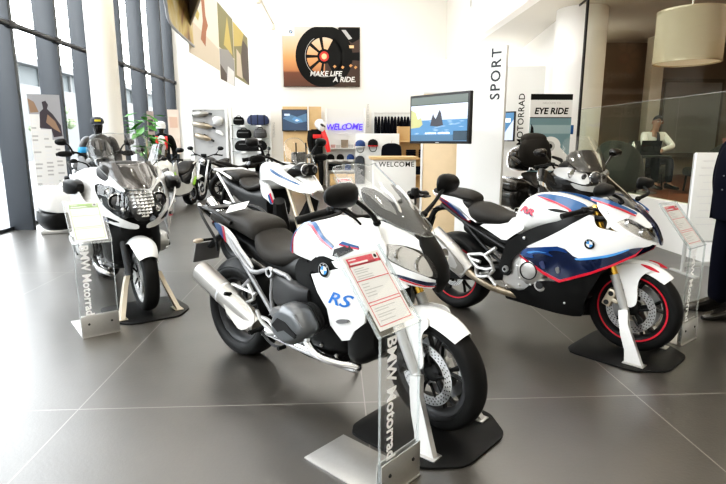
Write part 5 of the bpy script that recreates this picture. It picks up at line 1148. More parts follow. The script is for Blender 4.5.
def room():
    floor_material()
    Bx = lambda x0, x1, y0, y1, z0, z1, m, mb=None: (mb or MB()).box(((x0 + x1) / 2, (y0 + y1) / 2, (z0 + z1) / 2), (x1 - x0, y1 - y0, z1 - z0), m)
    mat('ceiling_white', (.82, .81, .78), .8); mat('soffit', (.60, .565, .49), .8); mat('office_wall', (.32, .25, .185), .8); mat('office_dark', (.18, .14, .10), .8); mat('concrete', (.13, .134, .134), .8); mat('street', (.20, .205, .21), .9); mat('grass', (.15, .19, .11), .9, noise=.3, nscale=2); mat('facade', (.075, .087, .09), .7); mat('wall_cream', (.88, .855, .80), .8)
    struct('floor', Bx(-5.3, 12, -4.5, BY + .2, -.2, 0, 'floor_tile'))
    struct('wall_back', Bx(-5.6, FX + .1, BY, BY + .2, 0, 6.6, 'wall_cream'))
    struct('wall_rear', Bx(-5.6, 12, -4.7, -4.5, 0, 6.6, 'wall_cream'))
    struct('ceiling', Bx(-5.6, 12, -4.5, BY + .2, 6.5, 6.7, 'ceiling_white'))
    struct('wall_upper_right', Bx(FX, FX + .2, -4.5, BY, 3.9, 6.5, 'wall_cream'))
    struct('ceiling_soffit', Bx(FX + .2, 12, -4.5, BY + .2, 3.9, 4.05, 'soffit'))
    # slanting wall behind the right column
    mb = MB(); a = Vector((4.60, 11.1, 0)); b = Vector((5.45, BY, 0)); n = Vector((b.y - a.y, a.x - b.x, 0)).normalized() * .12
    mb.prism([tuple(p.xy) for p in (a, b, b + n, a + n)], 0, 3.9, 'wall_cream', 'z'); struct('wall_right_far', mb)
    mb = MB(); mb.box((0, 0, 0), (8, .015, .05), 'mull_dark', T=Matrix.Translation((4.93, 13.1, 3.89)) @ Matrix.Rotation(atan2(6.77, .93), 4, 'Z')); struct('trim_1', mb)
    # office: raised floor, curb, walls
    struct('floor_office', Bx(GX + .12, 12, -4.5, 15, 0, .52, 'floor_wood'))
    struct('wall_curb', Bx(GX, GX + .12, -4.5, 10.1, 0, .64, 'white_wall'))
    struct('wall_office_back', Bx(5.1, 12, 14.0, 14.2, 0, 3.9, 'office_wall'))
    struct('wall_office_right', Bx(10.5, 10.7, -4.5, 14, 0, 3.9, 'office_wall'))
    mb = MB(); mb.box((7.85, 13.2, 2.21), (.30, .30, 3.38), 'wall_cream', .01); struct('trim_2', mb)
    mb = MB(); mb.box((9.3, 13.9, 2.0), (1.7, .16, 2.0), 'office_dark'); mb.box((9.3, 13.8, 2.0), (1.5, .06, 1.8), 'panel_grey'); struct('trim_3', mb)
    # glass front: full height panes, dark end post, lower pane row
    mb = MB(); mb.add([(GX + .06, -4.4, 2.0), (GX + .06, 9.7, 2.0), (GX + .06, 9.7, 3.9), (GX + .06, -4.4, 3.9)], [[0, 1, 2, 3]], 'office_glass'); o = struct('window_9', mb)
    mb = MB(); mb.box((GX + .06, 9.72, 2.27), (.035, .05, 3.26), 'mull_dark'); struct('window_frame_9', mb)
    for i in range(10):
        y0 = 9.66 - 1.4 * i; mb = MB(); mb.add([(GX + .06, y0 - 1.39, .64), (GX + .06, y0, .64), (GX + .06, y0, 1.985), (GX + .06, y0 - 1.39, 1.985)], [[0, 1, 2, 3]], 'office_glass_low')
        mb.box((GX + .06, y0 - .695, 1.985), (.012, 1.39, .008), 'acrylic_edge'); struct('window_%d' % (10 + i), mb)
    # right column
    mb = MB(); mb.lathe([(.47, 0), (.47, 3.9)], 'white_wall', (4.78, 10.62, 0), 'z', 40); struct('trim_column_right', mb)
    mb = MB(); mb.lathe([(.235, 0), (.235, 6.5)], 'wall_cream', (-3.97, 9.75, 0), 'z', 32); struct('trim_column_left', mb)
    mb = MB(); mb.lathe([(0, -.02), (.10, -.02), (.13, -.01), (.13, 0)], 'white_plastic', (FX, 14.2, 4.85), 'x', 20); mb.lathe([(0, -.022), (.09, -.022)], 'print_grey', (FX, 14.2, 4.85), 'x', 20)
    tag(mb.build('ceiling_speaker'), 'round white speaker on the upper right wall', 'speaker')
    # window wall: fins, glazing, tie bar
    ys = [-4.4, -3.0, -1.6, -.2, 1.2, 2.6, 4.0, 5.4, 6.8, 8.81, 10.19, 11.5, 13.17, 14.63, 16.17, 17.2]
    for i, y in enumerate(ys):
        mb = MB(); mb.box((-5.09, y, 3.25), (.37, .085, 6.5), 'mull', .004); struct('trim_%d' % (10 + i), mb)
        if i + 1 < len(ys):
            mb = MB(); y2 = ys[i + 1]; mb.add([(-5.25, y + .04, .06), (-5.25, y2 - .04, .06), (-5.25, y2 - .04, 6.5), (-5.25, y + .04, 6.5)], [[0, 1, 2, 3]], 'pane'); mb.box((-5.25, (y + y2) / 2, .03), (.06, y2 - y - .085, .06), 'mull')
            struct('window_%d' % (30 + i), mb)
    mb = MB(); mb.tube([(-4.92, -4.3, 3.17), (-4.92, BY - .05, 3.17)], .045, 'mull_dark', 10)
    for y in ys: mb.box((-4.92, y, 3.17), (.11, .20, .12), 'mull_dark', .03)
    struct('trim_tie_bar', mb)
    # outside
    struct('ground_outside', Bx(-90, -5.3, -40, 120, -.3, -.05, 'street'))
    mb = MB(); mb.box((-40, 40, 10.9), (6, 160, .9), 'concrete'); mb.box((-41, 40, 9.2), (5, 160, 2.6), 'facade'); mb.box((-40, 40, 4), (6, 160, 8.0), 'concrete')
    for k in range(18): mb.box((-38.3, -30 + 8 * k, 9.2), (.3, .5, 2.7), 'concrete')
    ob = mb.build('office_building'); tag(ob, 'pale building with a dark window band across the street outside the windows', 'building')
    mb = MB(); mb.box((-22, 30, .55), (.3, 80, 1.3), 'concrete'); tag(mb.build('garden_wall'), 'low pale wall outside the windows', 'wall')
    rnd = random.Random(5)
    for k, (y, s) in enumerate(((27.5, 1.0), (36, 1.2), (52, 1.3))):
        t = thing('street_tree', ['light green tree outside seen between the two left window fins', 'light green tree outside seen right of the second window fin', 'far light green tree outside behind the left column'][k], 'tree', (-26, y, -.05))
        mb = MB(); mb.tube([(0, 0, 0), (.05, .1, 1.4 * s), (0, .05, 2.4 * s)], [.12, .08], 'wood', 8, 3); mb.build('trunk', t)
        mb = MB()
        for q in range(70): r = rnd.uniform(.15, .34) * s; mb.ball((rnd.gauss(0, .6) * s, rnd.gauss(0, .7) * s, (2.9 + rnd.gauss(0, .55)) * s), (r, r, r * .8), 'grass', 6, 4)
        mb.build('crown', t, flat=True)

# ------------------------------------------------------------------ light
def lights():
    w = bpy.data.worlds.new('sky'); SC.world = w; w.use_nodes = True; nt = w.node_tree; bg = nt.nodes['Background']
    tc = nt.nodes.new('ShaderNodeTexCoord'); sp = nt.nodes.new('ShaderNodeSeparateXYZ'); nt.links.new(tc.outputs['Generated'], sp.inputs[0])
    cr = nt.nodes.new('ShaderNodeValToRGB'); cr.color_ramp.elements[0].position = .48; cr.color_ramp.elements[0].color = (.9, .93, .95, 1); cr.color_ramp.elements[1].position = .8; cr.color_ramp.elements[1].color = (.86, .93, 1, 1)
    nt.links.new(sp.outputs['Z'], cr.inputs[0]); nt.links.new(cr.outputs[0], bg.inputs[0]); bg.inputs[1].default_value = 12.0
    def area(name, loc, rot, sx, sy, e, col=(1, .96, .89)):
        l = bpy.data.lights.new(name, 'AREA'); l.shape = 'RECTANGLE'; l.size = sx; l.size_y = sy; l.energy = e; l.color = col
        o = bpy.data.objects.new(name, l); COL.objects.link(o); o.location = loc; o.rotation_euler = rot; return o
    for i, y in enumerate((-2, 2.5, 7, 11.5, 15)): area('ceiling_light', (-.6, y, 6.4), (0, 0, 0), 6.0, 2.2, 150)
    for y in (3.5, 8.5): area('office_light', (7.2, y, 3.85), (0, 0, 0), 3, 2, 75, (1, .86, .70))
    for y in (-1, 3): area('soffit_light', (5.5, y, 3.86), (0, 0, 0), 1.5, 2.5, 30, (1, .92, .8))
    for i in range(5):                                              # small ceiling spots: sparkle on paint and screens
        for x in (-3.2, -1.2, 1.0, 2.8):
            l = bpy.data.lights.new('ceiling_spot', 'POINT'); l.energy = 26; l.shadow_soft_size = .07; l.color = (1, .95, .86)
            o = bpy.data.objects.new('ceiling_spot', l); COL.objects.link(o); o.location = (x + .3 * (i % 2), -1.5 + 3.4 * i, 6.2)
    for x, y in ((4.0, 5.2), (4.05, 7.0), (3.95, 8.8)):
        l = bpy.data.lights.new('soffit_spot', 'POINT'); l.energy = 8; l.shadow_soft_size = .05; l.color = (1, .92, .8)
        o = bpy.data.objects.new('soffit_spot', l); COL.objects.link(o); o.location = (x, y, 3.8)
    area('window_daylight', (-5.18, 6.5, 3.2), (0, -pi / 2, 0), 6.0, 21, 60, (.93, .97, 1))
    for x, y in ((6.0, 12.6), (3.9, 10.2), (3.9, 14.5)): area('soffit_fill', (x, y, 2.9), (pi, 0, 0), 1.2, 2.2, 9, (1, .93, .82))  # added fill without fixtures, aimed up to brighten the dark soffit underside
    SC.view_settings.view_transform = 'Standard'; SC.view_settings.look = 'None'; SC.view_settings.exposure = -0.12
    SC.view_settings.use_curve_mapping = True; cm = SC.view_settings.curve_mapping; cv = cm.curves[3]      # print-like contrast
    for x, y in ((.02, .011), (.06, .043), (.15, .14), (.40, .43)): cv.points.new(x, y)
    cv.points[-1].location = (1.0, 1.06); cm.update()
    SC.cycles.transparent_max_bounces = 32; SC.cycles.max_bounces = 10; SC.cycles.sample_clamp_indirect = 6
# ------------------------------------------------------------------ furnishings
def quad(mb, mp, u0, v0, u1, v1, m, k=0.0): return mb.add([mp(u0, v0, k), mp(u1, v0, k), mp(u1, v1, k), mp(u0, v1, k)], [[0, 1, 2, 3]], m)
def poly(mb, mp, pts, m, k=0.0): return mb.add([mp(u, v, k) for u, v in pts], [list(range(len(pts)))], m)

def wall_poster():
    t = thing('poster', 'large sunset poster of a motorcycle rear wheel high on the back wall', 'poster', (-.39, BY - .04, 3.96)); W, H = 1.19, .885
    mb = MB(); mb.box((0, 0, 0), (2 * W, .05, 2 * H), 'print_black', .004); mb.build('backing', t)
    mat('sunset', (.62, .30, .16), .7); m = MATS['sunset']; nt = m.node_tree; b = nt.nodes['Principled BSDF']
    tc = nt.nodes.new('ShaderNodeTexCoord'); sp = nt.nodes.new('ShaderNodeSeparateXYZ'); nt.links.new(tc.outputs['Object'], sp.inputs[0])
    mr = nt.nodes.new('ShaderNodeMapRange'); mr.inputs['From Min'].default_value = -H; mr.inputs['From Max'].default_value = H; nt.links.new(sp.outputs['Z'], mr.inputs['Value'])
    cr = nt.nodes.new('ShaderNodeValToRGB'); e = cr.color_ramp.elements; e[0].position = 0; e[0].color = (.10, .045, .03, 1); e[1].position = 1; e[1].color = (.62, .60, .58, 1)
    for p, c in ((.24, (.16, .06, .035, 1)), (.27, (.45, .17, .07, 1)), (.5, (.70, .33, .13, 1)), (.75, (.72, .50, .32, 1))):
        q = e.new(p); q.color = c
    nt.links.new(mr.outputs[0], cr.inputs[0]); nt.links.new(cr.outputs[0], b.inputs['Base Color'])
    mp = lambda u, v, k: (u, -.028 - k, v)
    mb = MB(); quad(mb, mp, -W, -H, W, H, 'sunset')
    poly(mb, mp, [(.55, H), (W, H), (W, -H), (.1, -H), (.1, -.2)], 'poster_brown', .001)
    c = (.08, .02)
    def ring2(ri, ro, m, k, a0=0, a1=360):
        n = 40; vs = []; 
        for i in range(n + 1):
            a = radians(a0 + (a1 - a0) * i / n); 
            for r in (ri, ro): vs.append(mp(max(-W, min(W, c[0] + r * .96 * cos(a))), max(-H, min(H, c[1] + r * sin(a))), k))
        mb.add(vs, [[2 * i, 2 * i + 1, 2 * i + 3, 2 * i + 2] for i in range(n)], m)
    ring2(.0, .60, 'print_black', .002, -60, 60); ring2(.56, .92, 'print_black', .002); ring2(.60, .615, 'print_grey', .003, 120, 300)
    for k in range(5): a = radians(100 + 40 * k); poly(mb, mp, [(c[0] + r * cos(a + d), c[1] + r * sin(a + d)) for r, d in ((.1, -.3), (.58, -.09), (.58, .09), (.1, .3))], 'print_black', .0025)
    ring2(0, .22, 'print_black', .003); ring2(0, .15, 'poster_red', .004); ring2(0, .085, 'poster_glow', .005)
    poly(mb, mp, [(.5, .86), (W, .86), (W, .55), (.95, .42), (.75, .55)], 'print_black', .003); poly(mb, mp, [(.62, .80), (.75, .80), (.95, .55), (.84, .52)], 'print_grey', .0035); poly(mb, mp, [(.85, .35), (1.0, .35), (1.0, .27), (.87, .27)], 'poster_glow', .0035); poly(mb, mp, [(.3, .1), (W, .15), (W, -.1), (.3, -.05)], 'print_black', .003)
    for x, y in ((.4, -.28), (.65, -.3), (.9, -.25), (1.05, -.3)): poly(mb, mp, [(x - .05, y), (x, y + .05), (x + .06, y + .01), (x, y - .05)], 'poster_orange', .004)
    quad(mb, mp, -W, H - .27, -.82, H, 'paper', .003)
    roundel(mb, mp(-.93, H - .15, .005), (1, 0, 0), (0, 0, 1), .055)
    lab(mb.build('picture', t, flat=True), 'printed picture of a wheel at sunset')
    mb = MB(); mb.text('MAKE LIFE', .215, 'paper', lambda u, v: mp(u + .12, v - .50, .006), bold=.004, shear=.2); mb.text('A RIDE.', .215, 'paper', lambda u, v: mp(u + .70, v - .67, .006), bold=.004, shear=.2); lab(mb.build('lettering', t), 'white slogan lettering')

def tv(name, label, loc, rz, w, h, picture):
    t = thing(name, label, 'screen', loc, rz); mb = MB(); mb.box((0, .02, 0), (w, .05, h), 'dark_grey', .008); mb.box((0, .055, 0), (w * .6, .04, h * .6), 'black_plastic', .01); mb.build('housing', t)
    mp = lambda u, v, k: (u, -.0065 - k, v); b = .028; W, H = w / 2 - b, h / 2 - b; mb = MB(); quad(mb, mp, -W, -H, W, H, 'tv_black')
    if picture == 'sea':
        n = 8
        for i in range(n): quad(mb, mp, -W, -H * .05 + H * .85 * i / n * .8, W, -H * .05 + H * .85 * (i + 1) / n * .8, ['tv_sky1', 'tv_sky1', 'tv_sky2', 'tv_sky2', 'tv_sky2', 'tv_sky3', 'tv_sky3', 'tv_sky3'][i], .0004)
        quad(mb, mp, -W, -H * .72, W, -H * .05, 'tv_sea', .0004)
        rnd = random.Random(2)
        for k in range(26): u = rnd.uniform(-W * .95, W * .8); v = rnd.uniform(-H * .68, -H * .1); poly(mb, mp, [(u, v), (u + .05, v + .004), (u + .09, v - .002), (u + .04, v - .006)], 'tv_wave', .0008)
        poly(mb, mp, [(-.12, -.075), (-.10, .0), (-.075, .06), (-.055, .02), (-.03, .0), (0, .05), (.03, .10), (.055, .06), (.075, -.02), (.09, -.07), (0, -.085)], 'tv_rock', .0012); poly(mb, mp, [(-W, -.10), (-W, .11), (-.37, .08), (-.33, .0), (-.27, .02), (-.25, -.06), (-.30, -.09)], 'tv_moss', .0012)
        quad(mb, mp, -W, H * .66, W, H, 'tv_band', .001); quad(mb, mp, W * .55, -H * .96, W, -H * .55, 'tv_band2', .001); quad(mb, mp, -W, -H, W, -H * .72, 'tv_sea2', .0003)
        mb.text('BIENVENUE  MOTORRAD', .034, 'tv_white', lambda u, v: mp(u - .02, v - H * .66, .0015), bold=.001) if False else [quad(mb, mp, -.20 + .021 * i, -H * .68, -.20 + .021 * i + .014, -H * .61, 'tv_white', .0015) for i in range(19) if i != 9]
    elif picture == 'road':
        quad(mb, mp, -W, -H, W, H, 'tv_dark', .0004); poly(mb, mp, [(-W, H * .2), (-W * .4, H * .6), (W * .2, H * .35), (W, H * .7), (W, -H * .1), (W * .1, -H * .35), (-W * .5, -H * .1)], 'tv_sea2', .0008)
        poly(mb, mp, [(-W * .25, H * .1), (0, H * .35), (W * .5, H * .15), (W * .7, -H * .2), (W * .1, -H * .15)], 'tv_sea', .001); poly(mb, mp, [(W * .0, -H * .05), (W * .15, H * .12), (W * .4, H * .0), (W * .2, -H * .12)], 'tv_sky1', .0012); quad(mb, mp, -W * .85, H * .45, -W * .4, H * .65, 'tv_sky1', .0012)
    else:
        quad(mb, mp, -W, -H, W, H, 'tv_sea', .0004); poly(mb, mp, [(-W, -H), (0, -H * .2), (W, H * .5), (W, -H)], 'tv_sky2', .0008); quad(mb, mp, -W * .4, H * .3, W * .5, H * .6, 'tv_white', .001)
    lab(mb.build('display', t, flat=True), 'lit screen picture'); mb = MB(); mb.box((0, -.006, -h / 2 + .012), (.05, .002, .008), 'alu'); mb.build('badge', t)
    return t

def furnish():
    for n, c, e in (('tv_black', (.01, .01, .012), 0), ('tv_sky1', (.40, .47, .60), .55), ('tv_sky2', (.46, .52, .64), .55), ('tv_sky3', (.50, .55, .66), .55), ('tv_sea', (.07, .17, .32), .5), ('tv_sea2', (.06, .12, .2), .45), ('tv_wave', (.20, .32, .46), .5), ('tv_rock', (.05, .05, .06), .3), ('tv_moss', (.36, .36, .16), .5), ('tv_band', (.12, .14, .13), .35), ('tv_band2', (.04, .06, .08), .3), ('tv_white', (.8, .85, .9), .6), ('tv_dark', (.03, .05, .09), .3)):
        mat(n, c, .15, emit=c if e else None, estr=e * 1.5)
    mat('poster_brown', (.05, .028, .02), .7); mat('poster_red', (.55, .03, .02), .6); mat('poster_glow', (.85, .55, .28), .6); mat('poster_orange', (.6, .28, .10), .6); mat('teal', (.16, .26, .29), .6); mat('teal2', (.30, .40, .42), .6)
    mat('faint_print', (.76, .76, .76), .7); mat('ban_grey', (.34, .34, .36), .7); mat('ban_brown', (.28, .18, .12), .7); mat('ban_brown2', (.38, .30, .27), .7); mat('ban_pale', (.80, .66, .56), .7); mat('ban_pale2', (.72, .48, .36), .7); mat('ban_dark', (.05, .04, .05), .7); mat('lamp_glow', (1, .95, .85), .5, emit=(1, .88, .65), estr=9); mat('shade', (.62, .56, .45), .8); mat('diffuser', (.9, .82, .65), .6, emit=(1, .85, .6), estr=.35); mat('chair_cloth', (.045, .043, .040), .85)
    wall_poster()
    Y = BY - .30
    # --- exhaust board
    t = thing('display_stand', 'grey display board for exhausts in a white frame on the back wall', 'display', (-3.88, Y, 0))
    mb = MB(); mb.box((0, .04, 1.225), (1.0, .02, 2.25), 'panel_grey'); mb.build('board', t)
    mb = MB()
    for x in (-.53, .53): mb.box((x, .03, 1.22), (.07, .08, 2.44), 'white_plastic', .005)
    mb.box((0, .03, 2.41), (1.0, .08, .10), 'white_plastic', .005); mb.box((0, 0, .05), (1.0, .3, .10), 'white_plastic', .005); mb.build('frame', t)
    for i, (x, z, l, tl, m, lb) in enumerate(((-4.10, 2.22, .50, .08, 'steel', 'slim steel exhaust silencer, topmost on the grey board'), (-4.05, 1.88, .60, -.18, 'titan', 'long tan metal exhaust silencer, second from the top on the grey board'), (-4.06, 1.52, .52, -.28, 'titan', 'tan metal exhaust silencer, lowest on the grey board'))):
        t = thing('exhaust_silencer', lb, 'exhaust', (x, Y - .06, z)); T = Matrix.Rotation(-tl, 4, 'Y')
        mb = MB(); mb.lathe([(0, -l / 2), (.06, -l / 2), (.085, -l / 2 + .05), (.09, 0), (.085, l / 4), (.05, l / 2 - .08), (.03, l / 2)], m, (0, 0, 0), 'x', 16, T=T); mb.build('muffler', t)
        mb = MB(); mb.lathe([(0, -l / 2 - .02), (.05, -l / 2 - .02), (.055, -l / 2 + .02), (.055, -l / 2 + .03)], 'satin_black', (0, 0, 0), 'x', 14, T=T); mb.tube([(l / 2 - .02, 0, 0), (l / 2 + .08, 0, -.03)], .035, 'dark_grey', 10, T=T); mb.build('pipe_end', t)
        mb = MB(); mb.box((.0, .05, .05), (.03, .10, .12), 'dark_grey', .004, T=T); mb.build('bracket', t)
    mb = MB(); mb.loft([ring(-.16, .06, -.10, .12), ring(-.05, .09, -.14, .17), ring(.1, .08, -.10, .14), ring(.16, .04, -.05, .08)], 'cast', 2, 2, T=Matrix.Translation((-3.58, Y - .06, 2.0))); tag(mb.build('cylinder_cover'), 'rounded silver engine cover at the right of the grey board', 'engine part')
    mb = MB(); mb.loft([ring(-.12, .03, -.03, .05), ring(0, .05, -.05, .07), ring(.12, .03, -.06, .0)], 'white_plastic', 2, 2, T=Matrix.Translation((-3.56, Y - .05, 1.66)) @ Matrix.Rotation(.35, 4, 'Y')); tag(mb.build('exhaust_cover'), 'small pale cover below the silver engine cover', 'engine part')
    # --- luggage panel
    t = thing('display_stand', 'white display board with luggage shelves on the back wall', 'display', (-2.62, Y, 0))
    mb = MB(); mb.box((0, .04, 1.22), (1.14, .02, 2.44), 'white_plastic'); mb.build('board', t)
    mb = MB()
    for x in (-.60, .60): mb.box((x, .02, 1.22), (.06, .08, 2.44), 'white_plastic', .005)
    mb.box((0, 0, .05), (1.14, .3, .10), 'white_plastic', .005); mb.build('frame', t)
    for z in (1.89, 1.49, 1.10):
        mb = MB(); mb.box((0, -.14, z - .012), (1.10, .30, .018), 'acrylic_edge'); mb.build('shelf', t)
        for x in (-.2, .3): mb = MB(); mb.box((x, -.30, z - .03), (.14, .004, .05), 'paper'); mb.build('price_label', t)
    def bag(x, z, w, h, d, m, lb, strap=True, rolls=0):
        t = thing('luggage_bag', lb, 'bag', (x, Y - .16, z + .004))
        mb = MB(); mb.loft([[(a, b, c) for b, a, c in q] for q in (ring(-d / 2, w * .42, .01, h * .9, 4), ring(-d * .4, w * .49, .0, h, 4, wt=.85), ring(0, w / 2, 0, h, 4, wt=.85), ring(d * .4, w * .49, 0, h, 4, wt=.85), ring(d / 2, w * .42, .01, h * .9, 4))], m, 2, 2); o = mb.build('body', t)
        mb = MB()
        if rolls:
            for k in (-.3, 0, .3): mb.box((k * w, 0, h / 2), (.03, d * 1.04, h * 1.03), 'print_black', .01)
        else: mb.box((0, -d / 2 - .004, h * .62), (w * .7, .012, .02), 'mid_grey', .004); mb.tube([(-w * .2, 0, h * .97), (-w * .12, 0, h + .03), (w * .12, 0, h + .03), (w * .2, 0, h * .97)], .012, 'satin_black', 8, 3)
        mb.build('strap' if rolls else 'handle', t)
    mat('blue_black', (.02, .03, .075), .7)
    bag(-2.94, 1.89, .32, .24, .22, 'black_cloth', 'small black bag at the left of the top luggage shelf'); bag(-2.35, 1.89, .66, .30, .26, 'blue_black', 'dark blue roll bag with black straps on the top luggage shelf', rolls=1)
    bag(-2.80, 1.49, .44, .27, .26, 'black_cloth', 'rounded black bag at the left of the middle luggage shelf'); bag(-2.30, 1.49, .40, .29, .24, 'leather', 'square black bag at the right of the middle luggage shelf'); bag(-2.60, 1.10, .98, .34, .28, 'black_cloth', 'wide black travel bag on the lowest luggage shelf')
    # vertical words between the panels
    for x, w, z, s in ((-1.93, 'TOURING', 1.75, .10), (1.06, 'COLLECTION', 2.2, .11)):
        mb = MB(); mb.text(w, s, 'print_grey', lambda u, v: (x - v, BY - .006, z + u), bold=.001, spacing=1.1); tag(mb.build('wall_lettering'), 'grey vertical word %s on the back wall' % w, 'sign')
    # --- wood panel with a screen
    t = thing('display_stand', 'wooden display board behind the helmet and red suit', 'display', (-1.02, Y, 0)); mb = MB(); mb.box((0, .05, 1.23), (1.20, .05, 2.46), 'wood', .004); mb.build('board', t); mb = MB(); mb.box((0, -.08, .06), (1.2, .24, .12), 'wood', .004); mb.build('plinth', t)
    tv('wall_screen', 'flat screen with a landscape picture on the wooden board at the back', (-1.24, Y - .08, 2.04), 0, .80, .66, 'road')
    mb = MB(); mb.tube([(-.81, Y - .35, 0), (-.81, Y - .35, 2.5)], .022, 'white_plastic', 10); mb.lathe([(0, .0), (.16, 0), (.16, .02), (0, .025)], 'white_plastic', (-.81, Y - .35, 0), 'z', 20); tag(mb.build('display_pole'), 'thin white display pole before the wooden board', 'pole')
    # helmet above a hanging leather suit
    t = thing('helmet', 'white full face helmet above the red and black suit', 'helmet', (-.44, Y - .45, 1.90))
    mb = MB(); mb.loft([[(a * 1.0, b, c) for a, b, c in q] for q in (ring(-.17, .06, -.05, .08, 2.2), ring(-.13, .125, -.12, .13, 2.2), ring(-.03, .15, -.16, .16, 2.3), ring(.07, .145, -.17, .13, 2.3), ring(.15, .10, -.17, .02, 2.4), ring(.18, .05, -.15, -.05, 2.2))], 'white_paint', 2, 2, T=Matrix.Rotation(.5, 4, 'Y') @ Matrix.Rotation(-.7, 4, 'Z')); mb.build('shell', t)
    mb = MB(); mb.loft([ring(.03, .135, -.04, .07, 3), ring(.12, .125, -.045, .055, 3), ring(.165, .07, -.04, .03, 3)], 'lens_dark', 2, 1, T=Matrix.Rotation(.5, 4, 'Y') @ Matrix.Rotation(-.7, 4, 'Z')); mb.build('visor', t)
    t = thing('leather_suit', 'red and black racing suit hanging below the white helmet', 'suit', (-.56, Y - .42, 0))
    mb = MB(); mb.loft([[(a, b, c) for c, a, b in q] for q in (ring(1.76, .16, -.10, .10), ring(1.62, .22, -.12, .12), ring(1.35, .19, -.11, .11), ring(1.05, .18, -.1, .1), ring(.80, .2, -.1, .1))], 'black_cloth', 2, 2); mb.build('torso', t)
    for sd in (-1, 1):
        mb = MB(); mb.tube([(sd * .17, 0, 1.70), (sd * .24 + .04, -.08, 1.42), (sd * .27 + .1, -.12, 1.08)], [.095, .09, .06], 'red_leather' if sd > 0 else 'black_cloth', 12, 4); mb.build('sleeve', t); mb = MB(); mb.tube([(sd * .09, 0, .85), (sd * .12, .0, .45), (sd * .12, 0, .06)], [.10, .08, .06], 'black_cloth', 12, 3); mb.build('leg', t)
    mb = MB(); mb.box((.02, -.125, 1.55), (.26, .02, .12), 'red_leather', .01); mb.build('chest_patch', t)
    # --- neon welcome wall with shelves
    t = thing('display_stand', 'white display board with shelves under the blue WELCOME sign', 'display', (.33, Y, 0)); mb = MB(); mb.box((0, .05, 1.2), (1.14, .03, 2.4), 'white_plastic'); mb.build('board', t)
    mb = MB()
    for x in (-.60, .60): mb.box((x, -.05, 1.2), (.05, .25, 2.4), 'white_plastic', .004)
    mb.build('frame', t)
    for z in (1.20, .84, .50): mb = MB(); mb.box((.05, -.13, z - .015), (1.05, .32, .025), 'white_plastic', .004); mb.build('shelf', t)
    for x in (-.27, .27): mb = MB(); mb.box((x + .03, -.12, .21), (.52, .34, .36), 'wood', .006); d = mb.build('drawer', t); mb = MB(); mb.box((x + .03, -.30, .30), (.12, .012, .012), 'alu'); mb.build('handle', d)
    t = thing('neon_sign', 'glowing blue handwritten WELCOME sign on the white board', 'sign', (.30, Y - .02, 1.84)); mb = MB(); x = -.555; rnd = random.Random(4)
    for ch, w in zip('WELCOME', (.21, .13, .12, .14, .17, .21, .13)):
        r = rnd.uniform(-.1, .1); dz = rnd.uniform(-.015, .02); sc = .25 * rnd.uniform(.92, 1.1)
        mb.text(ch, sc, 'neon', lambda u, v: (x + w / 2 + u * cos(r) - v * sin(r), -.03, dz + u * sin(r) + v * cos(r)), bold=.008, shear=rnd.uniform(0, .25)); x += w
    mb.build('letters', t); mb = MB(); mb.tube([(-.22, -.01, -.22), (0, -.01, -.19), (.22, -.01, -.22)], .012, 'white_plastic', 8, 4); mb.build('bracket', t)
    mat('box_brown', (.20, .16, .12), .7); mat('box_pink', (.50, .30, .28), .7)
    for i, (x, w, h, m, lb) in enumerate(((-.06, .14, .10, 'box_pink', 'small pinkish box at the left end of the upper shelf'), (.10, .14, .09, 'print_grey', 'small grey box left of the tall brown box'), (.30, .22, .25, 'box_brown', 'tall brown gift box on the upper shelf'), (.50, .13, .10, 'print_grey', 'small grey box right of the tall brown box'), (.68, .13, .12, 'box_pink', 'small pinkish box at the right end of the upper shelf'))):
        t = thing('gift_box', lb, 'box', (x, Y - .14, 1.20)); mb = MB(); mb.box((0, 0, h / 2), (w, .14, h), m, .006); mb.build('body', t); mb = MB(); mb.box((0, 0, h - .02), (w + .01, .15, .04), m, .005); mb.build('lid', t)
    for i, (x, m, lb) in enumerate(((-.14, 'black_cloth', 'black cap, leftmost on the cap shelf'), (.16, 'black_cloth', 'black cap, second from the left on the cap shelf'), (.48, 'cap_blue', 'blue cap, third from the left on the cap shelf'), (.75, 'cap_blue', 'blue cap, rightmost on the cap shelf'))):
        if m == 'cap_blue' and m not in MATS: mat('cap_blue', (.02, .05, .16), .8)
        t = thing('cap', lb, 'cap', (x, Y - .15, .842)); mb = MB(); mb.lathe([(.115, 0), (.12, .04), (.105, .11), (.06, .155), (0, .165)], m, (0, 0, 0), 'z', 20); mb.build('crown', t); mb = MB(); mb.panel([(-.10, -.08), (.10, -.08), (.09, -.17), (.04, -.20), (-.04, -.20), (-.09, -.17)], lambda x, y: .02 - 1.2 * x * x, m, .008, 'z', step=.03, round_=1); mb.build('peak', t); mb = MB(); mb.box((0, -.17, -.03), (.16, .004, .06), 'paper'); mb.build('price_label', t)
    for x, w, m, lb in ((.0, .44, 'black_cloth', 'folded black bag on the lowest shelf under the caps'), (.40, .20, 'cap_blue', 'folded blue shirt on the lowest shelf'), (.70, .18, 'black_cloth', 'folded dark shirt at the right end of the lowest shelf')):
        t = thing('folded_clothes', lb, 'clothes', (x, Y - .14, .50)); mb = MB()
        for k in range(3): mb.box((0, 0, .035 + .065 * k), (w - .01 * k, .24, .06), m, .02)
        mb.build('stack', t)
    # --- clothes rail
    t = thing('clothes_rail', 'clothes rail full of dark garments at the back right', 'rack', (1.80, Y - .05, 0)); mb = MB()
    mb.tube([(-.60, -.25, 2.26), (.62, -.25, 2.26)], .016, 'alu', 8)
    for x in (-.6, .62): mb.tube([(x, -.25, 0), (x, -.25, 2.28)], .018, 'white_plastic', 8); mb.box((x, -.25, .015), (.05, .5, .03), 'white_plastic', .004)
    mb.build('frame', t); mb = MB(); mb.box((0, .1, 1.2), (1.3, .03, 2.4), 'white_plastic'); mb.build('board', t)
    g0 = None
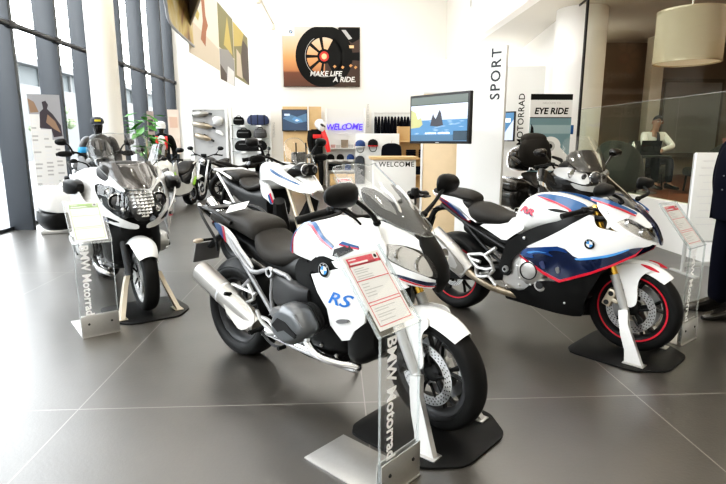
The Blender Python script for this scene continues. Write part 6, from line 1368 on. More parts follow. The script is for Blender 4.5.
    for k in range(12):
        if g0 is None:
            t = thing('hanging_jacket', 'dark jacket hanging in the row on the back clothes rail', 'jacket', (0, 0, 0), 0, 'dark jackets on the clothes rail'); mb = MB()
            mb.loft([[(b, a, c) for c, a, b in q] for q in (ring(2.15, .05, -.025, .025), ring(2.08, .20, -.035, .035), ring(1.9, .23, -.045, .045), ring(1.3, .22, -.045, .045), ring(.75, .2, -.04, .04))], 'navy_cloth', 2, 2); mb.build('cloth', t); mb = MB(); mb.tube([(0, .0, 2.13), (0, 0, 2.22), (0, .02, 2.275), (0, -.01, 2.29)], .006, 'alu', 6, 3); mb.build('hanger', t); g0 = t; t.location = (1.26, Y - .30, 0)
        else: dup(g0, None, (1.26 + .10 * k, Y - .30, 0), random.uniform(-.1, .1))
    # white merchandise wall before the rail
    t = thing('display_stand', 'white merchandise board with two helmets before the clothes rail', 'display', (1.07, 13.6, 0)); mb = MB(); mb.box((0, 0, .8), (1.10, .04, 1.6), 'white_plastic', .004); mb.build('board', t); mb = MB(); mb.box((0, 0, .03), (1.10, .4, .06), 'white_plastic', .004); mb.build('base', t)
    for x, z, m, lb in ((.63, 1.32, 'cap_blue', 'small blue and white half helmet at the left of the merchandise board'), (.95, 1.34, 'black_cloth', 'black open helmet with red trim on the merchandise board')):
        t = thing('half_helmet', lb, 'helmet', (x, 13.48, z)); mb = MB(); mb.lathe([(.12, -.06), (.13, 0), (.12, .06), (.07, .11), (0, .125)], m, (0, 0, 0), 'z', 20); mb.build('shell', t); mb = MB(); mb.lathe([(.131, -.055), (.134, -.045), (.131, -.035)], 'white_plastic' if m == 'cap_blue' else 'red_leather', (0, 0, 0), 'z', 20); mb.build('trim', t); mb = MB(); mb.tube([(-.1, 0, -.05), (-.06, -.05, -.17), (.06, -.05, -.17), (.1, 0, -.05)], .01, 'black_cloth', 6, 3); mb.build('chin_strap', t)
    for x, z0, z1, w, m, lb in ((1.42, .75, 1.36, .26, 'navy_cloth', 'navy jacket hanging on the merchandise board'), (.62, .35, 1.05, .13, 'denim', 'dark grey jeans hanging at the left of the merchandise board')):
        if m == 'denim': mat('denim', (.04, .045, .055), .85)
        t = thing('hanging_garment', lb, 'clothes', (x, 13.50, 0)); mb = MB(); mb.loft([[(a, b, c) for c, a, b in q] for q in (ring(z1, w * .35, -.02, .02), ring(z1 - .07, w * .9, -.04, .04), ring((z0 + z1) / 2, w, -.05, .05), ring(z0, w * .95, -.05, .05))], m, 2, 2); mb.build('cloth', t); mb = MB(); mb.tube([(0, 0, z1 - .01), (0, 0, z1 + .05), (.02, 0, z1 + .07)], .007, 'champagne', 6, 2); mb.build('hanger', t)
    # --- welcome desk
    t = thing('reception_desk', 'white reception desk with a wooden top reading WELCOME', 'desk', (1.19, 10.9, 0)); mb = MB(); mb.box((0, 0, .53), (.84, .56, 1.06), 'white_plastic', .006); mb.build('body', t); mb = MB(); mb.box((-.02, 0, 1.085), (.94, .66, .06), 'wood', .006); mb.build('top', t); mb = MB(); mb.text('WELCOME', .14, 'print_black', lambda u, v: (u + .03, -.282, .96 + v), bold=.0015, spacing=1.08); lab(mb.build('lettering', t), 'black word WELCOME')
    t = thing('side_shelf', 'wooden shelf unit with dark goods behind the big screen', 'shelf', (2.3, 14.5, 0)); mb = MB(); mb.box((0, .15, .9), (1.2, .03, 1.8), 'wood'); [mb.box((x, 0, .9), (.04, .3, 1.8), 'wood', .004) for x in (-.6, .6)]; mb.build('carcass', t)
    for z in (.06, .5, .95, 1.4): mb = MB(); mb.box((0, 0, z), (1.16, .28, .03), 'wood', .003); mb.build('shelf_board', t)
    for i, (x, z) in enumerate(((1.95, .515), (2.3, .515), (2.05, .965), (2.4, .965))):
        t = thing('folded_clothes', 'dark folded clothes on the wooden shelf unit behind the big screen', 'clothes', (x, 14.47, z), 0, 'folded clothes in the wooden shelf unit'); mb = MB(); [mb.box((0, 0, .03 + .055 * k), (.24, .22, .05), 'navy_cloth', .015) for k in range(4)]; mb.build('stack', t)
    # --- sport pylon, wooden pylon, big screen
    a = atan2(-.4, .512); t = thing('sign_pylon', 'tall white pylon sign with vertical SPORT lettering', 'sign', (1.944, 7.2, 0), a); mb = MB(); mb.box((0, .04, 1.317), (.65, .08, 2.634), 'white_plastic', .004); mb.build('panel', t)
    mb = MB(); mb.text('SPORT', .185, 'mull', lambda u, v: (.20 - v, -.002, 2.28 + u), bold=.004, spacing=1.25); lab(mb.build('lettering', t), 'blue grey vertical word SPORT')
    t = thing('display_pylon', 'wood faced pylon with a white frame behind the big screen', 'display', (1.62, 7.75, 0), -.35); mb = MB(); mb.box((0, .03, 1.05), (.70, .05, 2.08), 'pale_wood', .003); mb.build('board', t); mb = MB(); mb.box((-.365, .03, 1.07), (.03, .08, 2.14), 'white_plastic', .003); mb.box((0, .03, 2.125), (.76, .08, .05), 'white_plastic', .003); mb.box((.365, .03, 1.07), (.03, .08, 2.14), 'white_plastic', .003); mb.build('frame', t)
    t = tv('big_screen', 'large flat screen showing sea rocks before the white SPORT pylon', (1.148, 6.0, 1.672), atan2(-.8, .51), .955, .545, 'sea')
    mb = MB(); I = (Matrix.Translation((1.148, 6.0, 1.672)) @ Matrix.Rotation(atan2(-.8, .51), 4, 'Z')).inverted(); q = [tuple(I @ Vector(p)) for p in ((1.50, 7.0, 1.66), (1.62, 7.75, 1.66))]
    mb.tube([(0, .07, 0), (0, .35, 0)] + q, .025, 'dark_grey', 8, 2); mb.build('wall_arm', t)
    # --- right: motorrad sign, small screen, poster
    t = thing('sign_pylon', 'white pylon with vertical NEW MOTORRAD lettering beside the small screen', 'sign', (4.14, 11.7, 0)); mb = MB(); mb.box((0, .04, 1.5), (.82, .08, 3.0), 'white_plastic', .004); mb.build('panel', t)
    mb = MB(); mb.text('NEW MOTORRAD', .19, 'print_black', lambda u, v: (-.07 - v, -.002, 1.62 + u), bold=.002, spacing=1.06); lab(mb.build('lettering', t), 'dark vertical words NEW MOTORRAD'); mb = MB(); mb.box((-.1, -.16, .06), (.62, .30, .12), 'wood', .004); mb.build('plinth', t)
    t = tv('small_screen', 'small dark screen with a blue picture at the white NEW MOTORRAD pylon', (3.64, 11.3, 1.72), -.75, .34, .62, 'blue')
    mb = MB(); I = (Matrix.Translation((3.64, 11.3, 1.72)) @ Matrix.Rotation(-.75, 4, 'Z')).inverted(); mb.tube([(0, .07, 0)] + [tuple(I @ Vector(p)) for p in ((3.82, 11.6, 1.70), (3.9, 11.72, 1.70))], .03, 'dark_grey', 8, 2); mb.build('wall_arm', t)
    t = thing('poster_stand', 'tall EYE RIDE poster with a black top band near the right column', 'poster', (3.80, 9.4, 0)); W = .375; mb = MB(); mb.box((0, .02, 1.12), (.75, .03, 2.22), 'white_plastic', .003); mb.build('board', t)
    mp = lambda u, v, k: (u, .003 - k, v); mb = MB(); quad(mb, mp, -W, 2.13, W, 2.23, 'print_black', 0); quad(mb, mp, -W, 1.83, W, 2.13, 'paper', 0); quad(mb, mp, -W, .05, W, 1.83, 'teal', 0); quad(mb, mp, -W, 1.55, W, 1.70, 'teal2', .0005); quad(mb, mp, -W, 1.82, W, 1.835, 'print_black', .0006)
    poly(mb, mp, [(-.36, 1.45), (-.34, 1.72), (-.30, 1.65), (-.28, 1.5), (-.22, 1.4), (-.36, 1.3)], 'print_black', .001)
    poly(mb, mp, [(-.20 + .0, 1.25)] + [(.02 + .19 * cos(radians(a)), 1.34 + .16 * sin(radians(a))) for a in range(170, -20, -15)] + [(.34, 1.18), (.30, .9), (-.1, .9)], 'paper', .001); poly(mb, mp, [(.02 + .09 * cos(radians(a)), 1.33 + .09 * sin(radians(a))) for a in range(0, 360, 24)], 'print_grey', .0015); poly(mb, mp, [(.02 + .045 * cos(radians(a)), 1.33 + .045 * sin(radians(a))) for a in range(0, 360, 24)], 'print_black', .002)
    lab(mb.build('picture', t, flat=True), 'teal printed picture under a white title band'); mb = MB(); mb.text('WELCOME TO', .05, 'print_grey', lambda u, v: mp(u, v + 2.075, .002)); mb.text('EYE RIDE', .15, 'print_black', lambda u, v: mp(u, v + 1.935, .002), bold=.005, shear=.15); lab(mb.build('lettering', t), 'black title EYE RIDE'); mb = MB(); mb.box((.40, -.01, 1.62), (.05, .02, .16), 'neon', .004) if False else mb.box((.395, -.01, 1.62), (.045, .02, .16), 'blue_decal', .004); mb.build('clip', t); mb = MB(); mb.box((0, .05, .02), (.8, .35, .04), 'alu', .004); mb.build('foot', t)
    # --- notice board at the right edge
    t = thing('whiteboard', 'white notice board on a grey frame at the right edge', 'board', (4.10, 5.45, 0), .06); mb = MB(); mb.box((0, 0, .84), (.66, .03, .94), 'white_plastic', .004); rnd = random.Random(9)
    for k in range(10): z = 1.22 - .075 * k; x0 = -.28 + rnd.uniform(0, .06); x1 = x0 + rnd.uniform(.12, .45); mb.add([(x0, -.0158, z), (x1, -.0158, z), (x1, -.0158, z + .012), (x0, -.0158, z + .012)], [[0, 1, 2, 3]], 'faint_print')
    mb.build('panel', t); mb = MB()
    for x in (-.31, .29): mb.tube([(x, .03, 0), (x, .03, 1.3)], .02, 'silver_paint', 8)
    mb.box((0, .03, .10), (.62, .03, .05), 'silver_paint', .003); mb.box((-.31, 0, .012), (.05, .4, .024), 'silver_paint', .003); mb.box((.29, 0, .012), (.05, .4, .024), 'silver_paint', .003); mb.box((0, .03, .36), (.62, .03, .03), 'silver_paint', .003); mb.build('frame', t)
    # --- by the windows
    t = thing('banner_stand', 'tall printed banner with a rider picture standing before the left window', 'banner', (-4.36, 8.45, 0), .45); mp = lambda u, v, k: (u, -.004 - k, v); mb = MB(); mb.box((0, 0, .03), (.46, .12, .06), 'alu', .01); mb.build('foot', t)
    mb = MB(); mb.box((0, 0, 1.08), (.42, .006, 2.06), 'paper'); poly(mb, mp, [(-.21, 1.82), (-.21, 2.11), (.21, 2.11), (.21, 1.44), (.06, 1.44), (.06, 1.60), (-.08, 1.60), (-.08, 1.82)], 'ban_grey', 0); poly(mb, mp, [(-.19, 1.84), (-.21, 2.05), (-.13, 2.0), (-.08, 1.85)], 'ban_brown', .001); poly(mb, mp, [(-.09, 1.62), (-.07, 1.85), (-.02, 1.9), (-.03, 2.0), (.02, 2.02), (.05, 1.96), (.03, 1.9), (.10, 1.82), (.19, 1.66), (.20, 1.5), (.08, 1.48), (.06, 1.6)], 'ban_dark', .0015); poly(mb, mp, [(0, 1.7), (.03, 1.82), (.12, 1.72), (.18, 1.55), (.1, 1.6)], 'ban_brown', .002)
    for c, top in ((-.15, 1.76), (0, 1.54), (.14, 1.38)):
        z = top
        while z > .15: quad(mb, mp, c - .05, z - .035, c + .05 * rnd.uniform(.2, 1), z - .01, 'print_grey' if rnd.random() < .4 else 'faint_print', .001); z -= .06
    lab(mb.build('sheet', t, flat=True), 'printed rider picture and columns of text')
    mb = MB(); mb.lathe([(0, 0), (.085, 0), (.085, .004), (0, .004)], 'print_navy', (-5.24, 10.75, 1.79), 'x', 24); tag(mb.build('window_sticker'), 'round dark sticker on the window near the cap wearing mannequin', 'sticker')
    for x, y, rz, w, z0, z1, m, lb in ((-4.62, 13.9, .3, .16, 1.1, 2.15, 'ban_brown2', 'narrow brownish poster between the window fins behind the plant'), (-4.55, 15.6, .3, .30, 1.05, 2.28, 'ban_pale', 'pale orange poster on a stand in the far window corner')):
        t = thing('poster_stand', lb, 'poster', (x, y, 0), rz); mb = MB(); mb.box((0, 0, (z0 + z1) / 2), (w, .012, z1 - z0), m); mb.build('sheet', t); mb = MB(); mb.tube([(0, .02, 0), (0, .02, z0 + .2)], .012, 'alu', 6); mb.box((0, .02, .01), (w, .25, .02), 'alu', .003); mb.build('stand', t); mb = MB(); mb.add([(-w * .35, -.008, z1 - .5), (w * .35, -.008, z1 - .5), (w * .35, -.008, z1 - .2), (-w * .35, -.008, z1 - .2)], [[0, 1, 2, 3]], 'ban_pale2' if w > .2 else 'ban_dark'); mb.build('print', t)
    # plant
    t = thing('potted_plant', 'leafy green potted plant beside the window behind the white tourer', 'plant', (-3.98, 11.6, 0)); mb = MB(); mb.lathe([(0, 0), (.17, 0), (.21, .42), (.19, .42), (.185, .38), (0, .38)], 'dark_grey', (0, 0, 0), 'z', 20); mb.build('pot', t); mb = MB(); mb.tube([(0, 0, .3), (.02, 0, .9), (0, .03, 1.5)], [.025, .018], 'wood', 8, 3); mb.build('stem', t); mb = MB(); rnd = random.Random(11)
    for k in range(60):
        a = rnd.uniform(0, 2 * pi); h = rnd.uniform(1.15, 1.95); r = rnd.uniform(.08, .40) * (1 - .35 * abs(h - 1.5)); L = rnd.uniform(.10, .20); c = Vector((r * cos(a), r * sin(a), h)); d = Vector((cos(a), sin(a), rnd.uniform(-.7, .3))).normalized(); s_ = d.cross(Vector((0, 0, 1))).normalized(); u = s_.cross(d)
        mb.add([c - d * L, c + s_ * L * .45 + u * .02, c + s_ * L * .3 + d * L * .5, c + d * L, c - s_ * L * .3 + d * L * .5, c - s_ * L * .45 + u * .02], [[0, 1, 2, 3], [0, 3, 4, 5]], 'leaf')
    for k in range(14): a = rnd.uniform(0, 2 * pi); h = rnd.uniform(1.2, 1.8); mb.tube([(0, 0, h - .2), (.2 * cos(a), .2 * sin(a), h)], .006, 'leaf', 5)
    o = mb.build('foliage', t, flat=True); o['kind'] = 'stuff'
    # hanging picture ribbon
    pic = mat('ribbon_picture', (.5, .4, .2), .6); nt = pic.node_tree; b = nt.nodes['Principled BSDF']; tc = nt.nodes.new('ShaderNodeTexCoord'); n = nt.nodes.new('ShaderNodeTexNoise'); n.inputs['Scale'].default_value = .9; n.inputs['Detail'].default_value = 4; n.inputs['Distortion'].default_value = 1.2; cr = nt.nodes.new('ShaderNodeValToRGB'); e = cr.color_ramp.elements; e[0].position = .34; e[0].color = (.045, .04, .03, 1); e[1].position = .72; e[1].color = (.85, .80, .68, 1)
    for p, c in ((.42, (.26, .13, .05, 1)), (.5, (.55, .40, .12, 1)), (.58, (.62, .52, .30, 1)), (.65, (.74, .66, .5, 1))): q = e.new(p); q.color = c
    nt.links.new(tc.outputs['Object'], n.inputs['Vector']); nt.links.new(n.outputs['Fac'], cr.inputs[0]); nt.links.new(cr.outputs[0], b.inputs['Base Color'])
    def ribbon(name, lb, path, z0, z1, m, back='ribbon_back', th=.02, zs=None):
        t = thing(name, lb, 'banner', (0, 0, 0)); P = catmull(path, 6); k = len(P); mb = MB(); vs = []
        for i, (x, y) in enumerate(P):
            a0, a1 = (z0, z1) if zs is None else (np.interp(i / (k - 1), [0, 1], zs[0]), np.interp(i / (k - 1), [0, 1], zs[1])); vs += [(x, y, a0), (x, y, a1)]
        mb.add(vs, [[2 * i, 2 * i + 2, 2 * i + 3, 2 * i + 1] for i in range(k - 1)], m); mb.build('picture_sheet', t)
        mb = MB(); mb.tube([(x, y, vs[2 * i][2]) for i, (x, y) in enumerate(P)], .022, 'ribbon_back', 6); mb.tube([(x, y, vs[2 * i + 1][2]) for i, (x, y) in enumerate(P)], .022, 'ribbon_back', 6); mb.build('edge_bar', t); MB().tube([(P[0][0], P[0][1], vs[1][2]), (P[0][0], P[0][1], 6.5)], .006, 'alu', 6).build('suspension_wire', t); MB().tube([(P[-1][0], P[-1][1], vs[-1][2]), (P[-1][0], P[-1][1], 6.5)], .006, 'alu', 6).build('suspension_wire', t); return t
    mat('ribbon_back', (.42, .42, .43), .5); mat('ribbon_dark', (.16, .16, .165), .5); mat('panel_cream', (.80, .72, .60), .6)
    ribbon('hanging_banner', 'curved golden picture banner hanging at the top left', [(-1.90, 6.5), (-2.10, 7.2), (-2.38, 8.4), (-2.50, 10.1)], 3.1, 4.7, 'ribbon_picture', zs=((3.12, 3.08), (4.8, 4.5)))
    ribbon('hanging_banner', 'dark grey curled banner hanging before the golden banner', [(-1.25, 6.6), (-1.60, 7.6), (-2.0, 8.7), (-2.62, 10.2)], 3.4, 4.7, 'ribbon_dark', zs=((4.1, 3.36), (4.8, 4.4)))
    def pic_panel(lb, y0, y1, z0, z1, cols, x=-2.54):
        t = thing('hanging_picture', lb, 'picture', (x, 0, 0)); mp = lambda u, v, k: (.006 + k, u, v); mb = MB(); mb.box((0, (y0 + y1) / 2, (z0 + z1) / 2), (.01, y1 - y0, z1 - z0), 'panel_cream'); mb.build('sheet', t); mb = MB()
        for pts, m in cols: poly(mb, mp, [(y0 + (y1 - y0) * u, z0 + (z1 - z0) * v) for u, v in pts], m, .001 * (1 + cols.index((pts, m))))
        mb.build('print', t, flat=True); [MB().tube([(0, y, z1), (0, y, 6.5)], .005, 'alu', 5).build('suspension_wire', t) for y in (y0 + .05, y1 - .05)]
    mat('pp_red', (.36, .13, .06), .6); mat('pp_gold', (.55, .42, .12), .6); mat('pp_olive', (.22, .20, .09), .6); mat('pp_grey', (.30, .29, .28), .6); mat('pp_dark', (.07, .05, .04), .6); mat('pp_beige', (.66, .56, .42), .6)
    pic_panel('cream hanging picture with a red brown figure beside the curved banner', 9.9, 12.4, 2.95, 4.45, [([(0, 0), (1, 0), (1, .3), (0, .4)], 'pp_beige'), ([(.35, .25), (.45, .5), (.42, .9), (.52, .95), (.55, .6), (.62, .5), (.55, .4), (.5, .2)], 'pp_red'), ([(.0, .55), (.3, .45), (.35, .55), (.0, .8)], 'pp_gold')])
    pic_panel('olive and grey hanging picture, lowest and middle of the row', 12.45, 14.2, 2.78, 4.4, [([(0, .42), (1, .42), (1, 1), (0, 1)], 'pp_olive'), ([(.3, .5), (.6, .95), (.8, .6), (.9, .45)], 'pp_gold'), ([(0, .05), (1, 0), (1, .4), (.6, .48), (0, .4)], 'pp_grey'), ([(.4, .0), (.95, .0), (.95, .22), (.5, .24)], 'paper'), ([(0, 0), (.4, 0), (.4, .12), (0, .2)], 'pp_dark')])
    pic_panel('brown and gold hanging picture, farthest of the row', 14.25, 16.55, 3.03, 4.37, [([(0, 0), (1, 0), (1, 1), (0, 1)], 'pp_olive'), ([(0, .55), (.5, .7), (.7, 1), (0, 1)], 'pp_gold'), ([(.5, .1), (1, 0), (1, .8), (.6, .85), (.45, .5)], 'pp_dark'), ([(.1, .05), (.5, .05), (.4, .5), (.15, .55)], 'pp_beige')])
    # track rail and lamps
    t = thing('track_light_rail', 'thin ceiling track rail with spot lamps above the hall', 'light', (-1.74, 0, 4.72)); mb = MB(); mb.box((0, 11.5, 0), (.035, 10, .03), 'champagne'); mb.build('rail', t); [MB().tube([(0, y, 0), (0, y, 1.78)], .005, 'alu', 5).build('suspension_wire', t) for y in (7, 11, 16)]
    for y in (10.6, 13.2, 16.2): mb = MB(); mb.lathe([(0, .0), (.04, 0), (.055, -.14), (.05, -.14), (.0, -.12)], 'champagne', (.0, y, -.03), 'z', 12); mb.build('spot_lamp', t)
    for x, y in ((5.6, 9.4), (6.8, 7.0), (7.6, 10.5)):
        mb = MB(); mb.lathe([(0, -.004), (.07, -.004), (.09, -.01), (.09, 0)], 'lamp_glow', (x, y, 3.9), 'z', 20); tag(mb.build('downlight'), 'round recessed ceiling light in the office ceiling', 'light', 'office ceiling downlights')
    # drum lamp
    t = thing('pendant_lamp', 'large pleated drum pendant lamp behind the office glass', 'lamp', (5.24, 8.0, 2.56)); mb = MB(); N = 96
    pts = [(.445 + .006 * (i % 2)) for i in range(N)]; vs = []
    for i in range(N):
        a = 2 * pi * i / N
        for r, z in ((pts[i], 0), (pts[i], .74), (pts[i] - .006, .74), (pts[i] - .006, 0)): vs.append((r * cos(a), r * sin(a), z))
    mb.add(vs, [[4 * i + k, 4 * ((i + 1) % N) + k, 4 * ((i + 1) % N) + (k + 1) % 4, 4 * i + (k + 1) % 4] for i in range(N) for k in range(4)], 'shade'); lab(mb.build('lamp_shade', t), 'pale pleated fabric shade'); mb = MB(); mb.lathe([(.44, .0), (.455, .0), (.455, .03), (.44, .03)], 'champagne', (0, 0, 0), 'z', 48, closed=True); mb.lathe([(.44, .71), (.455, .71), (.455, .74), (.44, .74)], 'champagne', (0, 0, 0), 'z', 48, closed=True); mb.build('rim', t)
    mb = MB(); mb.lathe([(0, .02), (.43, .02), (.43, .028), (0, .028)], 'diffuser', (0, 0, 0), 'z', 40); mb.build('diffuser', t); mb = MB(); mb.tube([(0, 0, .4), (0, 0, 1.34)], .012, 'alu', 8); mb.build('rod', t); mb = MB()
    for k in range(4): mb.ball((-.1 + .07 * k, -.12, .36 + .04 * k), .05, 'lamp_glow', 10, 8)
    mb.build('bulb', t)
    # office furniture
    t = thing('cafe_table', 'round table with a grey pedestal behind the office glass', 'table', (5.40, 9.15, .52)); mb = MB(); mb.lathe([(0, .62), (.42, .62), (.43, .64), (.43, .655), (0, .66)], 'dark_grey', (0, 0, 0), 'z', 32); mb.build('top', t); mb = MB(); mb.tube([(0, 0, .02), (0, 0, .62)], .045, 'alu', 12); mb.build('pedestal', t); mb = MB(); mb.lathe([(0, 0), (.26, 0), (.26, .012), (0, .02)], 'alu', (0, 0, 0), 'z', 24); mb.build('base', t)
    t = thing('laptop', 'black open laptop on the round office table', 'laptop', (5.42, 9.12, 1.18)); mb = MB(); mb.box((0, 0, .011), (.36, .25, .018), 'satin_black', .004); mb.build('base', t); mb = MB(); mb.box((0, 0, 0), (.36, .012, .25), 'satin_black', .004, T=Matrix.Translation((0, -.14, .13)) @ Matrix.Rotation(.25, 4, 'X')); mb.build('lid', t)
    t = thing('water_bottle', 'small clear bottle with a pale label left of the laptop', 'bottle', (5.15, 9.05, 1.18)); mb = MB(); mb.lathe([(0, 0), (.04, 0), (.042, .03), (.042, .16), (.018, .21), (.018, .24), (0, .24)], 'lens', (0, 0, 0), 'z', 16); mb.build('body', t); mb = MB(); mb.lathe([(.0435, .05), (.0435, .13)], 'paper', (0, 0, 0), 'z', 16); mb.build('bottle_label', t)
    def armchair(x, y, rz, lb):
        t = thing('armchair', lb, 'chair', (x, y, .52), rz); mb = MB(); mb.box((0, 0, .36), (.60, .58, .16), 'chair_cloth', .06, seg=3); mb.build('seat', t); mb = MB(); secs = []
        for i in range(13):
            a = pi * .95 + pi * 1.1 * i / 12; r = .36; h = .42 + .44 * sin(pi * i / 12) ** .7; c, s_ = cos(a), sin(a); secs.append([(c * (r + d), -s_ * (r + d) * 1.0, z) for d, z in ((-.05, .12), (.05, .12), (.06, h * .7 + .02), (.03, h + .02), (-.02, h + .02), (-.05, h * .7 + .02))])
        mb.loft(secs, 'chair_cloth', 2, 2); mb.build('backrest', t)
        for sx in (-1, 1):
            for sy in (-1, 1): mb = MB(); mb.tube([(sx * .24, sy * .24, 0), (sx * .22, sy * .22, .3)], [.014, .02], 'satin_black', 8); mb.build('leg', t)
    armchair(4.92, 9.05, pi * .75, 'grey tub armchair at the left of the office table'); armchair(6.55, 9.15, -1.9, 'dark tub armchair at the right of the office table'); armchair(6.0, 10.1, 0, 'dark tub armchair the man with the laptop sits in'); armchair(7.4, 9.6, -2.4, 'dark tub armchair farthest right in the office')
# ------------------------------------------------------------------ people and mannequins
def skin(nodes, edges, root, m, sub=2):
    """one continuous surface grown over a skeleton: nodes {name: ((x,y,z), r or (rx,ry))}"""
    ks = list(nodes); me = bpy.data.meshes.new('s'); me.from_pydata([nodes[k][0] for k in ks], [(ks.index(a), ks.index(b)) for a, b in edges], [])
    o = bpy.data.objects.new('s', me); COL.objects.link(o); md = o.modifiers.new('k', 'SKIN'); md.use_smooth_shade = True
    if not me.skin_vertices: me.skin_vertices.new()
    lay = me.skin_vertices[0].data
    for i, k in enumerate(ks):
        r = nodes[k][1]; lay[i].radius = (r, r) if not isinstance(r, tuple) else r; lay[i].use_root = (k == root)
    sm = o.modifiers.new('u', 'SUBSURF'); sm.levels = sub; sm.render_levels = sub
    bpy.context.view_layer.update(); ev = o.evaluated_get(bpy.context.evaluated_depsgraph_get()); em = ev.to_mesh()
    mb = MB(); mb.add([tuple(v.co) for v in em.vertices], [list(p.vertices) for p in em.polygons], m); ev.to_mesh_clear(); bpy.data.objects.remove(o); bpy.data.meshes.remove(me)
    return mb

def hand_nodes(n, e, wrist, side, w, d, up, curl=.5):
    """palm and five fingers rooted at the wrist; d points along the fingers, up is the back of the hand"""
    w = Vector(w); d = Vector(d).normalized(); up = (Vector(up) - d * Vector(up).dot(d)).normalized(); s = d.cross(up) * side
    n[wrist + '_palm'] = (tuple(w + d * .05), (.030, .016)); e.append((wrist, wrist + '_palm'))
    for k, (off, L) in enumerate(((.030, .075), (.010, .085), (-.010, .080), (-.028, .062))):
        a = w + d * .088 + s * off; b = a + (d * (1 - .3 * curl) - up * .5 * curl).normalized() * L * .55; c = b + (d * (1 - curl) - up * curl).normalized() * L * .45
        for j, p, r in (('a', a, .010), ('b', b, .0085), ('c', c, .007)): n['%s_f%d%s' % (wrist, k, j)] = (tuple(p), r)
        e += [(wrist + '_palm', '%s_f%da' % (wrist, k)), ('%s_f%da' % (wrist, k), '%s_f%db' % (wrist, k)), ('%s_f%db' % (wrist, k), '%s_f%dc' % (wrist, k))]
    a = w + d * .035 + s * .038; b = a + (d * .8 + s * .5 - up * .3).normalized() * .035; c = b + (d - up * .3).normalized() * .028
    for j, p, r in (('ta', a, .012), ('tb', b, .010), ('tc', c, .008)): n[wrist + '_' + j] = (tuple(p), r)
    e += [(wrist + '_palm', wrist + '_ta'), (wrist + '_ta', wrist + '_tb'), (wrist + '_tb', wrist + '_tc')]

def figure(t, J, m_body, hands=True, face=True, ground=0.0):
    """J: joint positions. builds the continuous body with head, hands and feet"""
    n = {}; e = []
    r = dict(pelvis=(.135, .105), waist=(.125, .095), chest=(.145, .105), neck=.052, headlow=(.062, .072), head=(.078, .094), headtop=(.055, .065))
    for k in ('pelvis', 'waist', 'chest', 'neck', 'headlow', 'head', 'headtop'): n[k] = (J[k], r[k])
    e += [('pelvis', 'waist'), ('waist', 'chest'), ('chest', 'neck'), ('neck', 'headlow'), ('headlow', 'head'), ('head', 'headtop')]
    for s in ('l', 'r'):
        for k, q in (('sho', .062), ('elb', .042), ('wri', .028), ('hip', .09), ('kne', .056), ('ank', .036), ('toe', .022)): n[k + s] = (J[k + s], q)
        e += [('chest', 'sho' + s), ('sho' + s, 'elb' + s), ('elb' + s, 'wri' + s), ('pelvis', 'hip' + s), ('hip' + s, 'kne' + s), ('kne' + s, 'ank' + s), ('ank' + s, 'toe' + s)]
        if hands:
            d = Vector(J['wri' + s]) - Vector(J['elb' + s]); hand_nodes(n, e, 'wri' + s, 1 if s == 'l' else -1, J['wri' + s], J.get('hd' + s, d), J.get('hu' + s, (0, -1, .2)), J.get('curl', .5))
    return skin(n, e, 'pelvis', m_body).build('body', t, 80)

def face_parts(t, head, fwd, skinm='skin', hair='hair', style='short'):
    """eyes, nose, mouth, ears and hair on a head centred at head, looking along fwd"""
    f = Vector(fwd).normalized(); s = Vector((-f.y, f.x, 0)).normalized(); u = s.cross(f) * -1
    if u.z < 0: u = -u
    M = Matrix(((f.x, s.x, u.x, head[0]), (f.y, s.y, u.y, head[1]), (f.z, s.z, u.z, head[2]), (0, 0, 0, 1)))
    mb = MB(); mb.loft([[(x + .0, y, z) for z, x, y in q] for q in (ring(.03, .010, .080, .098, 2), ring(.0, .013, .082, .108, 2), ring(-.022, .019, .080, .112, 2), ring(-.032, .014, .078, .098, 2))], skinm, 2, 2, T=M); mb.build('nose', t)
    for sd in (-1, 1):
        mb = MB(); mb.ball((.083, sd * .032, .022), (.010, .016, .009), 'white_plastic', 10, 6, T=M); mb.ball((.091, sd * .032, .022), (.004, .007, .007), 'hair', 8, 6, T=M); mb.build('eye', t)
        mb = MB(); mb.tube([(.086, sd * .015, .042), (.089, sd * .033, .047), (.080, sd * .050, .042)], .004, hair, 6, 2, T=M); mb.build('eyebrow', t)
        mb = MB(); mb.loft([[(x, y, z) for y, x, z in q] for q in (ring(sd * .074, .014, -.03, .03, 2), ring(sd * .084, .020, -.036, .036, 2), ring(sd * .090, .014, -.028, .03, 2))], skinm, 2, 2, T=M @ Matrix.Translation((-.005, 0, .0))); mb.build('ear', t)
    mb = MB(); mb.tube([(.080, -.024, -.052), (.089, 0, -.050), (.080, .024, -.052)], .006, 'lip', 6, 3, T=M); mb.build('mouth', t)
    mb = MB(); vs = []; rows = 8; cols = 24
    for i in range(rows + 1):
        for j in range(cols):
            a = 2 * pi * j / cols; front = cos(a); lo = .035 + .05 * max(0, front) if style == 'short' else .0; lo = lo if front > -.2 else -.05
            z = .118 - (.118 - lo) * (i / rows) ** 1.6; rr = sqrt(max(0, 1 - ((z - .01) / .112) ** 2)) if z > .01 else 1
            vs.append((.094 * rr * cos(a) - .004, .083 * rr * sin(a), z))
    mb.add(vs, [[i * cols + j, i * cols + (j + 1) % cols, (i + 1) * cols + (j + 1) % cols, (i + 1) * cols + j] for i in range(rows) for j in range(cols)], hair, T=M); mb.build('hair', t)

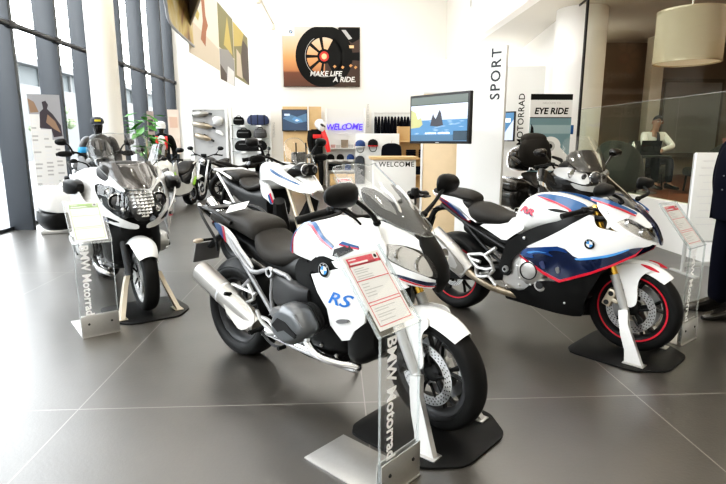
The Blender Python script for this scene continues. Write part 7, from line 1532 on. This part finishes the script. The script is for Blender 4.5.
def coat(t, name, J, rings, m, er=.068, sr=.085, cr=.052):
    """jacket: lofted trunk with skinned sleeves; rings of (z, x, half depth, half width)"""
    mb = MB(); mb.loft([[(x + d * math.copysign(abs(cos(a)) ** .8, cos(a)), w * math.copysign(abs(sin(a)) ** .8, sin(a)), z) for a in [2 * pi * i / 16 for i in range(16)]] for z, x, d, w in rings], m, 3, 1)
    for s in 'lr':
        S, E, Wv = (Vector(J[k + s]) for k in ('sho', 'elb', 'wri')); c = Vector((S.x, S.y * .55, S.z - .02))
        q = skin({'c': (tuple(c), sr), 's': (tuple(S), sr), 'e': (tuple(E), er), 'w': (tuple(E.lerp(Wv, .92)), cr)}, [('c', 's'), ('s', 'e'), ('e', 'w')], 'c', m); o = len(mb.v); mb.v += q.v; mb.f += [[i + o for i in f] for f in q.f]; mb.m += q.m
    return mb.build(name, t, 80)

def garment(t, name, nodes, edges, root, m): return skin(nodes, edges, root, m).build(name, t, 80)

def people():
    mat('lip', (.33, .14, .12), .6); mat('tie', (.008, .01, .02), .6); mat('mannequin', (.014, .013, .013), .25, 0, .4); mat('jacket_grey', (.10, .10, .095), .5, bump=.3, bscale=150); mat('capm', (.02, .022, .03), .7)
    # --- man in a white shirt behind the glass
    x, y, fz = 5.95, 9.86, .56
    t = thing('person', 'man in a white shirt and dark tie seated at the laptop behind the glass', 'person', (x, y, fz), 0)
    J = dict(pelvis=(0, .0, .50), waist=(0, -.02, .68), chest=(0, -.06, .90), neck=(-.005, -.09, 1.06), headlow=(-.01, -.125, 1.14), head=(-.01, -.14, 1.215), headtop=(-.01, -.135, 1.28))
    for s, sd in (('l', 1), ('r', -1)):
        J.update({'sho' + s: (sd * .19, -.05, .965), 'elb' + s: (sd * .27, -.24, .76), 'wri' + s: (sd * .14 - .26, -.48, .69), 'hip' + s: (sd * .09, -.02, .50), 'kne' + s: (sd * .14, -.40, .52), 'ank' + s: (sd * .13, -.44, .10), 'toe' + s: (sd * .15, -.58, .04), 'hd' + s: (-.3 - sd * .2, -1, -.05), 'hu' + s: (0, 0, 1)})
    J['curl'] = .35; figure(t, J, 'skin')
    n = dict(pelvis=((0, 0, .52), (.155, .125)), waist=(J['waist'], (.158, .125)), chest=(J['chest'], (.165, .125)), col=((0, -.085, 1.02), .066)); e = [('pelvis', 'waist'), ('waist', 'chest'), ('chest', 'col')]
    for s in 'lr':
        E = Vector(J['elb' + s]); Wv = Vector(J['wri' + s]); n.update({'sho' + s: (J['sho' + s], .075), 'elb' + s: (J['elb' + s], .058), 'cuf' + s: (tuple(E.lerp(Wv, .88)), .042)}); e += [('chest', 'sho' + s), ('sho' + s, 'elb' + s), ('elb' + s, 'cuf' + s)]
    garment(t, 'shirt', n, e, 'pelvis', 'shirt')
    n = dict(pelvis=((0, 0, .50), (.16, .13))); e = []
    for s in 'lr': n.update({'hip' + s: (J['hip' + s], .108), 'kne' + s: (J['kne' + s], .078), 'ank' + s: (J['ank' + s], .062)}); e += [('pelvis', 'hip' + s), ('hip' + s, 'kne' + s), ('kne' + s, 'ank' + s)]
    garment(t, 'trousers', n, e, 'pelvis', 'suit')
    for sd in (-1, 1): mb = MB(); mb.loft([[(a, b, c) for b, a, c in q] for q in (ring(-.36, .03, 0, .10, yc=sd * .13), ring(-.44, .046, 0, .11, yc=sd * .135), ring(-.56, .05, 0, .07, yc=sd * .148), ring(-.68, .035, 0, .05, yc=sd * .155))], 'black_paint', 2, 2); mb.build('shoe', t)
    mb = MB(); mb.tube([(0, -.165, 1.02), (0, -.20, .98), (0, -.215, .85), (0, -.205, .70)], [.022, .026, .036, .042], 'tie', 8, 3, flat=.3); mb.build('tie', t)
    face_parts(t, (-.01, -.145, 1.205), (-.05, -1, -.25))
    # --- visitor in a dark suit at the right edge
    t = thing('person', 'visitor in a dark navy suit standing at the right edge of the picture', 'person', (3.27, 4.10, 0), pi)
    J = dict(pelvis=(0, 0, .95), waist=(.0, 0, 1.10), chest=(.01, 0, 1.30), neck=(.01, 0, 1.47), headlow=(.03, 0, 1.56), head=(.035, 0, 1.64), headtop=(.03, 0, 1.71))
    for s, sd in (('l', 1), ('r', -1)):
        J.update({'sho' + s: (.0, sd * .19, 1.40), 'elb' + s: (.01, sd * .25, 1.12), 'wri' + s: (-.02, sd * .25, .88), 'hip' + s: (.0, sd * .09, .92), 'kne' + s: (.03, sd * .10, .50), 'ank' + s: (.0, sd * .11, .10), 'toe' + s: (.15, sd * .12, .04), 'hu' + s: (0, sd, 0)})
    figure(t, J, 'skin')
    j = coat(t, 'suit_jacket', J, [(.80, .0, .155, .20), (.85, .005, .16, .205), (1.0, .015, .165, .195), (1.12, .025, .165, .18), (1.28, .02, .145, .20), (1.38, .01, .12, .195), (1.44, .005, .085, .13), (1.48, .005, .065, .075)], 'suit')
    mb = MB()
    for z in (1.16, 1.05): mb.ball((.187, .02, z), .007, 'mid_grey', 8, 5)
    mb.build('button', j)
    n = dict(pelvis=((0, 0, .92), (.15, .12))); e = []
    for s in 'lr': n.update({'hip' + s: (J['hip' + s], .105), 'kne' + s: (J['kne' + s], .082), 'ank' + s: ((J['ank' + s][0], J['ank' + s][1], .045), .085)}); e += [('pelvis', 'hip' + s), ('hip' + s, 'kne' + s), ('kne' + s, 'ank' + s)]
    garment(t, 'trousers', n, e, 'pelvis', 'suit')
    for sd in (-1, 1): mb = MB(); mb.loft([ring(-.09, .035, 0, .11, yc=sd * .11), ring(-.02, .055, 0, .15, yc=sd * .11), ring(.08, .055, 0, .115, yc=sd * .115), ring(.16, .052, 0, .085, yc=sd * .12), ring(.25, .045, 0, .06, yc=sd * .125), ring(.30, .02, .005, .035, yc=sd * .13)], 'black_paint', 2, 2); mb.build('shoe', t)
    face_parts(t, (.04, 0, 1.63), (1, 0, 0))
    # --- mannequins in riding gear
    def mannequin(lb, loc, rz, jacket, arms, pants, cap, trim=None, h=0.0):
        t = thing('mannequin', lb, 'mannequin', (*loc, 0), rz); mb = MB(); mb.lathe([(0, 0), (.22, 0), (.22, .02 + h), (0, .025 + h)], 'white_plastic', (0, 0, 0), 'z', 24); mb.build('base', t)
        J = dict(pelvis=(0, 0, .97), waist=(0, 0, 1.12), chest=(0, 0, 1.34), neck=(0, 0, 1.51), headlow=(.02, 0, 1.60), head=(.02, 0, 1.68), headtop=(.015, 0, 1.75))
        for s, sd in (('l', 1), ('r', -1)):
            J.update({'sho' + s: (0, sd * .20, 1.44), 'elb' + s: (-.02, sd * .27, 1.15), 'wri' + s: (.08, sd * .26, .93), 'hip' + s: (0, sd * .09, .94), 'kne' + s: (.02, sd * .11, .52), 'ank' + s: (0, sd * .12, .11), 'toe' + s: (.14, sd * .13, .06), 'hu' + s: (0, sd, 0)})
        if h: J = {k: ((v[0], v[1], v[2] + h) if isinstance(v, tuple) and not k.startswith('hu') else v) for k, v in J.items()}
        figure(t, J, 'mannequin')
        j = coat(t, 'riding_jacket', J, [(.86 + h, .0, .12, .175), (.92 + h, .0, .125, .18), (1.12 + h, .0, .12, .165), (1.32 + h, .0, .13, .20), (1.42 + h, .0, .12, .20), (1.49 + h, .0, .09, .14), (1.53 + h, .0, .07, .08)], jacket, .072, .095)
        n = dict(pelvis=((0, 0, .95 + h), (.155, .125))); e = []
        for s in 'lr': n.update({'hip' + s: (J['hip' + s], .11), 'kne' + s: (J['kne' + s], .085), 'ank' + s: (J['ank' + s], .07)}); e += [('pelvis', 'hip' + s), ('hip' + s, 'kne' + s), ('kne' + s, 'ank' + s)]
        garment(t, 'riding_trousers', n, e, 'pelvis', pants)
        for sd in (-1, 1):
            mb = MB(); mb.loft([ring(-.09, .03, .02 + h, .15 + h, yc=sd * .12), ring(-.02, .05, .02 + h, .2 + h, yc=sd * .12), ring(.12, .05, .02 + h, .10 + h, yc=sd * .128), ring(.24, .04, .02 + h, .07 + h, yc=sd * .135)], 'black_cloth', 2, 2); mb.build('boot', t)
            if trim and (trim != 'sky_blue' or sd < 0):
                mb = MB(); p = Vector(J['sho' + ('l' if sd > 0 else 'r')]); mb.loft([[(a, b, c) for c, a, b in q] for q in (ring(p.z - .11, .07, p.y + sd * .025 - .08, p.y + sd * .025 + .08), ring(p.z - .16, .088, p.y + sd * .035 - .088, p.y + sd * .035 + .088), ring(p.z - .20, .075, p.y + sd * .045 - .075, p.y + sd * .045 + .075))], trim, 2, 2); mb.build('shoulder_patch', j)
        z = 1.70 + h
        if cap == 'cap':
            mb = MB(); mb.lathe([(.098, 0), (.102, .03), (.09, .08), (.05, .105), (0, .11)], 'capm', (.015, 0, z), 'z', 24); mb.panel([(.07, -.07), (.16, -.06), (.185, 0), (.16, .06), (.07, .07)], lambda a, b: z + .012 - 1.5 * b * b - .25 * (a - .07), 'capm', .008, 'z', step=.02); c = mb.build('cap', t); mb = MB(); mb.box((.112, 0, z + .045), (.02, .09, .03), 'yellow', .006); mb.build('cap_badge', c)
        else:
            mb = MB(); mb.lathe([(.10, -.06), (.106, .0), (.095, .07), (.05, .10), (0, .105)], 'white_plastic', (.0, 0, z), 'z', 24); mb.build('cap', t)
        return t
    mannequin('black mannequin in a grey riding jacket and dark cap behind the white tourer', (-3.84, 9.0), -1.1, 'leather', None, 'black_cloth', 'cap', 'sky_blue')
    m = mannequin('black mannequin in a red and black suit with a white cap by the far windows', (-4.0, 12.7), -1.3, 'black_cloth', None, 'black_cloth', 'white', None, .06)
    mb = MB(); mb.loft([ring(.10, .07, 1.36, 1.54, 2.5), ring(.155, .09, 1.34, 1.52, 2.5), ring(.158, .05, 1.38, 1.48, 2.5)], 'white_plastic', 2, 2); mb.build('chest_panel', m)
    for sd in (-1, 1): mb = MB(); mb.tube([(.115, sd * .10, 1.52), (.165, sd * .10, 1.40), (.155, sd * .085, 1.22)], [.03, .035, .025], 'red_leather', 8, 3, flat=.6); mb.build('red_stripe', m)
# ------------------------------------------------------------------ camera
def camera():
    f, H, vx, vy = 530.0, 1.44, 335.0, 140.0
    d = Vector(((vx - 363) / f, -(vy - 242) / f, 1)).normalized()          # world +Y seen from the camera
    up = Vector((0, d.z, -d.y)).normalized(); rt = d.cross(up)
    if rt.x < 0: rt = -rt
    R = Matrix(((rt.x, d.x, up.x), (rt.y, d.y, up.y), (rt.z, d.z, up.z)))  # world -> (right, up, forward)
    r, u, fw = R[0], R[1], R[2]
    c = bpy.data.cameras.new('camera'); c.sensor_width = 36; c.lens = f / 726 * 36; c.clip_start = .05; c.clip_end = 300
    o = bpy.data.objects.new('camera', c); COL.objects.link(o)
    M = Matrix(((r[0], u[0], -fw[0], 0), (r[1], u[1], -fw[1], 0), (r[2], u[2], -fw[2], H), (0, 0, 0, 1)))
    o.matrix_world = M; SC.camera = o
# ------------------------------------------------------------------ put everything together
room(); furnish(); people()
bike_rs(); bike_rr(); bike_rt()
bike_gs((-.66, 5.62, -.85), 'white adventure motorcycle with clear screen standing behind the RS lettered motorcycle', 'white_paint', 'white_paint')
bike_gs((-3.36, 7.62, -.95), 'dark grey adventure motorcycle mostly hidden behind the white tourer at the windows', 'mid_grey', 'dark_grey', False)
bike_k((3.14, 7.3, -1.50))
bike_naked((-3.10, 13.7, -1.8), 'small dark roadster facing forward before the grey exhaust board', 'dark_grey', 'silver_white')
bike_naked((-2.05, 13.2, .4), 'black roadster seen from behind before the luggage board', 'black_paint', 'black_paint')
scooter((-3.42, 11.4, -1.75))
wheel_chock('black wheel stand with silver arms under the RS motorcycle front wheel', POSE_RS, .7635)
wheel_chock('black wheel stand with beige arms under the white tourer front wheel', POSE_RT, .7425, arm='champagne')
wheel_chock('black wheel stand with silver arms under the red rimmed RR front wheel', POSE_RR, .719)
price_stand('clear price stand with a red card in front of the RS motorcycle', (.254, 1.992), radians(45), 'print_red')
price_stand('clear price stand with a green card in front of the white tourer', (-1.772, 3.89), radians(35), 'print_green')
price_stand('clear price stand with a red card beside the RR motorcycle at the right', (2.54, 3.526), radians(35), 'print_red')
price_stand('clear price stand with a red card behind the RS motorcycle, before the shelves', (.22, 6.4), radians(35), 'print_red')
lights(); camera()
